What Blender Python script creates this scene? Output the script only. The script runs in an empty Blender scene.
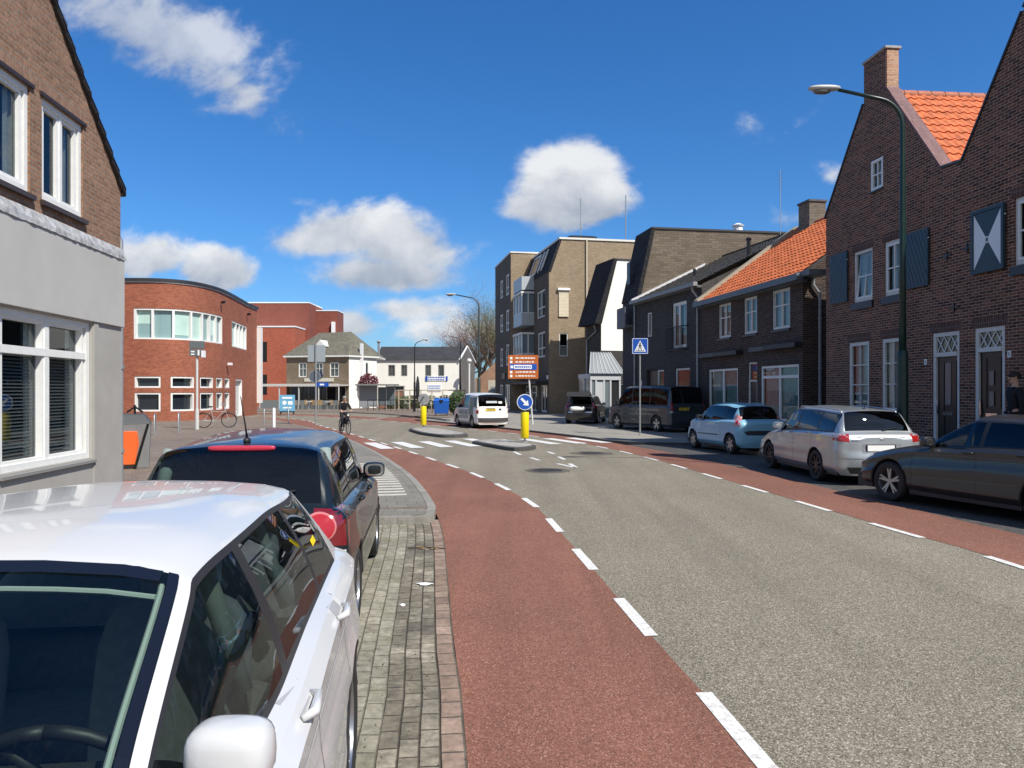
import bpy, bmesh, math, random
from mathutils import Vector, Matrix
from mathutils.bvhtree import BVHTree
random.seed(7)
PI = math.pi
SC = bpy.context.scene
COL = SC.collection

# ---------------------------------------------------------------- camera
cam_d = bpy.data.cameras.new('camera')
cam_d.sensor_width = 36; cam_d.lens = 765 * 36 / 1024
cam_d.shift_y = 7 / 1024
cam_d.clip_start = 0.05; cam_d.clip_end = 3000
cam = bpy.data.objects.new('camera', cam_d); COL.objects.link(cam)
cam.location = (0, 0, 1.8); cam.rotation_euler = (PI / 2, 0, 0)
SC.camera = cam

# ---------------------------------------------------------------- exposure
SC.view_settings.view_transform = 'Standard'; SC.view_settings.look = 'None'
SC.view_settings.exposure = 0.4; SC.view_settings.gamma = 1

# ---------------------------------------------------------------- sun
sun_to = Vector((0.6, -0.6, 1.0)).normalized()
sd = bpy.data.lights.new('sun', 'SUN'); sd.energy = 4.6; sd.angle = math.radians(0.53); sd.color = (1.0, 0.95, 0.87)
sun = bpy.data.objects.new('sun', sd); COL.objects.link(sun)
sun.rotation_euler = sun_to.to_track_quat('Z', 'Y').to_euler(); sun.location = (20, -20, 40)

# ---------------------------------------------------------------- sky with clouds
def build_world():
    w = bpy.data.worlds.new('World'); SC.world = w; w.use_nodes = True
    nt = w.node_tree; N = nt.nodes; L = nt.links; N.clear()
    out = N.new('ShaderNodeOutputWorld'); bg = N.new('ShaderNodeBackground'); L.new(bg.outputs[0], out.inputs[0])
    sky = N.new('ShaderNodeTexSky'); sky.sky_type = 'NISHITA'; sky.sun_disc = False
    sky.sun_elevation = math.asin(sun_to.z); sky.sun_rotation = math.atan2(sun_to.x, sun_to.y)
    sky.air_density = 1.0; sky.dust_density = 0.8; sky.ozone_density = 2.6; sky.altitude = 20
    hs = N.new('ShaderNodeHueSaturation'); hs.inputs['Saturation'].default_value = 1.12; hs.inputs['Value'].default_value = 0.98
    gn = N.new('ShaderNodeVectorMath'); gn.operation = 'MULTIPLY'; gn.inputs[1].default_value = (0.60, 0.84, 1.14)
    L.new(sky.outputs[0], gn.inputs[0]); L.new(gn.outputs[0], hs.inputs['Color'])
    tc = N.new('ShaderNodeTexCoord'); sp = N.new('ShaderNodeSeparateXYZ'); L.new(tc.outputs['Generated'], sp.inputs[0])
    def M(op, a, b=None, c=None, clamp=False):
        n = N.new('ShaderNodeMath'); n.operation = op; n.use_clamp = clamp
        for i, q in enumerate((a, b, c)):
            if q is None: continue
            if isinstance(q, (int, float)): n.inputs[i].default_value = q
            else: L.new(q, n.inputs[i])
        return n.outputs[0]
    yy = M('MAXIMUM', M('ABSOLUTE', sp.outputs[1]), 0.05)
    a = M('DIVIDE', sp.outputs[0], yy); e = M('DIVIDE', sp.outputs[2], yy)
    cb = N.new('ShaderNodeCombineXYZ'); L.new(a, cb.inputs[0]); L.new(M('MULTIPLY', e, 1.3), cb.inputs[1]); L.new(M('MULTIPLY', sp.outputs[1], 2.0), cb.inputs[2])
    def noise(scale, detail, rough, dist=0.0):
        n = N.new('ShaderNodeTexNoise'); n.inputs['Scale'].default_value = scale; n.inputs['Detail'].default_value = detail
        n.inputs['Roughness'].default_value = rough; n.inputs['Distortion'].default_value = dist
        L.new(cb.outputs[0], n.inputs['Vector']); return n.outputs['Fac']
    n1 = noise(11, 9, 0.56, 0.25); n2 = noise(26, 6, 0.6)
    # (centre azimuth tangent, centre elevation tangent, radii, tilt, strength, flatness of base)
    cl = [(0.078, 0.252, 0.108, 0.088, 0, 1.15), (0.045, 0.240, 0.085, 0.045, 0, 0.9), (0.115, 0.240, 0.065, 0.045, 0, 0.9),
          (-0.20, 0.205, 0.17, 0.062, 0.05, 0.85), (-0.14, 0.180, 0.12, 0.07, 0, 0.8), (-0.165, 0.150, 0.14, 0.050, 0, 0.85), (-0.13, 0.105, 0.15, 0.035, 0, 0.5),
          (-0.47, 0.465, 0.30, 0.115, -0.45, 0.58), (-0.36, 0.395, 0.15, 0.07, -0.6, 0.5), (-0.50, 0.52, 0.2, 0.08, 0, 0.4),
          (-0.385, 0.155, 0.072, 0.052, 0, 1.0), (-0.480, 0.172, 0.10, 0.055, 0.1, 0.7), (-0.22, 0.085, 0.07, 0.04, 0, 0.75),
          (0.385, 0.226, 0.075, 0.032, 0, 0.42), (0.37, 0.345, 0.07, 0.03, 0.6, 0.3), (0.30, 0.35, 0.06, 0.03, 0, 0.2),
          (-0.05, 0.075, 0.13, 0.04, 0, 0.65), (-0.28, 0.245, 0.05, 0.025, 0, 0.35), (0.43, 0.285, 0.06, 0.04, 0, 0.28),
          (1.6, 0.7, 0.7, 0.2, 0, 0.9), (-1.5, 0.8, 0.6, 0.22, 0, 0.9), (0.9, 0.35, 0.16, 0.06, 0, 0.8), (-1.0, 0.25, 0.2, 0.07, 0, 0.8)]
    m = None; sh = None; tot = None
    for (ca, ce, ra, re, t, st) in cl:
        da = M('SUBTRACT', a, ca); de = M('SUBTRACT', e, ce)
        ct, s_ = math.cos(t), math.sin(t)
        u = M('MULTIPLY', M('ADD', M('MULTIPLY', da, ct), M('MULTIPLY', de, s_)), 1 / ra)
        v = M('MULTIPLY', M('SUBTRACT', M('MULTIPLY', de, ct), M('MULTIPLY', da, s_)), 1 / re)
        vs = M('MULTIPLY', v, M('ADD', 1.0, M('MULTIPLY', M('LESS_THAN', v, 0.0), 0.5)))
        r = M('SQRT', M('ADD', M('MULTIPLY', u, u), M('MULTIPLY', vs, vs)))
        f = M('MULTIPLY', M('SUBTRACT', 1.0, r, clamp=True), st)
        g = M('MULTIPLY', f, M('MULTIPLY_ADD', v, 0.5, 0.5, clamp=True))
        m = f if m is None else M('SMOOTH_MAX', m, f, 0.12); sh = g if sh is None else M('ADD', sh, g); tot = f if tot is None else M('ADD', tot, f)
    sh = M('DIVIDE', sh, M('MAXIMUM', tot, 0.02))
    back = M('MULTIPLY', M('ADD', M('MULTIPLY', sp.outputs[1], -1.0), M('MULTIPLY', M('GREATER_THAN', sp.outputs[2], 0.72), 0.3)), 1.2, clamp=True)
    back = M('MULTIPLY', back, 0.62, clamp=True); m = M('MAXIMUM', m, back); tot = M('ADD', tot, back)  # unseen cloud cover behind and overhead, added to whiten the ambient fill
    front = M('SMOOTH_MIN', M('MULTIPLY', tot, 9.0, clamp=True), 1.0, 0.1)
    dens = M('ADD', M('MULTIPLY', m, 1.55), M('MULTIPLY', M('SUBTRACT', n1, 0.5), 1.35))
    dens = M('ADD', dens, M('MULTIPLY', M('SUBTRACT', n2, 0.5), 0.45))
    mr = N.new('ShaderNodeMapRange'); mr.interpolation_type = 'SMOOTHERSTEP'; L.new(dens, mr.inputs[0])
    mr.inputs[1].default_value = 0.20; mr.inputs[2].default_value = 0.80
    th = N.new('ShaderNodeMapRange'); th.inputs[1].default_value = 0.33; th.inputs[2].default_value = 0.44; th.inputs[3].default_value = 0.97; th.inputs[4].default_value = 0.70; L.new(e, th.inputs[0])
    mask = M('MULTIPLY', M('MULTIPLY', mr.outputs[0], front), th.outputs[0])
    lit = M('ADD', M('MULTIPLY', M('SUBTRACT', sh, 0.12), 1.35), M('MULTIPLY', M('SUBTRACT', n1, 0.5), 2.0), clamp=True)
    cr = N.new('ShaderNodeMix'); cr.data_type = 'RGBA'; L.new(lit, cr.inputs[0])
    cr.inputs[6].default_value = (2.7, 3.1, 3.8, 1); cr.inputs[7].default_value = (6.6, 6.7, 6.8, 1)
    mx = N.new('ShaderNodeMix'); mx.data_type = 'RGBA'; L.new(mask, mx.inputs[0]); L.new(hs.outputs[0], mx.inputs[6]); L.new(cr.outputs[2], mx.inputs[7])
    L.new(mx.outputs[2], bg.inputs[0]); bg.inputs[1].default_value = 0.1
build_world()

# ---------------------------------------------------------------- materials
MATS = {}
def _new(name):
    m = bpy.data.materials.new(name); m.use_nodes = True; nt = m.node_tree
    b = nt.nodes['Principled BSDF']; MATS[name] = m; return m, nt, b
def c4(c): return (c[0], c[1], c[2], 1)
def mat(name, col=(0.5, 0.5, 0.5), rough=0.6, metal=0.0, spec=0.5, ns=None, na=0.25, bump=0.0, coat=0.0, bs=None, emit=0):
    if name in MATS: return MATS[name]
    m, nt, b = _new(name); N = nt.nodes; L = nt.links
    b.inputs['Base Color'].default_value = c4(col); b.inputs['Roughness'].default_value = rough
    b.inputs['Metallic'].default_value = metal; b.inputs['Specular IOR Level'].default_value = spec
    b.inputs['Coat Weight'].default_value = coat; b.inputs['Coat Roughness'].default_value = 0.03
    if emit: b.inputs['Emission Color'].default_value = c4(col); b.inputs['Emission Strength'].default_value = emit
    if ns:
        tc = N.new('ShaderNodeTexCoord')
        n = N.new('ShaderNodeTexNoise'); n.inputs['Scale'].default_value = ns; n.inputs['Detail'].default_value = 6; n.inputs['Roughness'].default_value = 0.62
        L.new(tc.outputs['Object'], n.inputs['Vector'])
        mr = N.new('ShaderNodeMapRange'); mr.inputs[1].default_value = 0.25; mr.inputs[2].default_value = 0.75
        mr.inputs[3].default_value = 1 - na; mr.inputs[4].default_value = 1 + na; L.new(n.outputs['Fac'], mr.inputs[0])
        vm = N.new('ShaderNodeVectorMath'); vm.operation = 'SCALE'; vm.inputs[0].default_value = col; L.new(mr.outputs[0], vm.inputs['Scale'])
        L.new(vm.outputs[0], b.inputs['Base Color'])
        if bump:
            bp = N.new('ShaderNodeBump'); bp.inputs['Strength'].default_value = bump; bp.inputs['Distance'].default_value = 0.01
            if bs:
                n2 = N.new('ShaderNodeTexNoise'); n2.inputs['Scale'].default_value = bs; L.new(tc.outputs['Object'], n2.inputs['Vector']); L.new(n2.outputs['Fac'], bp.inputs['Height'])
            else: L.new(n.outputs['Fac'], bp.inputs['Height'])
            L.new(bp.outputs[0], b.inputs['Normal'])
    return m
def brick(name, c1, c2, mortar, bw=0.22, bh=0.0667, ms=0.009, rough=0.85, var=0.22, bump=0.5, vs=0.6, offset=0.5, fine=0.25, bias=0.0, rot=0.0, moss=None, mt=(0.52, 0.72), msm=0.3):
    if name in MATS: return MATS[name]
    m, nt, b = _new(name); N = nt.nodes; L = nt.links
    uv = N.new('ShaderNodeUVMap'); mp = N.new('ShaderNodeMapping'); L.new(uv.outputs[0], mp.inputs[0]); mp.inputs['Rotation'].default_value = (0, 0, rot)
    # slight waviness so the courses are not ruler-straight
    wn = N.new('ShaderNodeTexNoise'); wn.inputs['Scale'].default_value = 3.0; L.new(mp.outputs[0], wn.inputs['Vector'])
    ws = N.new('ShaderNodeVectorMath'); ws.operation = 'MULTIPLY_ADD'; ws.inputs[1].default_value = (0.012, 0.012, 0); L.new(wn.outputs['Color'], ws.inputs[0]); L.new(mp.outputs[0], ws.inputs[2])
    t = N.new('ShaderNodeTexBrick'); t.offset = offset; L.new(ws.outputs[0], t.inputs['Vector'])
    t.inputs['Color1'].default_value = c4(c1); t.inputs['Color2'].default_value = c4(c2); t.inputs['Mortar'].default_value = c4(mortar)
    t.inputs['Scale'].default_value = 1; t.inputs['Mortar Size'].default_value = ms; t.inputs['Mortar Smooth'].default_value = msm
    t.inputs['Brick Width'].default_value = bw; t.inputs['Row Height'].default_value = bh; t.inputs['Bias'].default_value = bias
    n = N.new('ShaderNodeTexNoise'); n.inputs['Scale'].default_value = vs; n.inputs['Detail'].default_value = 8; n.inputs['Roughness'].default_value = 0.7; L.new(uv.outputs[0], n.inputs['Vector'])
    n2 = N.new('ShaderNodeTexNoise'); n2.inputs['Scale'].default_value = 14; n2.inputs['Detail'].default_value = 5; n2.inputs['Roughness'].default_value = 0.7; L.new(uv.outputs[0], n2.inputs['Vector'])
    mr = N.new('ShaderNodeMapRange'); mr.inputs[1].default_value = 0.3; mr.inputs[2].default_value = 0.7; mr.inputs[3].default_value = 1 - var; mr.inputs[4].default_value = 1 + var; L.new(n.outputs['Fac'], mr.inputs[0])
    mr2 = N.new('ShaderNodeMapRange'); mr2.inputs[1].default_value = 0.3; mr2.inputs[2].default_value = 0.7; mr2.inputs[3].default_value = 1 - fine; mr2.inputs[4].default_value = 1 + fine; L.new(n2.outputs['Fac'], mr2.inputs[0])
    mu = N.new('ShaderNodeMath'); mu.operation = 'MULTIPLY'; L.new(mr.outputs[0], mu.inputs[0]); L.new(mr2.outputs[0], mu.inputs[1])
    vm = N.new('ShaderNodeVectorMath'); vm.operation = 'SCALE'; L.new(t.outputs['Color'], vm.inputs[0]); L.new(mu.outputs[0], vm.inputs['Scale'])
    col = vm.outputs[0]
    if moss:
        n3 = N.new('ShaderNodeTexNoise'); n3.inputs['Scale'].default_value = 1.7; n3.inputs['Detail'].default_value = 9; n3.inputs['Roughness'].default_value = 0.75; L.new(uv.outputs[0], n3.inputs['Vector'])
        mr3 = N.new('ShaderNodeMapRange'); mr3.inputs[1].default_value = mt[0]; mr3.inputs[2].default_value = mt[1]; mr3.inputs[4].default_value = 0.7; L.new(n3.outputs['Fac'], mr3.inputs[0])
        mx = N.new('ShaderNodeMix'); mx.data_type = 'RGBA'; L.new(mr3.outputs[0], mx.inputs[0]); L.new(col, mx.inputs[6]); mx.inputs[7].default_value = c4(moss); col = mx.outputs[2]
    L.new(col, b.inputs['Base Color']); b.inputs['Roughness'].default_value = rough; b.inputs['Specular IOR Level'].default_value = 0.3
    if bump:
        inv = N.new('ShaderNodeMath'); inv.operation = 'MULTIPLY_ADD'; inv.inputs[1].default_value = -1.0; L.new(t.outputs['Fac'], inv.inputs[0]); 
        sc = N.new('ShaderNodeMath'); sc.operation = 'MULTIPLY'; sc.inputs[1].default_value = 0.5; L.new(n2.outputs['Fac'], sc.inputs[0]); L.new(sc.outputs[0], inv.inputs[2])
        bp = N.new('ShaderNodeBump'); bp.inputs['Strength'].default_value = bump; bp.inputs['Distance'].default_value = 0.008; L.new(inv.outputs[0], bp.inputs['Height']); L.new(bp.outputs[0], b.inputs['Normal'])
    return m
def asphalt(name, cols, pos, scale=95, big=0.14, rough=0.9, streak=0.0, crack=0):
    if name in MATS: return MATS[name]
    m, nt, b = _new(name); N = nt.nodes; L = nt.links
    tc = N.new('ShaderNodeTexCoord')
    v = N.new('ShaderNodeTexVoronoi'); v.inputs['Scale'].default_value = scale; L.new(tc.outputs['Object'], v.inputs['Vector'])
    r = N.new('ShaderNodeValToRGB'); L.new(v.outputs['Color'], r.inputs[0])
    r.color_ramp.interpolation = 'LINEAR'
    for i, (p, c) in enumerate(zip(pos, cols)):
        el = r.color_ramp.elements[i] if i < 2 else r.color_ramp.elements.new(p)
        el.position = p; el.color = c4(c)
    n = N.new('ShaderNodeTexNoise'); n.inputs['Scale'].default_value = 0.35; n.inputs['Detail'].default_value = 9; n.inputs['Roughness'].default_value = 0.68; L.new(tc.outputs['Object'], n.inputs['Vector'])
    mr = N.new('ShaderNodeMapRange'); mr.inputs[1].default_value = 0.3; mr.inputs[2].default_value = 0.7; mr.inputs[3].default_value = 1 - big; mr.inputs[4].default_value = 1 + big; L.new(n.outputs['Fac'], mr.inputs[0])
    n4 = N.new('ShaderNodeTexNoise'); n4.inputs['Scale'].default_value = 28; n4.inputs['Detail'].default_value = 4; n4.inputs['Roughness'].default_value = 0.8; L.new(tc.outputs['Object'], n4.inputs['Vector'])
    mr4 = N.new('ShaderNodeMapRange'); mr4.inputs[1].default_value = 0.3; mr4.inputs[2].default_value = 0.7; mr4.inputs[3].default_value = 0.86; mr4.inputs[4].default_value = 1.14; L.new(n4.outputs['Fac'], mr4.inputs[0])
    smp = N.new('ShaderNodeMapping'); smp.inputs['Scale'].default_value = (1.5, 0.07, 1); smp.inputs['Rotation'].default_value = (0, 0, 0.10); L.new(tc.outputs['Object'], smp.inputs[0])
    sn = N.new('ShaderNodeTexNoise'); sn.inputs['Scale'].default_value = 1.3; sn.inputs['Detail'].default_value = 5; L.new(smp.outputs[0], sn.inputs['Vector'])
    sr = N.new('ShaderNodeMapRange'); sr.inputs[1].default_value = 0.3; sr.inputs[2].default_value = 0.7; sr.inputs[3].default_value = 0.88; sr.inputs[4].default_value = 1.10; L.new(sn.outputs['Fac'], sr.inputs[0])
    dn = N.new('ShaderNodeTexNoise'); dn.inputs['Scale'].default_value = 1.1; dn.inputs['Detail'].default_value = 7; dn.inputs['Roughness'].default_value = 0.75; L.new(tc.outputs['Object'], dn.inputs['Vector'])
    dr = N.new('ShaderNodeMapRange'); dr.inputs[1].default_value = 0.60; dr.inputs[2].default_value = 0.74; dr.inputs[3].default_value = 1.0; dr.inputs[4].default_value = 0.80; L.new(dn.outputs['Fac'], dr.inputs[0])
    sm_ = N.new('ShaderNodeMath'); sm_.operation = 'MULTIPLY'; L.new(sr.outputs[0], sm_.inputs[0]); L.new(dr.outputs[0], sm_.inputs[1])
    m4 = N.new('ShaderNodeMath'); m4.operation = 'MULTIPLY'; L.new(mr4.outputs[0], m4.inputs[0]); L.new(sm_.outputs[0], m4.inputs[1])
    mu = N.new('ShaderNodeMath'); mu.operation = 'MULTIPLY'; L.new(mr.outputs[0], mu.inputs[0]); L.new(m4.outputs[0], mu.inputs[1])
    fac = mu.outputs[0]
    if crack:
        wv = N.new('ShaderNodeTexVoronoi'); wv.feature = 'DISTANCE_TO_EDGE'; wv.inputs['Scale'].default_value = 0.32; 
        wn = N.new('ShaderNodeTexNoise'); wn.inputs['Scale'].default_value = 1.6; wn.inputs['Detail'].default_value = 6; L.new(tc.outputs['Object'], wn.inputs['Vector'])
        wa = N.new('ShaderNodeVectorMath'); wa.operation = 'MULTIPLY_ADD'; wa.inputs[1].default_value = (1.2, 1.2, 0); L.new(wn.outputs['Color'], wa.inputs[0]); L.new(tc.outputs['Object'], wa.inputs[2]); L.new(wa.outputs[0], wv.inputs['Vector'])
        cm = N.new('ShaderNodeMapRange'); cm.inputs[2].default_value = 0.006; cm.inputs[3].default_value = 0.72; cm.inputs[4].default_value = 1.0; L.new(wv.outputs['Distance'], cm.inputs[0])
        m2 = N.new('ShaderNodeMath'); m2.operation = 'MULTIPLY'; L.new(fac, m2.inputs[0]); L.new(cm.outputs[0], m2.inputs[1]); fac = m2.outputs[0]
    vm = N.new('ShaderNodeVectorMath'); vm.operation = 'SCALE'; L.new(r.outputs[0], vm.inputs[0]); L.new(fac, vm.inputs['Scale'])
    L.new(vm.outputs[0], b.inputs['Base Color']); b.inputs['Roughness'].default_value = rough; b.inputs['Specular IOR Level'].default_value = 0.25
    bp = N.new('ShaderNodeBump'); bp.inputs['Strength'].default_value = 0.5; bp.inputs['Distance'].default_value = 0.004; L.new(v.outputs['Distance'], bp.inputs['Height']); L.new(bp.outputs[0], b.inputs['Normal'])
    return m
def worn_paint(name, col, under, amount=0.35, scale=9):
    if name in MATS: return MATS[name]
    m, nt, b = _new(name); N = nt.nodes; L = nt.links
    tc = N.new('ShaderNodeTexCoord'); n = N.new('ShaderNodeTexNoise'); n.inputs['Scale'].default_value = scale; n.inputs['Detail'].default_value = 10; n.inputs['Roughness'].default_value = 0.8
    L.new(tc.outputs['Object'], n.inputs['Vector'])
    mr = N.new('ShaderNodeMapRange'); mr.inputs[1].default_value = 0.47; mr.inputs[2].default_value = 0.66; mr.inputs[4].default_value = amount; L.new(n.outputs['Fac'], mr.inputs[0])
    mx = N.new('ShaderNodeMix'); mx.data_type = 'RGBA'; L.new(mr.outputs[0], mx.inputs[0]); mx.inputs[6].default_value = c4(col); mx.inputs[7].default_value = c4(under)
    L.new(mx.outputs[2], b.inputs['Base Color']); b.inputs['Roughness'].default_value = 0.6
    return m
def glass(name, tint, refl=1.0, rough=0.0):
    """thin pane: tinted see-through mixed with a mirror by Fresnel"""
    if name in MATS: return MATS[name]
    m = bpy.data.materials.new(name); m.use_nodes = True; MATS[name] = m
    nt = m.node_tree; N = nt.nodes; L = nt.links; N.clear()
    o = N.new('ShaderNodeOutputMaterial'); mx = N.new('ShaderNodeMixShader'); tr = N.new('ShaderNodeBsdfTransparent'); gl = N.new('ShaderNodeBsdfGlossy')
    tr.inputs[0].default_value = c4(tint); gl.inputs['Roughness'].default_value = rough; gl.inputs['Color'].default_value = (0.9, 0.95, 1, 1)
    lw = N.new('ShaderNodeFresnel'); lw.inputs['IOR'].default_value = 1.5
    mu = N.new('ShaderNodeMath'); mu.operation = 'MULTIPLY_ADD'; mu.use_clamp = True; mu.inputs[1].default_value = 1.3 * refl; mu.inputs[2].default_value = 0.015; L.new(lw.outputs[0], mu.inputs[0])
    L.new(mu.outputs[0], mx.inputs[0]); L.new(tr.outputs[0], mx.inputs[1]); L.new(gl.outputs[0], mx.inputs[2]); L.new(mx.outputs[0], o.inputs[0])
    return m

SPLIT = {'wall_anchor', 'frame_bar', 'coping', 'verge_strip', 'mullion', 'window_trim', 'hinge', 'blue_end', 'digits', 'bracket', 'upper_wall', 'foot'}
# ---------------------------------------------------------------- mesh helpers
class MB:
    def __init__(s): s.v = []; s.f = []; s.uv = {}
    def add(s, pts, faces):
        o = len(s.v); s.v += [tuple(p) for p in pts]; s.f += [tuple(o + i for i in f) for f in faces]; return s
    def face(s, *pts, uv=None):
        o = len(s.v); s.v += [tuple(p) for p in pts]; s.f.append(tuple(range(o, o + len(pts))))
        if uv: s.uv[len(s.f) - 1] = uv
        return s
    def box(s, x0, x1, y0, y1, z0, z1):
        p = [(x, y, z) for z in (z0, z1) for y in (y0, y1) for x in (x0, x1)]
        return s.add(p, [(0, 2, 3, 1), (4, 5, 7, 6), (0, 1, 5, 4), (2, 6, 7, 3), (0, 4, 6, 2), (1, 3, 7, 5)])
    def obox(s, c, h, rot):
        """box with half sizes h, rotated by a Matrix/rz about c"""
        if isinstance(rot, (int, float)): rot = Matrix.Rotation(rot, 3, 'Z')
        p = [Vector(c) + rot @ Vector((x * h[0], y * h[1], z * h[2])) for z in (-1, 1) for y in (-1, 1) for x in (-1, 1)]
        return s.add(p, [(0, 2, 3, 1), (4, 5, 7, 6), (0, 1, 5, 4), (2, 6, 7, 3), (0, 4, 6, 2), (1, 3, 7, 5)])
    def prism(s, poly, z0, z1):
        n = len(poly); s.add([(x, y, z0) for x, y in poly] + [(x, y, z1) for x, y in poly],
            [tuple(range(n))[::-1], tuple(range(n, 2 * n))] + [(i, (i + 1) % n, n + (i + 1) % n, n + i) for i in range(n)]); return s
    def prism_y(s, poly, y0, y1):
        n = len(poly); s.add([(x, y0, z) for x, z in poly] + [(x, y1, z) for x, z in poly],
            [tuple(range(n)), tuple(range(n, 2 * n))[::-1]] + [(i, n + i, n + (i + 1) % n, (i + 1) % n) for i in range(n)]); return s
    def prism_x(s, poly, x0, x1):
        n = len(poly); s.add([(x0, y, z) for y, z in poly] + [(x1, y, z) for y, z in poly],
            [tuple(range(n))[::-1], tuple(range(n, 2 * n))] + [(i, (i + 1) % n, n + (i + 1) % n, n + i) for i in range(n)]); return s
    def tube(s, pts, r, n=8, cap=True):
        pts = [Vector(p) for p in pts]; rs = r if isinstance(r, (list, tuple)) else [r] * len(pts); o = len(s.v); prev = None
        for i, p in enumerate(pts):
            t = (pts[min(i + 1, len(pts) - 1)] - pts[max(i - 1, 0)]).normalized()
            if prev is None: a = t.orthogonal().normalized()
            else: a = (prev - t * prev.dot(t)).normalized()
            prev = a; b = t.cross(a)
            for k in range(n):
                q = p + (a * math.cos(2 * PI * k / n) + b * math.sin(2 * PI * k / n)) * rs[i]; s.v.append(tuple(q))
        for i in range(len(pts) - 1):
            for k in range(n):
                s.f.append((o + i * n + k, o + i * n + (k + 1) % n, o + (i + 1) * n + (k + 1) % n, o + (i + 1) * n + k))
        if cap: s.f.append(tuple(o + k for k in range(n))[::-1]); s.f.append(tuple(o + (len(pts) - 1) * n + k for k in range(n)))
        return s
    def cyl(s, p, q, r, n=12, r2=None): return s.tube([p, q], [r, r if r2 is None else r2], n)
    def lathe(s, prof, c=(0, 0, 0), axis='z', n=24):
        o = len(s.v); m = len(prof)
        for k in range(n):
            a = 2 * PI * k / n; ca, sa = math.cos(a), math.sin(a)
            for (r, h) in prof:
                if axis == 'z': p = (c[0] + r * ca, c[1] + r * sa, c[2] + h)
                elif axis == 'y': p = (c[0] + r * ca, c[1] + h, c[2] + r * sa)
                else: p = (c[0] + h, c[1] + r * ca, c[2] + r * sa)
                s.v.append(p)
        for k in range(n):
            for i in range(m - 1):
                s.f.append((o + k * m + i, o + ((k + 1) % n) * m + i, o + ((k + 1) % n) * m + i + 1, o + k * m + i + 1))
        return s
    def sell(s, c, h, e=0.5, n=16, m=10, rot=None):
        """super-ellipsoid: a soft rounded box"""
        def sp(v, p): return math.copysign(abs(v) ** p, v)
        rot = rot or Matrix.Identity(3); o = len(s.v); c = Vector(c)
        for i in range(m + 1):
            ph = -PI / 2 + PI * i / m
            for k in range(n):
                th = 2 * PI * k / n
                p = Vector((h[0] * sp(math.cos(ph), e) * sp(math.cos(th), e), h[1] * sp(math.cos(ph), e) * sp(math.sin(th), e), h[2] * sp(math.sin(ph), e)))
                s.v.append(tuple(c + rot @ p))
        for i in range(m):
            for k in range(n): s.f.append((o + i * n + k, o + i * n + (k + 1) % n, o + (i + 1) * n + (k + 1) % n, o + (i + 1) * n + k))
        return s
    def build(s, name, mt, parent=None, smooth=False, bevel=0, recalc=False, auto=None):
        if name in SPLIT and len(s.f) > 1:
            root = list(range(len(s.v)))
            def fnd(i):
                while root[i] != i: root[i] = root[root[i]]; i = root[i]
                return i
            by = {}
            for i, v in enumerate(s.v):
                k = tuple(round(c, 5) for c in v); j = by.setdefault(k, i); root[fnd(i)] = fnd(j)
            for f in s.f:
                for q in f[1:]: root[fnd(q)] = fnd(f[0])
            grp = {}
            for fi, f in enumerate(s.f): grp.setdefault(fnd(f[0]), []).append(fi)
            if len(grp) > 1:
                first = None
                for fis in grp.values():
                    m = MB(); mp = {}
                    for fi in fis:
                        for q in s.f[fi]:
                            if q not in mp: mp[q] = len(m.v); m.v.append(s.v[q])
                        m.f.append(tuple(mp[q] for q in s.f[fi]))
                        if fi in s.uv: m.uv[len(m.f) - 1] = s.uv[fi]
                    o = m._build(name, mt, parent, smooth, bevel, recalc, auto); first = first or o
                return first
        return s._build(name, mt, parent, smooth, bevel, recalc, auto)
    def _build(s, name, mt, parent=None, smooth=False, bevel=0, recalc=False, auto=None):
        me = bpy.data.meshes.new(name); me.from_pydata(s.v, [], s.f); me.materials.append(mt)
        uvl = me.uv_layers.new(name='UVMap'); me.update()
        Z = Vector((0, 0, 1)); vs = me.vertices
        for pi, p in enumerate(me.polygons):
            if pi in s.uv:
                for li, q in zip(p.loop_indices, s.uv[pi]): uvl.data[li].uv = q
                continue
            n = p.normal
            h = Vector((1, 0, 0)) if abs(n.z) > 0.995 else Z.cross(n).normalized()
            if abs(n.z) > 0.995: k = Vector((0, 1, 0))
            else: k = n.cross(h)
            for li in p.loop_indices:
                co = vs[me.loops[li].vertex_index].co; uvl.data[li].uv = (co.dot(h), co.dot(k))
        if smooth or auto:
            me.polygons.foreach_set('use_smooth', [True] * len(me.polygons))
        if recalc or auto is not None or bevel:
            bm = bmesh.new(); bm.from_mesh(me); bmesh.ops.remove_doubles(bm, verts=bm.verts, dist=1e-5)
            bmesh.ops.recalc_face_normals(bm, faces=bm.faces); bm.to_mesh(me); bm.free()
        if auto: me.set_sharp_from_angle(angle=math.radians(auto))
        o = bpy.data.objects.new(name, me); COL.objects.link(o)
        if parent: o.parent = parent
        if bevel:
            b = o.modifiers.new('bevel', 'BEVEL'); b.width = bevel; b.segments = 2; b.limit_method = 'ANGLE'
        return o
def tag(o, label=None, cat=None, group=None, kind=None):
    if label: o['label'] = label
    if cat: o['category'] = cat
    if group: o['group'] = group
    if kind: o['kind'] = kind
    return o
def thing(name, label, cat, loc=(0, 0, 0), rz=0.0, group=None):
    o = bpy.data.objects.new(name, None); COL.objects.link(o); o.empty_display_size = 0.3
    o.location = loc; o.rotation_euler = (0, 0, rz); return tag(o, label, cat, group)
def structure(name, mb, m, **k): return tag(mb.build(name, m, **k), kind='structure')
def copy_tree(o, parent=None):
    c = o.copy(); COL.objects.link(c)
    if parent: c.parent = parent
    for ch in list(o.children): copy_tree(ch, c)
    return c

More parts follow.
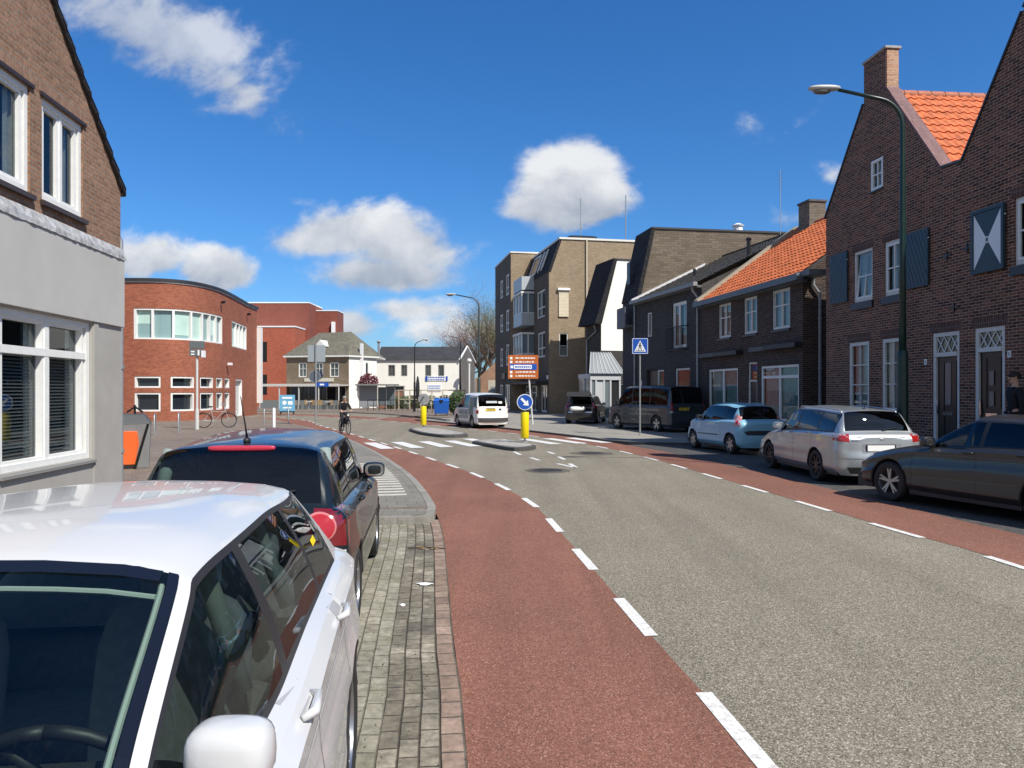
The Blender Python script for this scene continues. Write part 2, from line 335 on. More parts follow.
# ---- shared materials
WHITE = mat('white_paint', (0.74, 0.74, 0.71), 0.45, ns=9, na=0.06)
WHITE2 = mat('aged_white_paint', (0.62, 0.61, 0.57), 0.55, ns=6, na=0.12)
BLACK = mat('black_paint', (0.012, 0.012, 0.013), 0.35)
RUBBER = mat('rubber', (0.018, 0.018, 0.018), 0.75, ns=20, na=0.2)
PLASTIC = mat('black_plastic', (0.02, 0.02, 0.022), 0.5)
ROOM = mat('dark_room', (0.012, 0.013, 0.015), 0.9)
PANE = glass('window_glass', (0.68, 0.74, 0.74), .6)
DPANE = mat('dark_window_glass', (0.018, 0.024, 0.03), 0.04, spec=0.75)
STEEL = mat('galvanised_steel', (0.42, 0.43, 0.43), 0.42, metal=0.6, ns=12, na=0.15)
ZINC = mat('zinc', (0.33, 0.35, 0.37), 0.5, metal=0.35, ns=5, na=0.2)
LEAD = mat('lead', (0.075, 0.08, 0.088), 0.6, ns=4, na=0.3)
STONE = mat('light_stone', (0.36, 0.35, 0.33), 0.8, ns=8, na=0.2, bump=0.3)
CURT = mat('lace_curtain', (0.66, 0.66, 0.62), 0.9, ns=14, na=0.2)
GREEN = mat('dark_green_paint', (0.004, 0.024, 0.019), 0.35, ns=6, na=0.2)
BLUESH = mat('dark_blue_shutter_paint', (0.018, 0.042, 0.06), 0.45, ns=7, na=0.2)
YELLOW = mat('yellow_plastic', (0.78, 0.60, 0.0), 0.4)
SBLUE = mat('sign_blue', (0.01, 0.085, 0.42), 0.35)
SWHITE = mat('sign_white', (0.82, 0.83, 0.84), 0.35)
SRED = mat('sign_red', (0.6, 0.02, 0.02), 0.35)
CHROME = mat('chrome', (0.7, 0.7, 0.72), 0.12, metal=1.0)
# ================================================================ GROUND, ROADS, PAVEMENTS
def catmull(P, step=0.5):
    out = []; n = len(P)
    for i in range(n - 1):
        p0, p1, p2, p3 = [Vector(P[max(0, min(n - 1, i + k))]) for k in (-1, 0, 1, 2)]
        m = max(1, int((p2 - p1).length / step))
        for j in range(m):
            t = j / m
            out.append(0.5 * ((2 * p1) + (-p0 + p2) * t + (2 * p0 - 5 * p1 + 4 * p2 - p3) * t * t + (-p0 + 3 * p1 - 3 * p2 + p3) * t ** 3))
    out.append(Vector(P[-1])); return out
def offset(P, d):
    out = []
    for i, p in enumerate(P):
        t = (P[min(i + 1, len(P) - 1)] - P[max(i - 1, 0)]).normalized(); out.append(p + Vector((t.y, -t.x)) * d)
    return out
def strip(A, B, z, name, m, zb=None):
    mb = MB(); n = len(A); s = 0
    for i in range(n - 1):
        ds = (A[i + 1] - A[i]).length; w0 = (B[i] - A[i]).length; w1 = (B[i + 1] - A[i + 1]).length
        mb.face((*A[i], z), (*B[i], z), (*B[i + 1], z), (*A[i + 1], z), uv=[(0, s), (w0, s), (w1, s + ds), (0, s + ds)]); s += ds
    return structure(name, mb, m)
def kerb(P, w, z0, z1, name, m, side=1):
    """kerb stones along P: width w to the right (side=1) or left of travel"""
    Q = offset(P, w * side); mb = MB(); s = 0
    for i in range(len(P) - 1):
        ds = (P[i + 1] - P[i]).length
        a, b, c, d = P[i], P[i + 1], Q[i + 1], Q[i]
        f = lambda *q: q if side < 0 else q[::-1]
        mb.face(*f((*a, z1), (*b, z1), (*c, z1), (*d, z1)), uv=f((0, s), (0, s + ds), (w, s + ds), (w, s)))
        mb.face(*f((*a, z0), (*b, z0), (*b, z1), (*a, z1)), uv=f((0, s), (0, s + ds), (.12, s + ds), (.12, s)))
        mb.face(*f((*d, z1), (*c, z1), (*c, z0), (*d, z0)), uv=f((0, s), (0, s + ds), (.12, s + ds), (.12, s)))
        s += ds
    return structure(name, mb, m)
def dashes(P, ln, gap, w, start, z, mb):
    # walk along polyline P and lay dashes
    cum = [0]
    for i in range(len(P) - 1): cum.append(cum[-1] + (P[i + 1] - P[i]).length)
    def at(s):
        for i in range(len(P) - 1):
            if s <= cum[i + 1]: return P[i].lerp(P[i + 1], (s - cum[i]) / (cum[i + 1] - cum[i])), (P[i + 1] - P[i]).normalized()
        return P[-1], (P[-1] - P[-2]).normalized()
    s = start
    while s + ln < cum[-1]:
        a, t = at(s); b, t2 = at(s + ln); n = Vector((t.y, -t.x)) * w / 2; n2 = Vector((t2.y, -t2.x)) * w / 2
        mb.face((*(a + n), z), (*(b + n2), z), (*(b - n2), z), (*(a - n), z)); s += ln + gap

ASPH = asphalt('asphalt', [(0.05, 0.043, 0.033), (0.155, 0.136, 0.102), (0.245, 0.218, 0.168), (0.55, 0.50, 0.40)], [0.0, 0.35, 0.7, 1.0], 125, 0.10, crack=0)
REDA = asphalt('red_asphalt', [(0.09, 0.045, 0.032), (0.19, 0.082, 0.057), (0.25, 0.115, 0.08), (0.40, 0.25, 0.19)], [0.0, 0.4, 0.75, 1.0], 130, 0.14)
ROADP = worn_paint('road_marking_paint', (0.72, 0.715, 0.68), (0.30, 0.275, 0.235), 0.85, 22)
PAVE = brick('beige_pavers', (0.215, 0.198, 0.15), (0.30, 0.28, 0.22), (0.14, 0.127, 0.095), bw=0.20, bh=0.108, ms=0.009, msm=0.8, var=0.22, vs=1.1, bump=0.8, fine=0.4, offset=0.5, rot=PI / 2, moss=(0.17, 0.165, 0.085))
SLAB = brick('grey_paving', (0.17, 0.16, 0.135), (0.22, 0.205, 0.175), (0.12, 0.115, 0.10), bw=0.30, bh=0.30, ms=0.008, var=0.15, vs=0.7, bump=0.4, offset=0.5, fine=0.12)
PLAZA = brick('brown_clinker_paving', (0.17, 0.13, 0.10), (0.235, 0.19, 0.15), (0.11, 0.095, 0.08), bw=0.21, bh=0.07, ms=0.006, var=0.18, vs=0.4, bump=0.3)
BAYP = brick('dark_clinker_parking', (0.065, 0.062, 0.060), (0.10, 0.095, 0.09), (0.035, 0.034, 0.032), bw=0.21, bh=0.105, ms=0.007, var=0.2, vs=0.8, bump=0.6)
SQP = brick('light_grey_square_paving', (0.23, 0.215, 0.185), (0.30, 0.28, 0.245), (0.17, 0.16, 0.15), bw=0.30, bh=0.15, ms=0.006, var=0.15, vs=0.5, bump=0.3)
KRED = brick('red_kerb_brick', (0.20, 0.14, 0.105), (0.30, 0.22, 0.17), (0.10, 0.085, 0.065), bw=0.205, bh=0.125, ms=0.011, msm=0.7, rot=PI / 2, var=0.3, vs=2.5, bump=0.8, fine=0.3, offset=0.0)
KGREY = brick('grey_kerb_stone', (0.21, 0.20, 0.17), (0.27, 0.255, 0.225), (0.14, 0.13, 0.12), bw=0.6, bh=1.0, ms=0.006, var=0.2, vs=3, bump=0.4, offset=0)
KDARK = mat('dark_kerb', (0.07, 0.068, 0.065), 0.8, ns=6, na=0.25)
GRND = mat('distant_ground', (0.16, 0.145, 0.125), 0.9, ns=0.4, na=0.2)

g = MB().face((-900, -300, -0.06), (900, -300, -0.06), (900, 1500, -0.06), (-900, 1500, -0.06)); structure('ground', g, GRND)

kerbL = catmull([(0.9, -14), (0.35, -6), (-0.02, 0), (-0.21, 3.65), (-0.4, 5.32), (-0.61, 7.29), (-0.82, 9.24), (-1.02, 10.67), (-1.38, 12.63), (-1.94, 15.13), (-2.70, 17.88), (-3.72, 21.18), (-5.45, 26.2), (-7.3, 31.0), (-11.2, 39.2), (-15.5, 47.8), (-22, 56), (-34, 62), (-60, 66)], 0.6)
lineL = catmull([(2.2, -14), (1.75, -6), (1.42, 0), (1.22, 3.65), (1.02, 5.62), (0.82, 7.69), (0.60, 9.9), (0.36, 12.0), (-0.04, 13.8), (-0.49, 15.47), (-1.03, 17.21), (-1.83, 19.39), (-2.75, 21.9), (-3.75, 24.5), (-4.86, 27.32), (-6.56, 31.58), (-9.8, 39.34), (-13.3, 47.98), (-19.5, 54.5), (-33, 60), (-60, 63.5)], 0.6)
lineR = catmull([(5.9, -14), (5.6, -4), (5.42, 3), (5.23, 8.0), (4.98, 9.9), (4.72, 12.2), (4.42, 14.7), (4.16, 17.0), (3.80, 19.9), (3.35, 22.5), (2.65, 25.5), (1.75, 28.3), (0.2, 32), (-1.9, 36.3), (-4.6, 41), (-7.2, 45.5), (-11, 51), (-17, 57.0), (-28, 62), (-60, 68)], 0.6)
edgeR = catmull([(7.5, -14), (7.2, -4), (6.95, 3), (6.55, 8.0), (6.32, 9.9), (6.03, 12.2), (5.75, 14.7), (5.45, 17.0), (5.02, 19.9), (4.55, 22.5), (3.80, 25.5), (2.95, 28.3), (1.6, 31.6), (-0.45, 36.2), (-3.2, 41.5), (-5.9, 46.5), (-9.6, 52.5), (-15.5, 59.0), (-26, 64.5), (-60, 71)], 0.6)
def closest(P, p):
    return min(P, key=lambda q: (q - p).length)
def resamp(P, n=140):
    cum = [0]
    for i in range(len(P) - 1): cum.append(cum[-1] + (P[i + 1] - P[i]).length)
    out = []; j = 0
    for k in range(n):
        s = cum[-1] * k / (n - 1)
        while j < len(P) - 2 and cum[j + 1] < s: j += 1
        out.append(P[j].lerp(P[j + 1], min(1, (s - cum[j]) / (cum[j + 1] - cum[j]))))
    return out
kl, ll, lr, er = [resamp(p) for p in (kerbL, lineL, lineR, edgeR)]
mb = MB()
for i in range(139): mb.face((*kl[i], 0), (*er[i], 0), (*er[i + 1], 0), (*kl[i + 1], 0))
structure('road', mb, ASPH)
strip(kl, ll, 0.004, 'cycle_lane', REDA); strip(lr, er, 0.004, 'cycle_lane', REDA)
mb = MB()
def wslice(P, y): 
    s = 0
    for i in range(len(P) - 1):
        if P[i + 1].y > y: return s
        s += (P[i + 1] - P[i]).length
    return s
dashes(offset(lineL, -0.0), 1.02, 1.06, 0.10, wslice(lineL, 3.6) + 0.37 - 3 * 2.08, 0.008, mb)
dashes(offset(lineR, -0.05), 1.05, 1.05, 0.10, wslice(lineR, 9.4) - 8 * 2.10, 0.008, mb)
for (a, b) in [((.06, 22.6), (.24, 21.5)), ((.50, 20.6), (.70, 19.8)), ((1.06, 22.6), (1.20, 21.8)), ((1.27, 20.9), (1.38, 20.0)), ((1.12, 18.9), (1.46, 17.95)), ((1.42, 18.9), (1.50, 17.95))]:
    a, b = Vector(a), Vector(b); t = (b - a).normalized(); n = Vector((t.y, -t.x)) * .055
    mb.face((*(a - n), .008), (*(a + n), .008), (*(b + n), .008), (*(b - n), .008))
structure('road_marking', mb, ROADP)
# zebra crossing
mb = MB(); u = Vector((-.36, .93)); p = Vector((.93, .36))
for k in range(-2, 9):
    c = Vector((-3.5, 25.45)) + p * .96 * k
    if k in (3, ): c += u * .9
    q = [c + u * (1.5) - p * .22, c + u * 1.5 + p * .22, c - u * 1.5 + p * .22, c - u * 1.5 - p * .22]
    mb.face(*[(*v, .012) for v in q[::-1]])
structure('crosswalk', mb, ROADP)
# shark teeth / dashes at the far junction
mb = MB()
for k in range(7): mb.obox((-6.2 + .55 * k, 52.5 + .35 * k, .008), (.16, .3, .001), .5)
structure('road_marking', mb, ROADP)
# patches and manhole covers in the asphalt
TAR = asphalt('tar_patch', [(0.04, 0.036, 0.03), (0.10, 0.09, 0.075), (0.145, 0.13, 0.11), (0.26, 0.24, 0.20)], [0, .4, .8, 1], 60, 0.2)
def disc(x, y, z, r, m, name, n=28, w=0.0, seed=1):
    rr = random.Random(seed); mb = MB(); mb.face(*[(x + (r + rr.uniform(-w, w)) * math.cos(2 * PI * k / n), y + (r + rr.uniform(-w, w)) * math.sin(2 * PI * k / n), z) for k in range(n)]); return structure(name, mb, m)
disc(.80, 17.3, .005, .52, TAR, 'asphalt_patch', w=.04); disc(2.3, 22.1, .005, .62, TAR, 'asphalt_patch', w=.05, seed=3)
IRON = mat('cast_iron', (0.05, 0.047, 0.043), 0.6, metal=.4, ns=30, na=.4, bump=.6)
for (x, y) in ((.80, 17.3), (2.3, 22.1)):
    mb = MB().lathe([(.0, .008), (.30, .008), (.31, .012), (.345, .012), (.35, .005)], (x, y, 0), n=32)
    for k in range(8): mb.obox((x + .17 * math.cos(k * PI / 4), y + .17 * math.sin(k * PI / 4), .009), (.09, .012, .003), k * PI / 4)
    tag(mb.build('manhole_cover', IRON), 'round iron manhole cover in a dark patch ' + ('nearest the camera' if y < 20 else 'farther up the road, beside the right-hand lane'), 'manhole cover', 'manhole covers in the road')
# long repair seams in the carriageway
mb = MB()
for pts in ([(-.9, 20.8), (.3, 21.2), (1.4, 21.0), (3.2, 21.7)], [(2.2, 24.0), (3.0, 23.0), (3.5, 22.0)]):
    P = catmull(pts, .25); rr = random.Random(4)
    P = [q + Vector((rr.uniform(-.02, .02), rr.uniform(-.02, .02))) for q in P]
    for i in range(len(P) - 1):
        n = Vector(((P[i + 1] - P[i]).y, -(P[i + 1] - P[i]).x)).normalized() * .012
        mb.face((*(P[i] - n), .003), (*(P[i] + n), .003), (*(P[i + 1] + n), .003), (*(P[i + 1] - n), .003))
structure('asphalt_seam', mb, TAR)

# --- left side: parking bay, kerb, pavements
KB = [q for q in kerbL if q.y < 10.75]
kb2 = offset(KB, -0.125); kb3 = offset(KB, -0.44)
strip(kb2, KB, 0.006, 'brick_edge_strip', KRED)
GUT = brick('dirty_gutter_pavers', (0.15, 0.13, 0.095), (0.29, 0.26, 0.20), (0.07, 0.06, 0.042), bw=0.20, bh=0.105, ms=0.009, msm=0.8, var=0.35, vs=2.2, bump=0.9, fine=0.45, offset=0.5, rot=PI / 2, moss=(0.075, 0.066, 0.055), mt=(0.44, 0.60))
strip(kb3, kb2, 0.002, 'gutter_strip', GUT)
# bay: laid along the kerb, from x = -3.45
lw = [Vector((-3.42 + (0.0 if q.y > 0 else 0), q.y)) for q in kb3]
mb = MB()
for i in range(len(kb3) - 1):
    a, b = kb3[i], kb3[i + 1]
    if a.y > 10.2: continue
    mb.face((lw[i].x, a.y, 0), (a.x, a.y, 0), (b.x, b.y, 0), (lw[i + 1].x, b.y, 0), uv=[(-3.4 - a.x, a.y), (0, a.y), (0, b.y), (-3.4 - b.x, b.y)])
structure('parking_bay', mb, PAVE)
# pavement with rounded corner at the head of the bay
KC = [Vector(q) for q in ((-3.42, -14), (-3.42, 0), (-3.42, 9.9), (-3.35, 10.15), (-3.2, 10.25), (-2.4, 10.27), (-1.45, 10.29), (-1.20, 10.34), (-1.07, 10.50))] + [q for q in kerbL if 10.75 < q.y < 70]
mb = MB(); 
kk = offset(KC, -0.10)
mb2 = MB()
far = [(-60, 62), (-60, -14)]
poly = [(q.x, q.y) for q in kk if q.y < 56] ; poly = poly + [(-60, 55.5), (-60, -14)]
mb.face(*[(x, y, .095) for x, y in poly]); structure('pavement', mb, PLAZA)
kerb(KC, 0.12, -.03, .10, 'kerb', KGREY, side=-1)
# grey slabs and ribbed guide paving next to the crossing
KG = [q for q in kerbL if 10.9 < q.y < 31]
strip(offset(KG, -1.75), offset(KG, -.13), .099, 'pavement_slabs', SLAB)
mb = MB().face((-3.2, 10.42, .0985), (-1.42, 10.42, .0985), (-1.22, 10.55, .0985), (-1.19, 11.0, .0985), (-3.0, 11.0, .0985)); structure('pavement_slabs', mb, SLAB)
RIB = mat('ribbed_white_paving', (0.50, 0.485, 0.43), .7, ns=8, na=.15)
mb = MB()
Kr = resamp([q for q in kerbL if 12.2 < q.y < 19.0], 17)
for i in range(16):
    t = (Kr[i + 1] - Kr[i]).normalized(); n = Vector((t.y, -t.x)); c = Kr[i] - n * .88
    mb.obox((c.x, c.y, .104), (.52, .05, .006), math.atan2(n.y, n.x))
structure('ribbed_guide_paving', mb, RIB)
mb = MB()
for a in KG:
    pass
# --- right side: parking bays, pavement, raised square
ER = [q for q in edgeR if -13 < q.y < 25.6]
mb = MB(); out = offset(ER, 2.15)
for i in range(len(ER) - 1): mb.face((*ER[i], 0.001), (*out[i], 0.001), (*out[i + 1], 0.001), (*ER[i + 1], 0.001), uv=[(0, ER[i].y), (2.15, ER[i].y), (2.15, ER[i + 1].y), (0, ER[i + 1].y)])
structure('parking_bay', mb, BAYP)
kerb(out, .12, -.03, .10, 'kerb', KGREY, side=1)
o2 = offset(out, .1)
mb = MB().face(*[(q.x, q.y, .095) for q in o2], (12, 27, .095), (40, 27, .095), (40, -13, .095)); structure('pavement', mb, SLAB)
SQ = [Vector((5.95, 25.4)), Vector((4.4, 25.75)), Vector((4.0, 26.1))] + [q for q in edgeR if 26.4 < q.y < 47] + [Vector((-5.3, 47.5)), Vector((-4.3, 49)), Vector((-3.3, 53)), Vector((-2.6, 62)), Vector((-1.9, 75)), Vector((-1.9, 105))]
kerb(SQ, .14, -.03, .075, 'kerb', KDARK, side=1)
q2 = offset(SQ, .12)
mb = MB().face(*[(q.x, q.y, .07) for q in q2], (40, 105, .07), (40, 25.4, .07)); structure('square', mb, SQP)
# far pavement before the cafe and the white house
FP = [Vector(q) for q in ((-60, 73), (-30, 67.8), (-22, 66.3), (-14, 63.5), (-10, 59.0), (-7.4, 54.3), (-6.0, 51.0), (-3.9, 50.2), (-3.0, 52.5), (-2.8, 62), (-2.6, 105))]
kerb(FP, .14, -.03, .075, 'kerb', KGREY, side=-1)
mb = MB().face(*[(q.x, q.y, .07) for q in offset(FP, -.12)], (-60, 105, .07)); structure('pavement', mb, PLAZA)
mb = MB().face((-60, 55, -.002), (-60, 80, -.002), (-8, 80, -.002), (-8, 40, -.002)); structure('road', mb, ASPH)
# red corner of the cycle lane beside the side street
mb = MB().face((-8.6, 47.5, .006), (-5.9, 45.6, .006), (-5.4, 51.0, .006), (-8.4, 52.3, .006)); structure('cycle_lane', mb, REDA)
mb = MB()
for k in range(6): mb.obox((-8.75 + .03 * k, 47.6 + .9 * k, .010), (.06, .25, .001), 0)
structure('road_marking', mb, ROADP)

# traffic islands
ISL = brick('island_pavers', (0.30, 0.285, 0.25), (0.42, 0.40, 0.36), (0.18, 0.17, 0.16), bw=.3, bh=.3, ms=.02, var=.15, vs=2, offset=0, rot=.4)
def island(poly, label):
    P = catmull([Vector(q) for q in poly] + [Vector(poly[0])], .2)[:-1]
    r = thing('traffic_island', label, 'traffic island', (P[0].x, P[0].y, 0), 0, 'traffic islands at the crossing'); b = P[0]
    P = [q - b for q in P]; cx = sum((q for q in P), Vector((0, 0))) / len(P)
    inn = [cx + (q - cx) * .88 for q in P]
    m1 = MB(); n = len(P)
    for i in range(n):
        j = (i + 1) % n
        m1.face((*P[i], -.02), (*P[j], -.02), (*P[j], .10), (*P[i], .10)); m1.face((*P[i], .10), (*P[j], .10), (*inn[j], .12), (*inn[i], .12))
    m1.build('kerb', KDARK, r)
    MB().face(*[(*q, .119) for q in inn]).build('island_top', ISL, r)
island([(-1.35, 26.0), (-.75, 24.5), (-.12, 23.1), (.22, 22.85), (.56, 23.15), (.75, 24.0), (.45, 25.2), (-.1, 26.4), (-.6, 26.9), (-1.1, 26.7)], 'kerbed island of pale paving under the nearer yellow bollard')
island([(-4.6, 34.2), (-3.8, 31.6), (-2.9, 29.75), (-2.45, 29.35), (-1.95, 29.5), (-1.75, 30.3), (-2.4, 32.4), (-3.6, 35.2), (-4.2, 35.6), (-4.6, 35.1)], 'kerbed island of pale paving under the farther yellow bollard')
# low dark kerb island where the side street begins
mb = MB().prism([(-6.6, 51.6), (-6.3, 51.9), (-3.6, 44.6), (-3.85, 44.2)], 0.0, .13); tag(mb.build('kerb_separator', KDARK), 'long low black kerb at the edge of the red lane before the blue container', 'kerb block')

# litter on the bay
LEAF = mat('dead_leaf', (0.26, 0.17, 0.06), .8, ns=20, na=.4); PAPER = mat('crumpled_paper', (0.75, 0.75, 0.74), .7)
def scrap(x, y, r, m, name, label, cat, sd, z=.004):
    rr = random.Random(sd); mb = MB(); n = 9; pts = [(x + r * rr.uniform(.5, 1.2) * math.cos(2 * PI * k / n), y + r * .6 * rr.uniform(.5, 1.2) * math.sin(2 * PI * k / n), z + rr.uniform(0, .012)) for k in range(n)]
    mb.add(pts + [(x, y, z + .02)], [(k, (k + 1) % n, n) for k in range(n)]); return tag(mb.build(name, m), label, cat)
scrap(-.80, 7.1, .10, PAPER, 'paper_scrap', 'crumpled white paper scrap lying on the gutter pavers', 'litter', 3)
scrap(-.92, 6.4, .03, PAPER, 'paper_scrap', 'tiny white scrap lying on the parking pavers beside the dark car', 'litter', 5)
def twigs(x, y, sd, label):
    rr = random.Random(sd); r = thing('dead_leaves', label, 'leaves', (x, y, .004))
    for k in range(7):
        a = rr.uniform(0, 6.3); d = rr.uniform(0, .13); n = 6; R = rr.uniform(.025, .05); cx, cy = d * math.cos(a), d * .6 * math.sin(a)
        mb = MB(); mb.add([(cx + R * math.cos(2 * PI * q / n), cy + R * .5 * math.sin(2 * PI * q / n), rr.uniform(0.002, .02)) for q in range(n)] + [(cx, cy, .018)], [(q, (q + 1) % n, n) for q in range(n)]); mb.build('leaf', LEAF, r)
    MB().tube([(-.2, 0, .01), (0, .02, .02), (.22, -.03, .012)], .006, 5).build('twig', mat('twig_bark', (.06, .045, .03), .9), r)
twigs(-.98, 8.7, 2, 'little heap of brown leaves and a twig by the kerb strip'); twigs(-1.22, 5.0, 9, 'brown leaves and a twig beside the white car')
# weeds and moss along joints
def weeds():
    rr = random.Random(11); mb = MB()
    for k in range(420):
        y = rr.uniform(2.2, 10.2)
        q = closest(KB, Vector((-.5, y))); off = rr.choice([-.005, -.125, -.23, -.335, -.44, -.55, rr.uniform(-1.6, -.3)]) + rr.gauss(0, .012)
        x = q.x + off; s = rr.uniform(.004, .014)
        a = rr.uniform(0, 6.3)
        mb.face((x - s * math.cos(a) * .5, y - s * math.sin(a) * .5, .003), (x + s * math.cos(a) * .5, y + s * math.sin(a) * .5, .003), (x + rr.uniform(-.01, .01), y + rr.uniform(-.01, .01), .005 + s * .8))
    tag(mb.build('joint_moss', mat('moss', (.085, .08, .03), .9)), 'tiny weeds and moss in the joints of the parking bay', 'moss', kind='stuff')
weeds()

# ================================================================ BUILDING HELPERS
def topz(top, s):
    if isinstance(top, (int, float)): return top
    for (a, za), (b, zb) in zip(top, top[1:]):
        if a <= s <= b: return za + (zb - za) * (s - a) / (b - a) if b > a else zb
    return top[-1][1]
class TM(MB):
    """mesh whose points pass through a placement function"""
    def __init__(s, T=None): MB.__init__(s); s.T = T
    def build(s, *a, **k):
        if s.T: s.v = [tuple(s.T(*p)) for p in s.v]
        return MB.build(s, *a, **k)
def place(x, y, deg):
    c, s = math.cos(math.radians(deg)), math.sin(math.radians(deg))
    return lambda a, b, z: (x + a * c - b * s, y + a * s + b * c, z)
def wall(par, m, s0, s1, z0, top, ops=(), T=None, rev=.12, name='wall', fine=None, brk=()):
    mb = TM(T); S = {s0, s1, *[b for b in brk if s0 < b < s1]}
    for o in ops: S |= {o[0], o[1]}
    if not isinstance(top, (int, float)): S |= {t[0] for t in top}
    if fine: S |= {s0 + (s1 - s0) * k / fine for k in range(fine)}
    S = sorted(x for x in S if s0 - 1e-6 <= x <= s1 + 1e-6)
    for a, b in zip(S, S[1:]):
        if b - a < 1e-5: continue
        mid = (a + b) / 2; holes = sorted((o[2], o[3]) for o in ops if o[0] - 1e-6 < mid < o[1] + 1e-6)
        z = z0; segs = []
        for h0, h1 in holes: segs.append((z, h0)); z = h1
        for h0, h1 in segs:
            if h1 - h0 > 1e-5: mb.face((a, 0, h0), (b, 0, h0), (b, 0, h1), (a, 0, h1), uv=[(a, h0), (b, h0), (b, h1), (a, h1)])
        ta, tb = topz(top, a + 1e-7), topz(top, b - 1e-7)
        mb.face((a, 0, z), (b, 0, z), (b, 0, tb), (a, 0, ta), uv=[(a, z), (b, z), (b, tb), (a, ta)])
        for h0, h1 in holes:
            mb.face((a, 0, h0), (a, rev, h0), (b, rev, h0), (b, 0, h0), uv=[(a, 0), (a, rev), (b, rev), (b, 0)]); mb.face((a, rev, h1), (a, 0, h1), (b, 0, h1), (b, rev, h1), uv=[(a, rev), (a, 0), (b, 0), (b, rev)])
    for (a, b, c, d) in [o[:4] for o in ops]:
        mb.face((a, 0, c), (a, 0, d), (a, rev, d), (a, rev, c), uv=[(0, c), (0, d), (rev, d), (rev, c)]); mb.face((b, rev, c), (b, rev, d), (b, 0, d), (b, 0, c), uv=[(rev, c), (rev, d), (0, d), (0, c)])
    return mb.build(name, m, par)
def sheet(par, m, pts, name='wall', T=None, uv=None):
    mb = TM(T); mb.face(*pts, uv=uv); return mb.build(name, m, par)
def window(par, a, b, c, d, y=.10, cols=(), rows=(), fw=.055, bar=.035, m=None, curtain=None, sill=None, T=None, pane=None, label=None, thick=.06, sash=0, name='window', lites=None):
    """frame in opening a..b, c..d with mullions/transoms at given fractions; pane, curtain and sill are its children"""
    m = m or WHITE; fr = TM(T); e = .003
    a += e; b -= e; c += e; d -= e
    fr.box(a, a + fw, y - thick, y + .02, c, d); fr.box(b - fw, b, y - thick, y + .02, c, d)
    fr.box(a + fw, b - fw, y - thick, y + .02, d - fw, d); fr.box(a + fw, b - fw, y - thick, y + .02, c, c + fw)
    A, B, C_, D = a + fw, b - fw, c + fw, d - fw
    for t in cols: x = A + (B - A) * t; fr.box(x - bar / 2, x + bar / 2, y - thick + .012, y + .018, C_, D)
    for t in rows: z = C_ + (D - C_) * t; fr.box(A, B, y - thick + .008, y + .016, z - bar / 2, z + bar / 2)
    if lites:
        for (x0, z0, x1, z1) in lites:
            p = (A + (B - A) * x0, C_ + (D - C_) * z0); q = (A + (B - A) * x1, C_ + (D - C_) * z1)
            fr.tube([(p[0], y - .025, p[1]), (q[0], y - .025, q[1])], .011, 4)
    o = fr.build(name, m, par)
    if label: o['label'] = label
    if sash:   # inner sash frames round each bay
        sa = TM(T); xs = [A] + [A + (B - A) * t for t in cols] + [B]
        for x0, x1 in zip(xs, xs[1:]):
            x0 += bar / 2; x1 -= bar / 2
            for bx in ((x0, x0 + sash, C_, D), (x1 - sash, x1, C_, D), (x0 + sash, x1 - sash, C_, C_ + sash), (x0 + sash, x1 - sash, D - sash, D)):
                sa.box(bx[0], bx[1], y - thick + .025, y + .012, bx[2], bx[3])
        sa.build('sash', m, o)
    pm = pane or (PANE if curtain else DPANE)
    sheet(o, pm, [(A, y - .008, C_), (B, y - .008, C_), (B, y - .008, D), (A, y - .008, D)], 'pane', T)
    if curtain:
        r = TM(T); yy = y + .45; r.face((a, yy, c), (b, yy, c), (b, yy, d), (a, yy, d)); 
        for q in ((a, c, a, d), (b, c, b, d), (a, c, b, c), (a, d, b, d)): r.face((q[0], y + .02, q[1]), (q[2], y + .02, q[3]), (q[2], yy, q[3]), (q[0], yy, q[1]))
        r.build('interior', ROOM, o)
        for (f0, f1, g0, g1, kind) in curtain:
            x0, x1 = A + (B - A) * f0, A + (B - A) * f1; z0, z1 = C_ + (D - C_) * g0, C_ + (D - C_) * g1; cm = TM(T)
            if kind == 'blind':
                n = int((z1 - z0) / .045)
                for k in range(n):
                    z = z0 + (z1 - z0) * k / n; cm.add([(x0, y + .06, z), (x1, y + .06, z), (x1, y + .09, z + .022), (x0, y + .09, z + .022)], [(0, 1, 2, 3)])
                cm.build('blind', mat('blind_slats', (.40, .41, .40), .5), o)
            else:
                n = max(8, int((x1 - x0) / .018)); pts = []
                for k in range(n + 1):
                    x = x0 + (x1 - x0) * k / n; yo = y + .08 + .018 * math.sin(k * 1.05) + .008 * math.sin(k * .37); pts += [(x, yo, z0), (x, yo, z1)]
                cm.add(pts, [(2 * k, 2 * k + 2, 2 * k + 3, 2 * k + 1) for k in range(n)]); cm.build('curtain', CURT if kind == 'lace' else kind, o, smooth=True)
    if sill:
        sm, ov, hh = sill; s2 = TM(T); s2.add([(a - ov, -.06, c - hh), (b + ov, -.06, c - hh), (b + ov, y, c - hh), (a - ov, y, c - hh), (a - ov, -.06, c - .03), (b + ov, -.06, c - .03), (b + ov, y, c - .005), (a - ov, y, c - .005)],
            [(0, 3, 2, 1), (4, 5, 6, 7), (0, 1, 5, 4), (1, 2, 6, 5), (2, 3, 7, 6), (3, 0, 4, 7)]); s2.build('sill', sm, o)
    return o
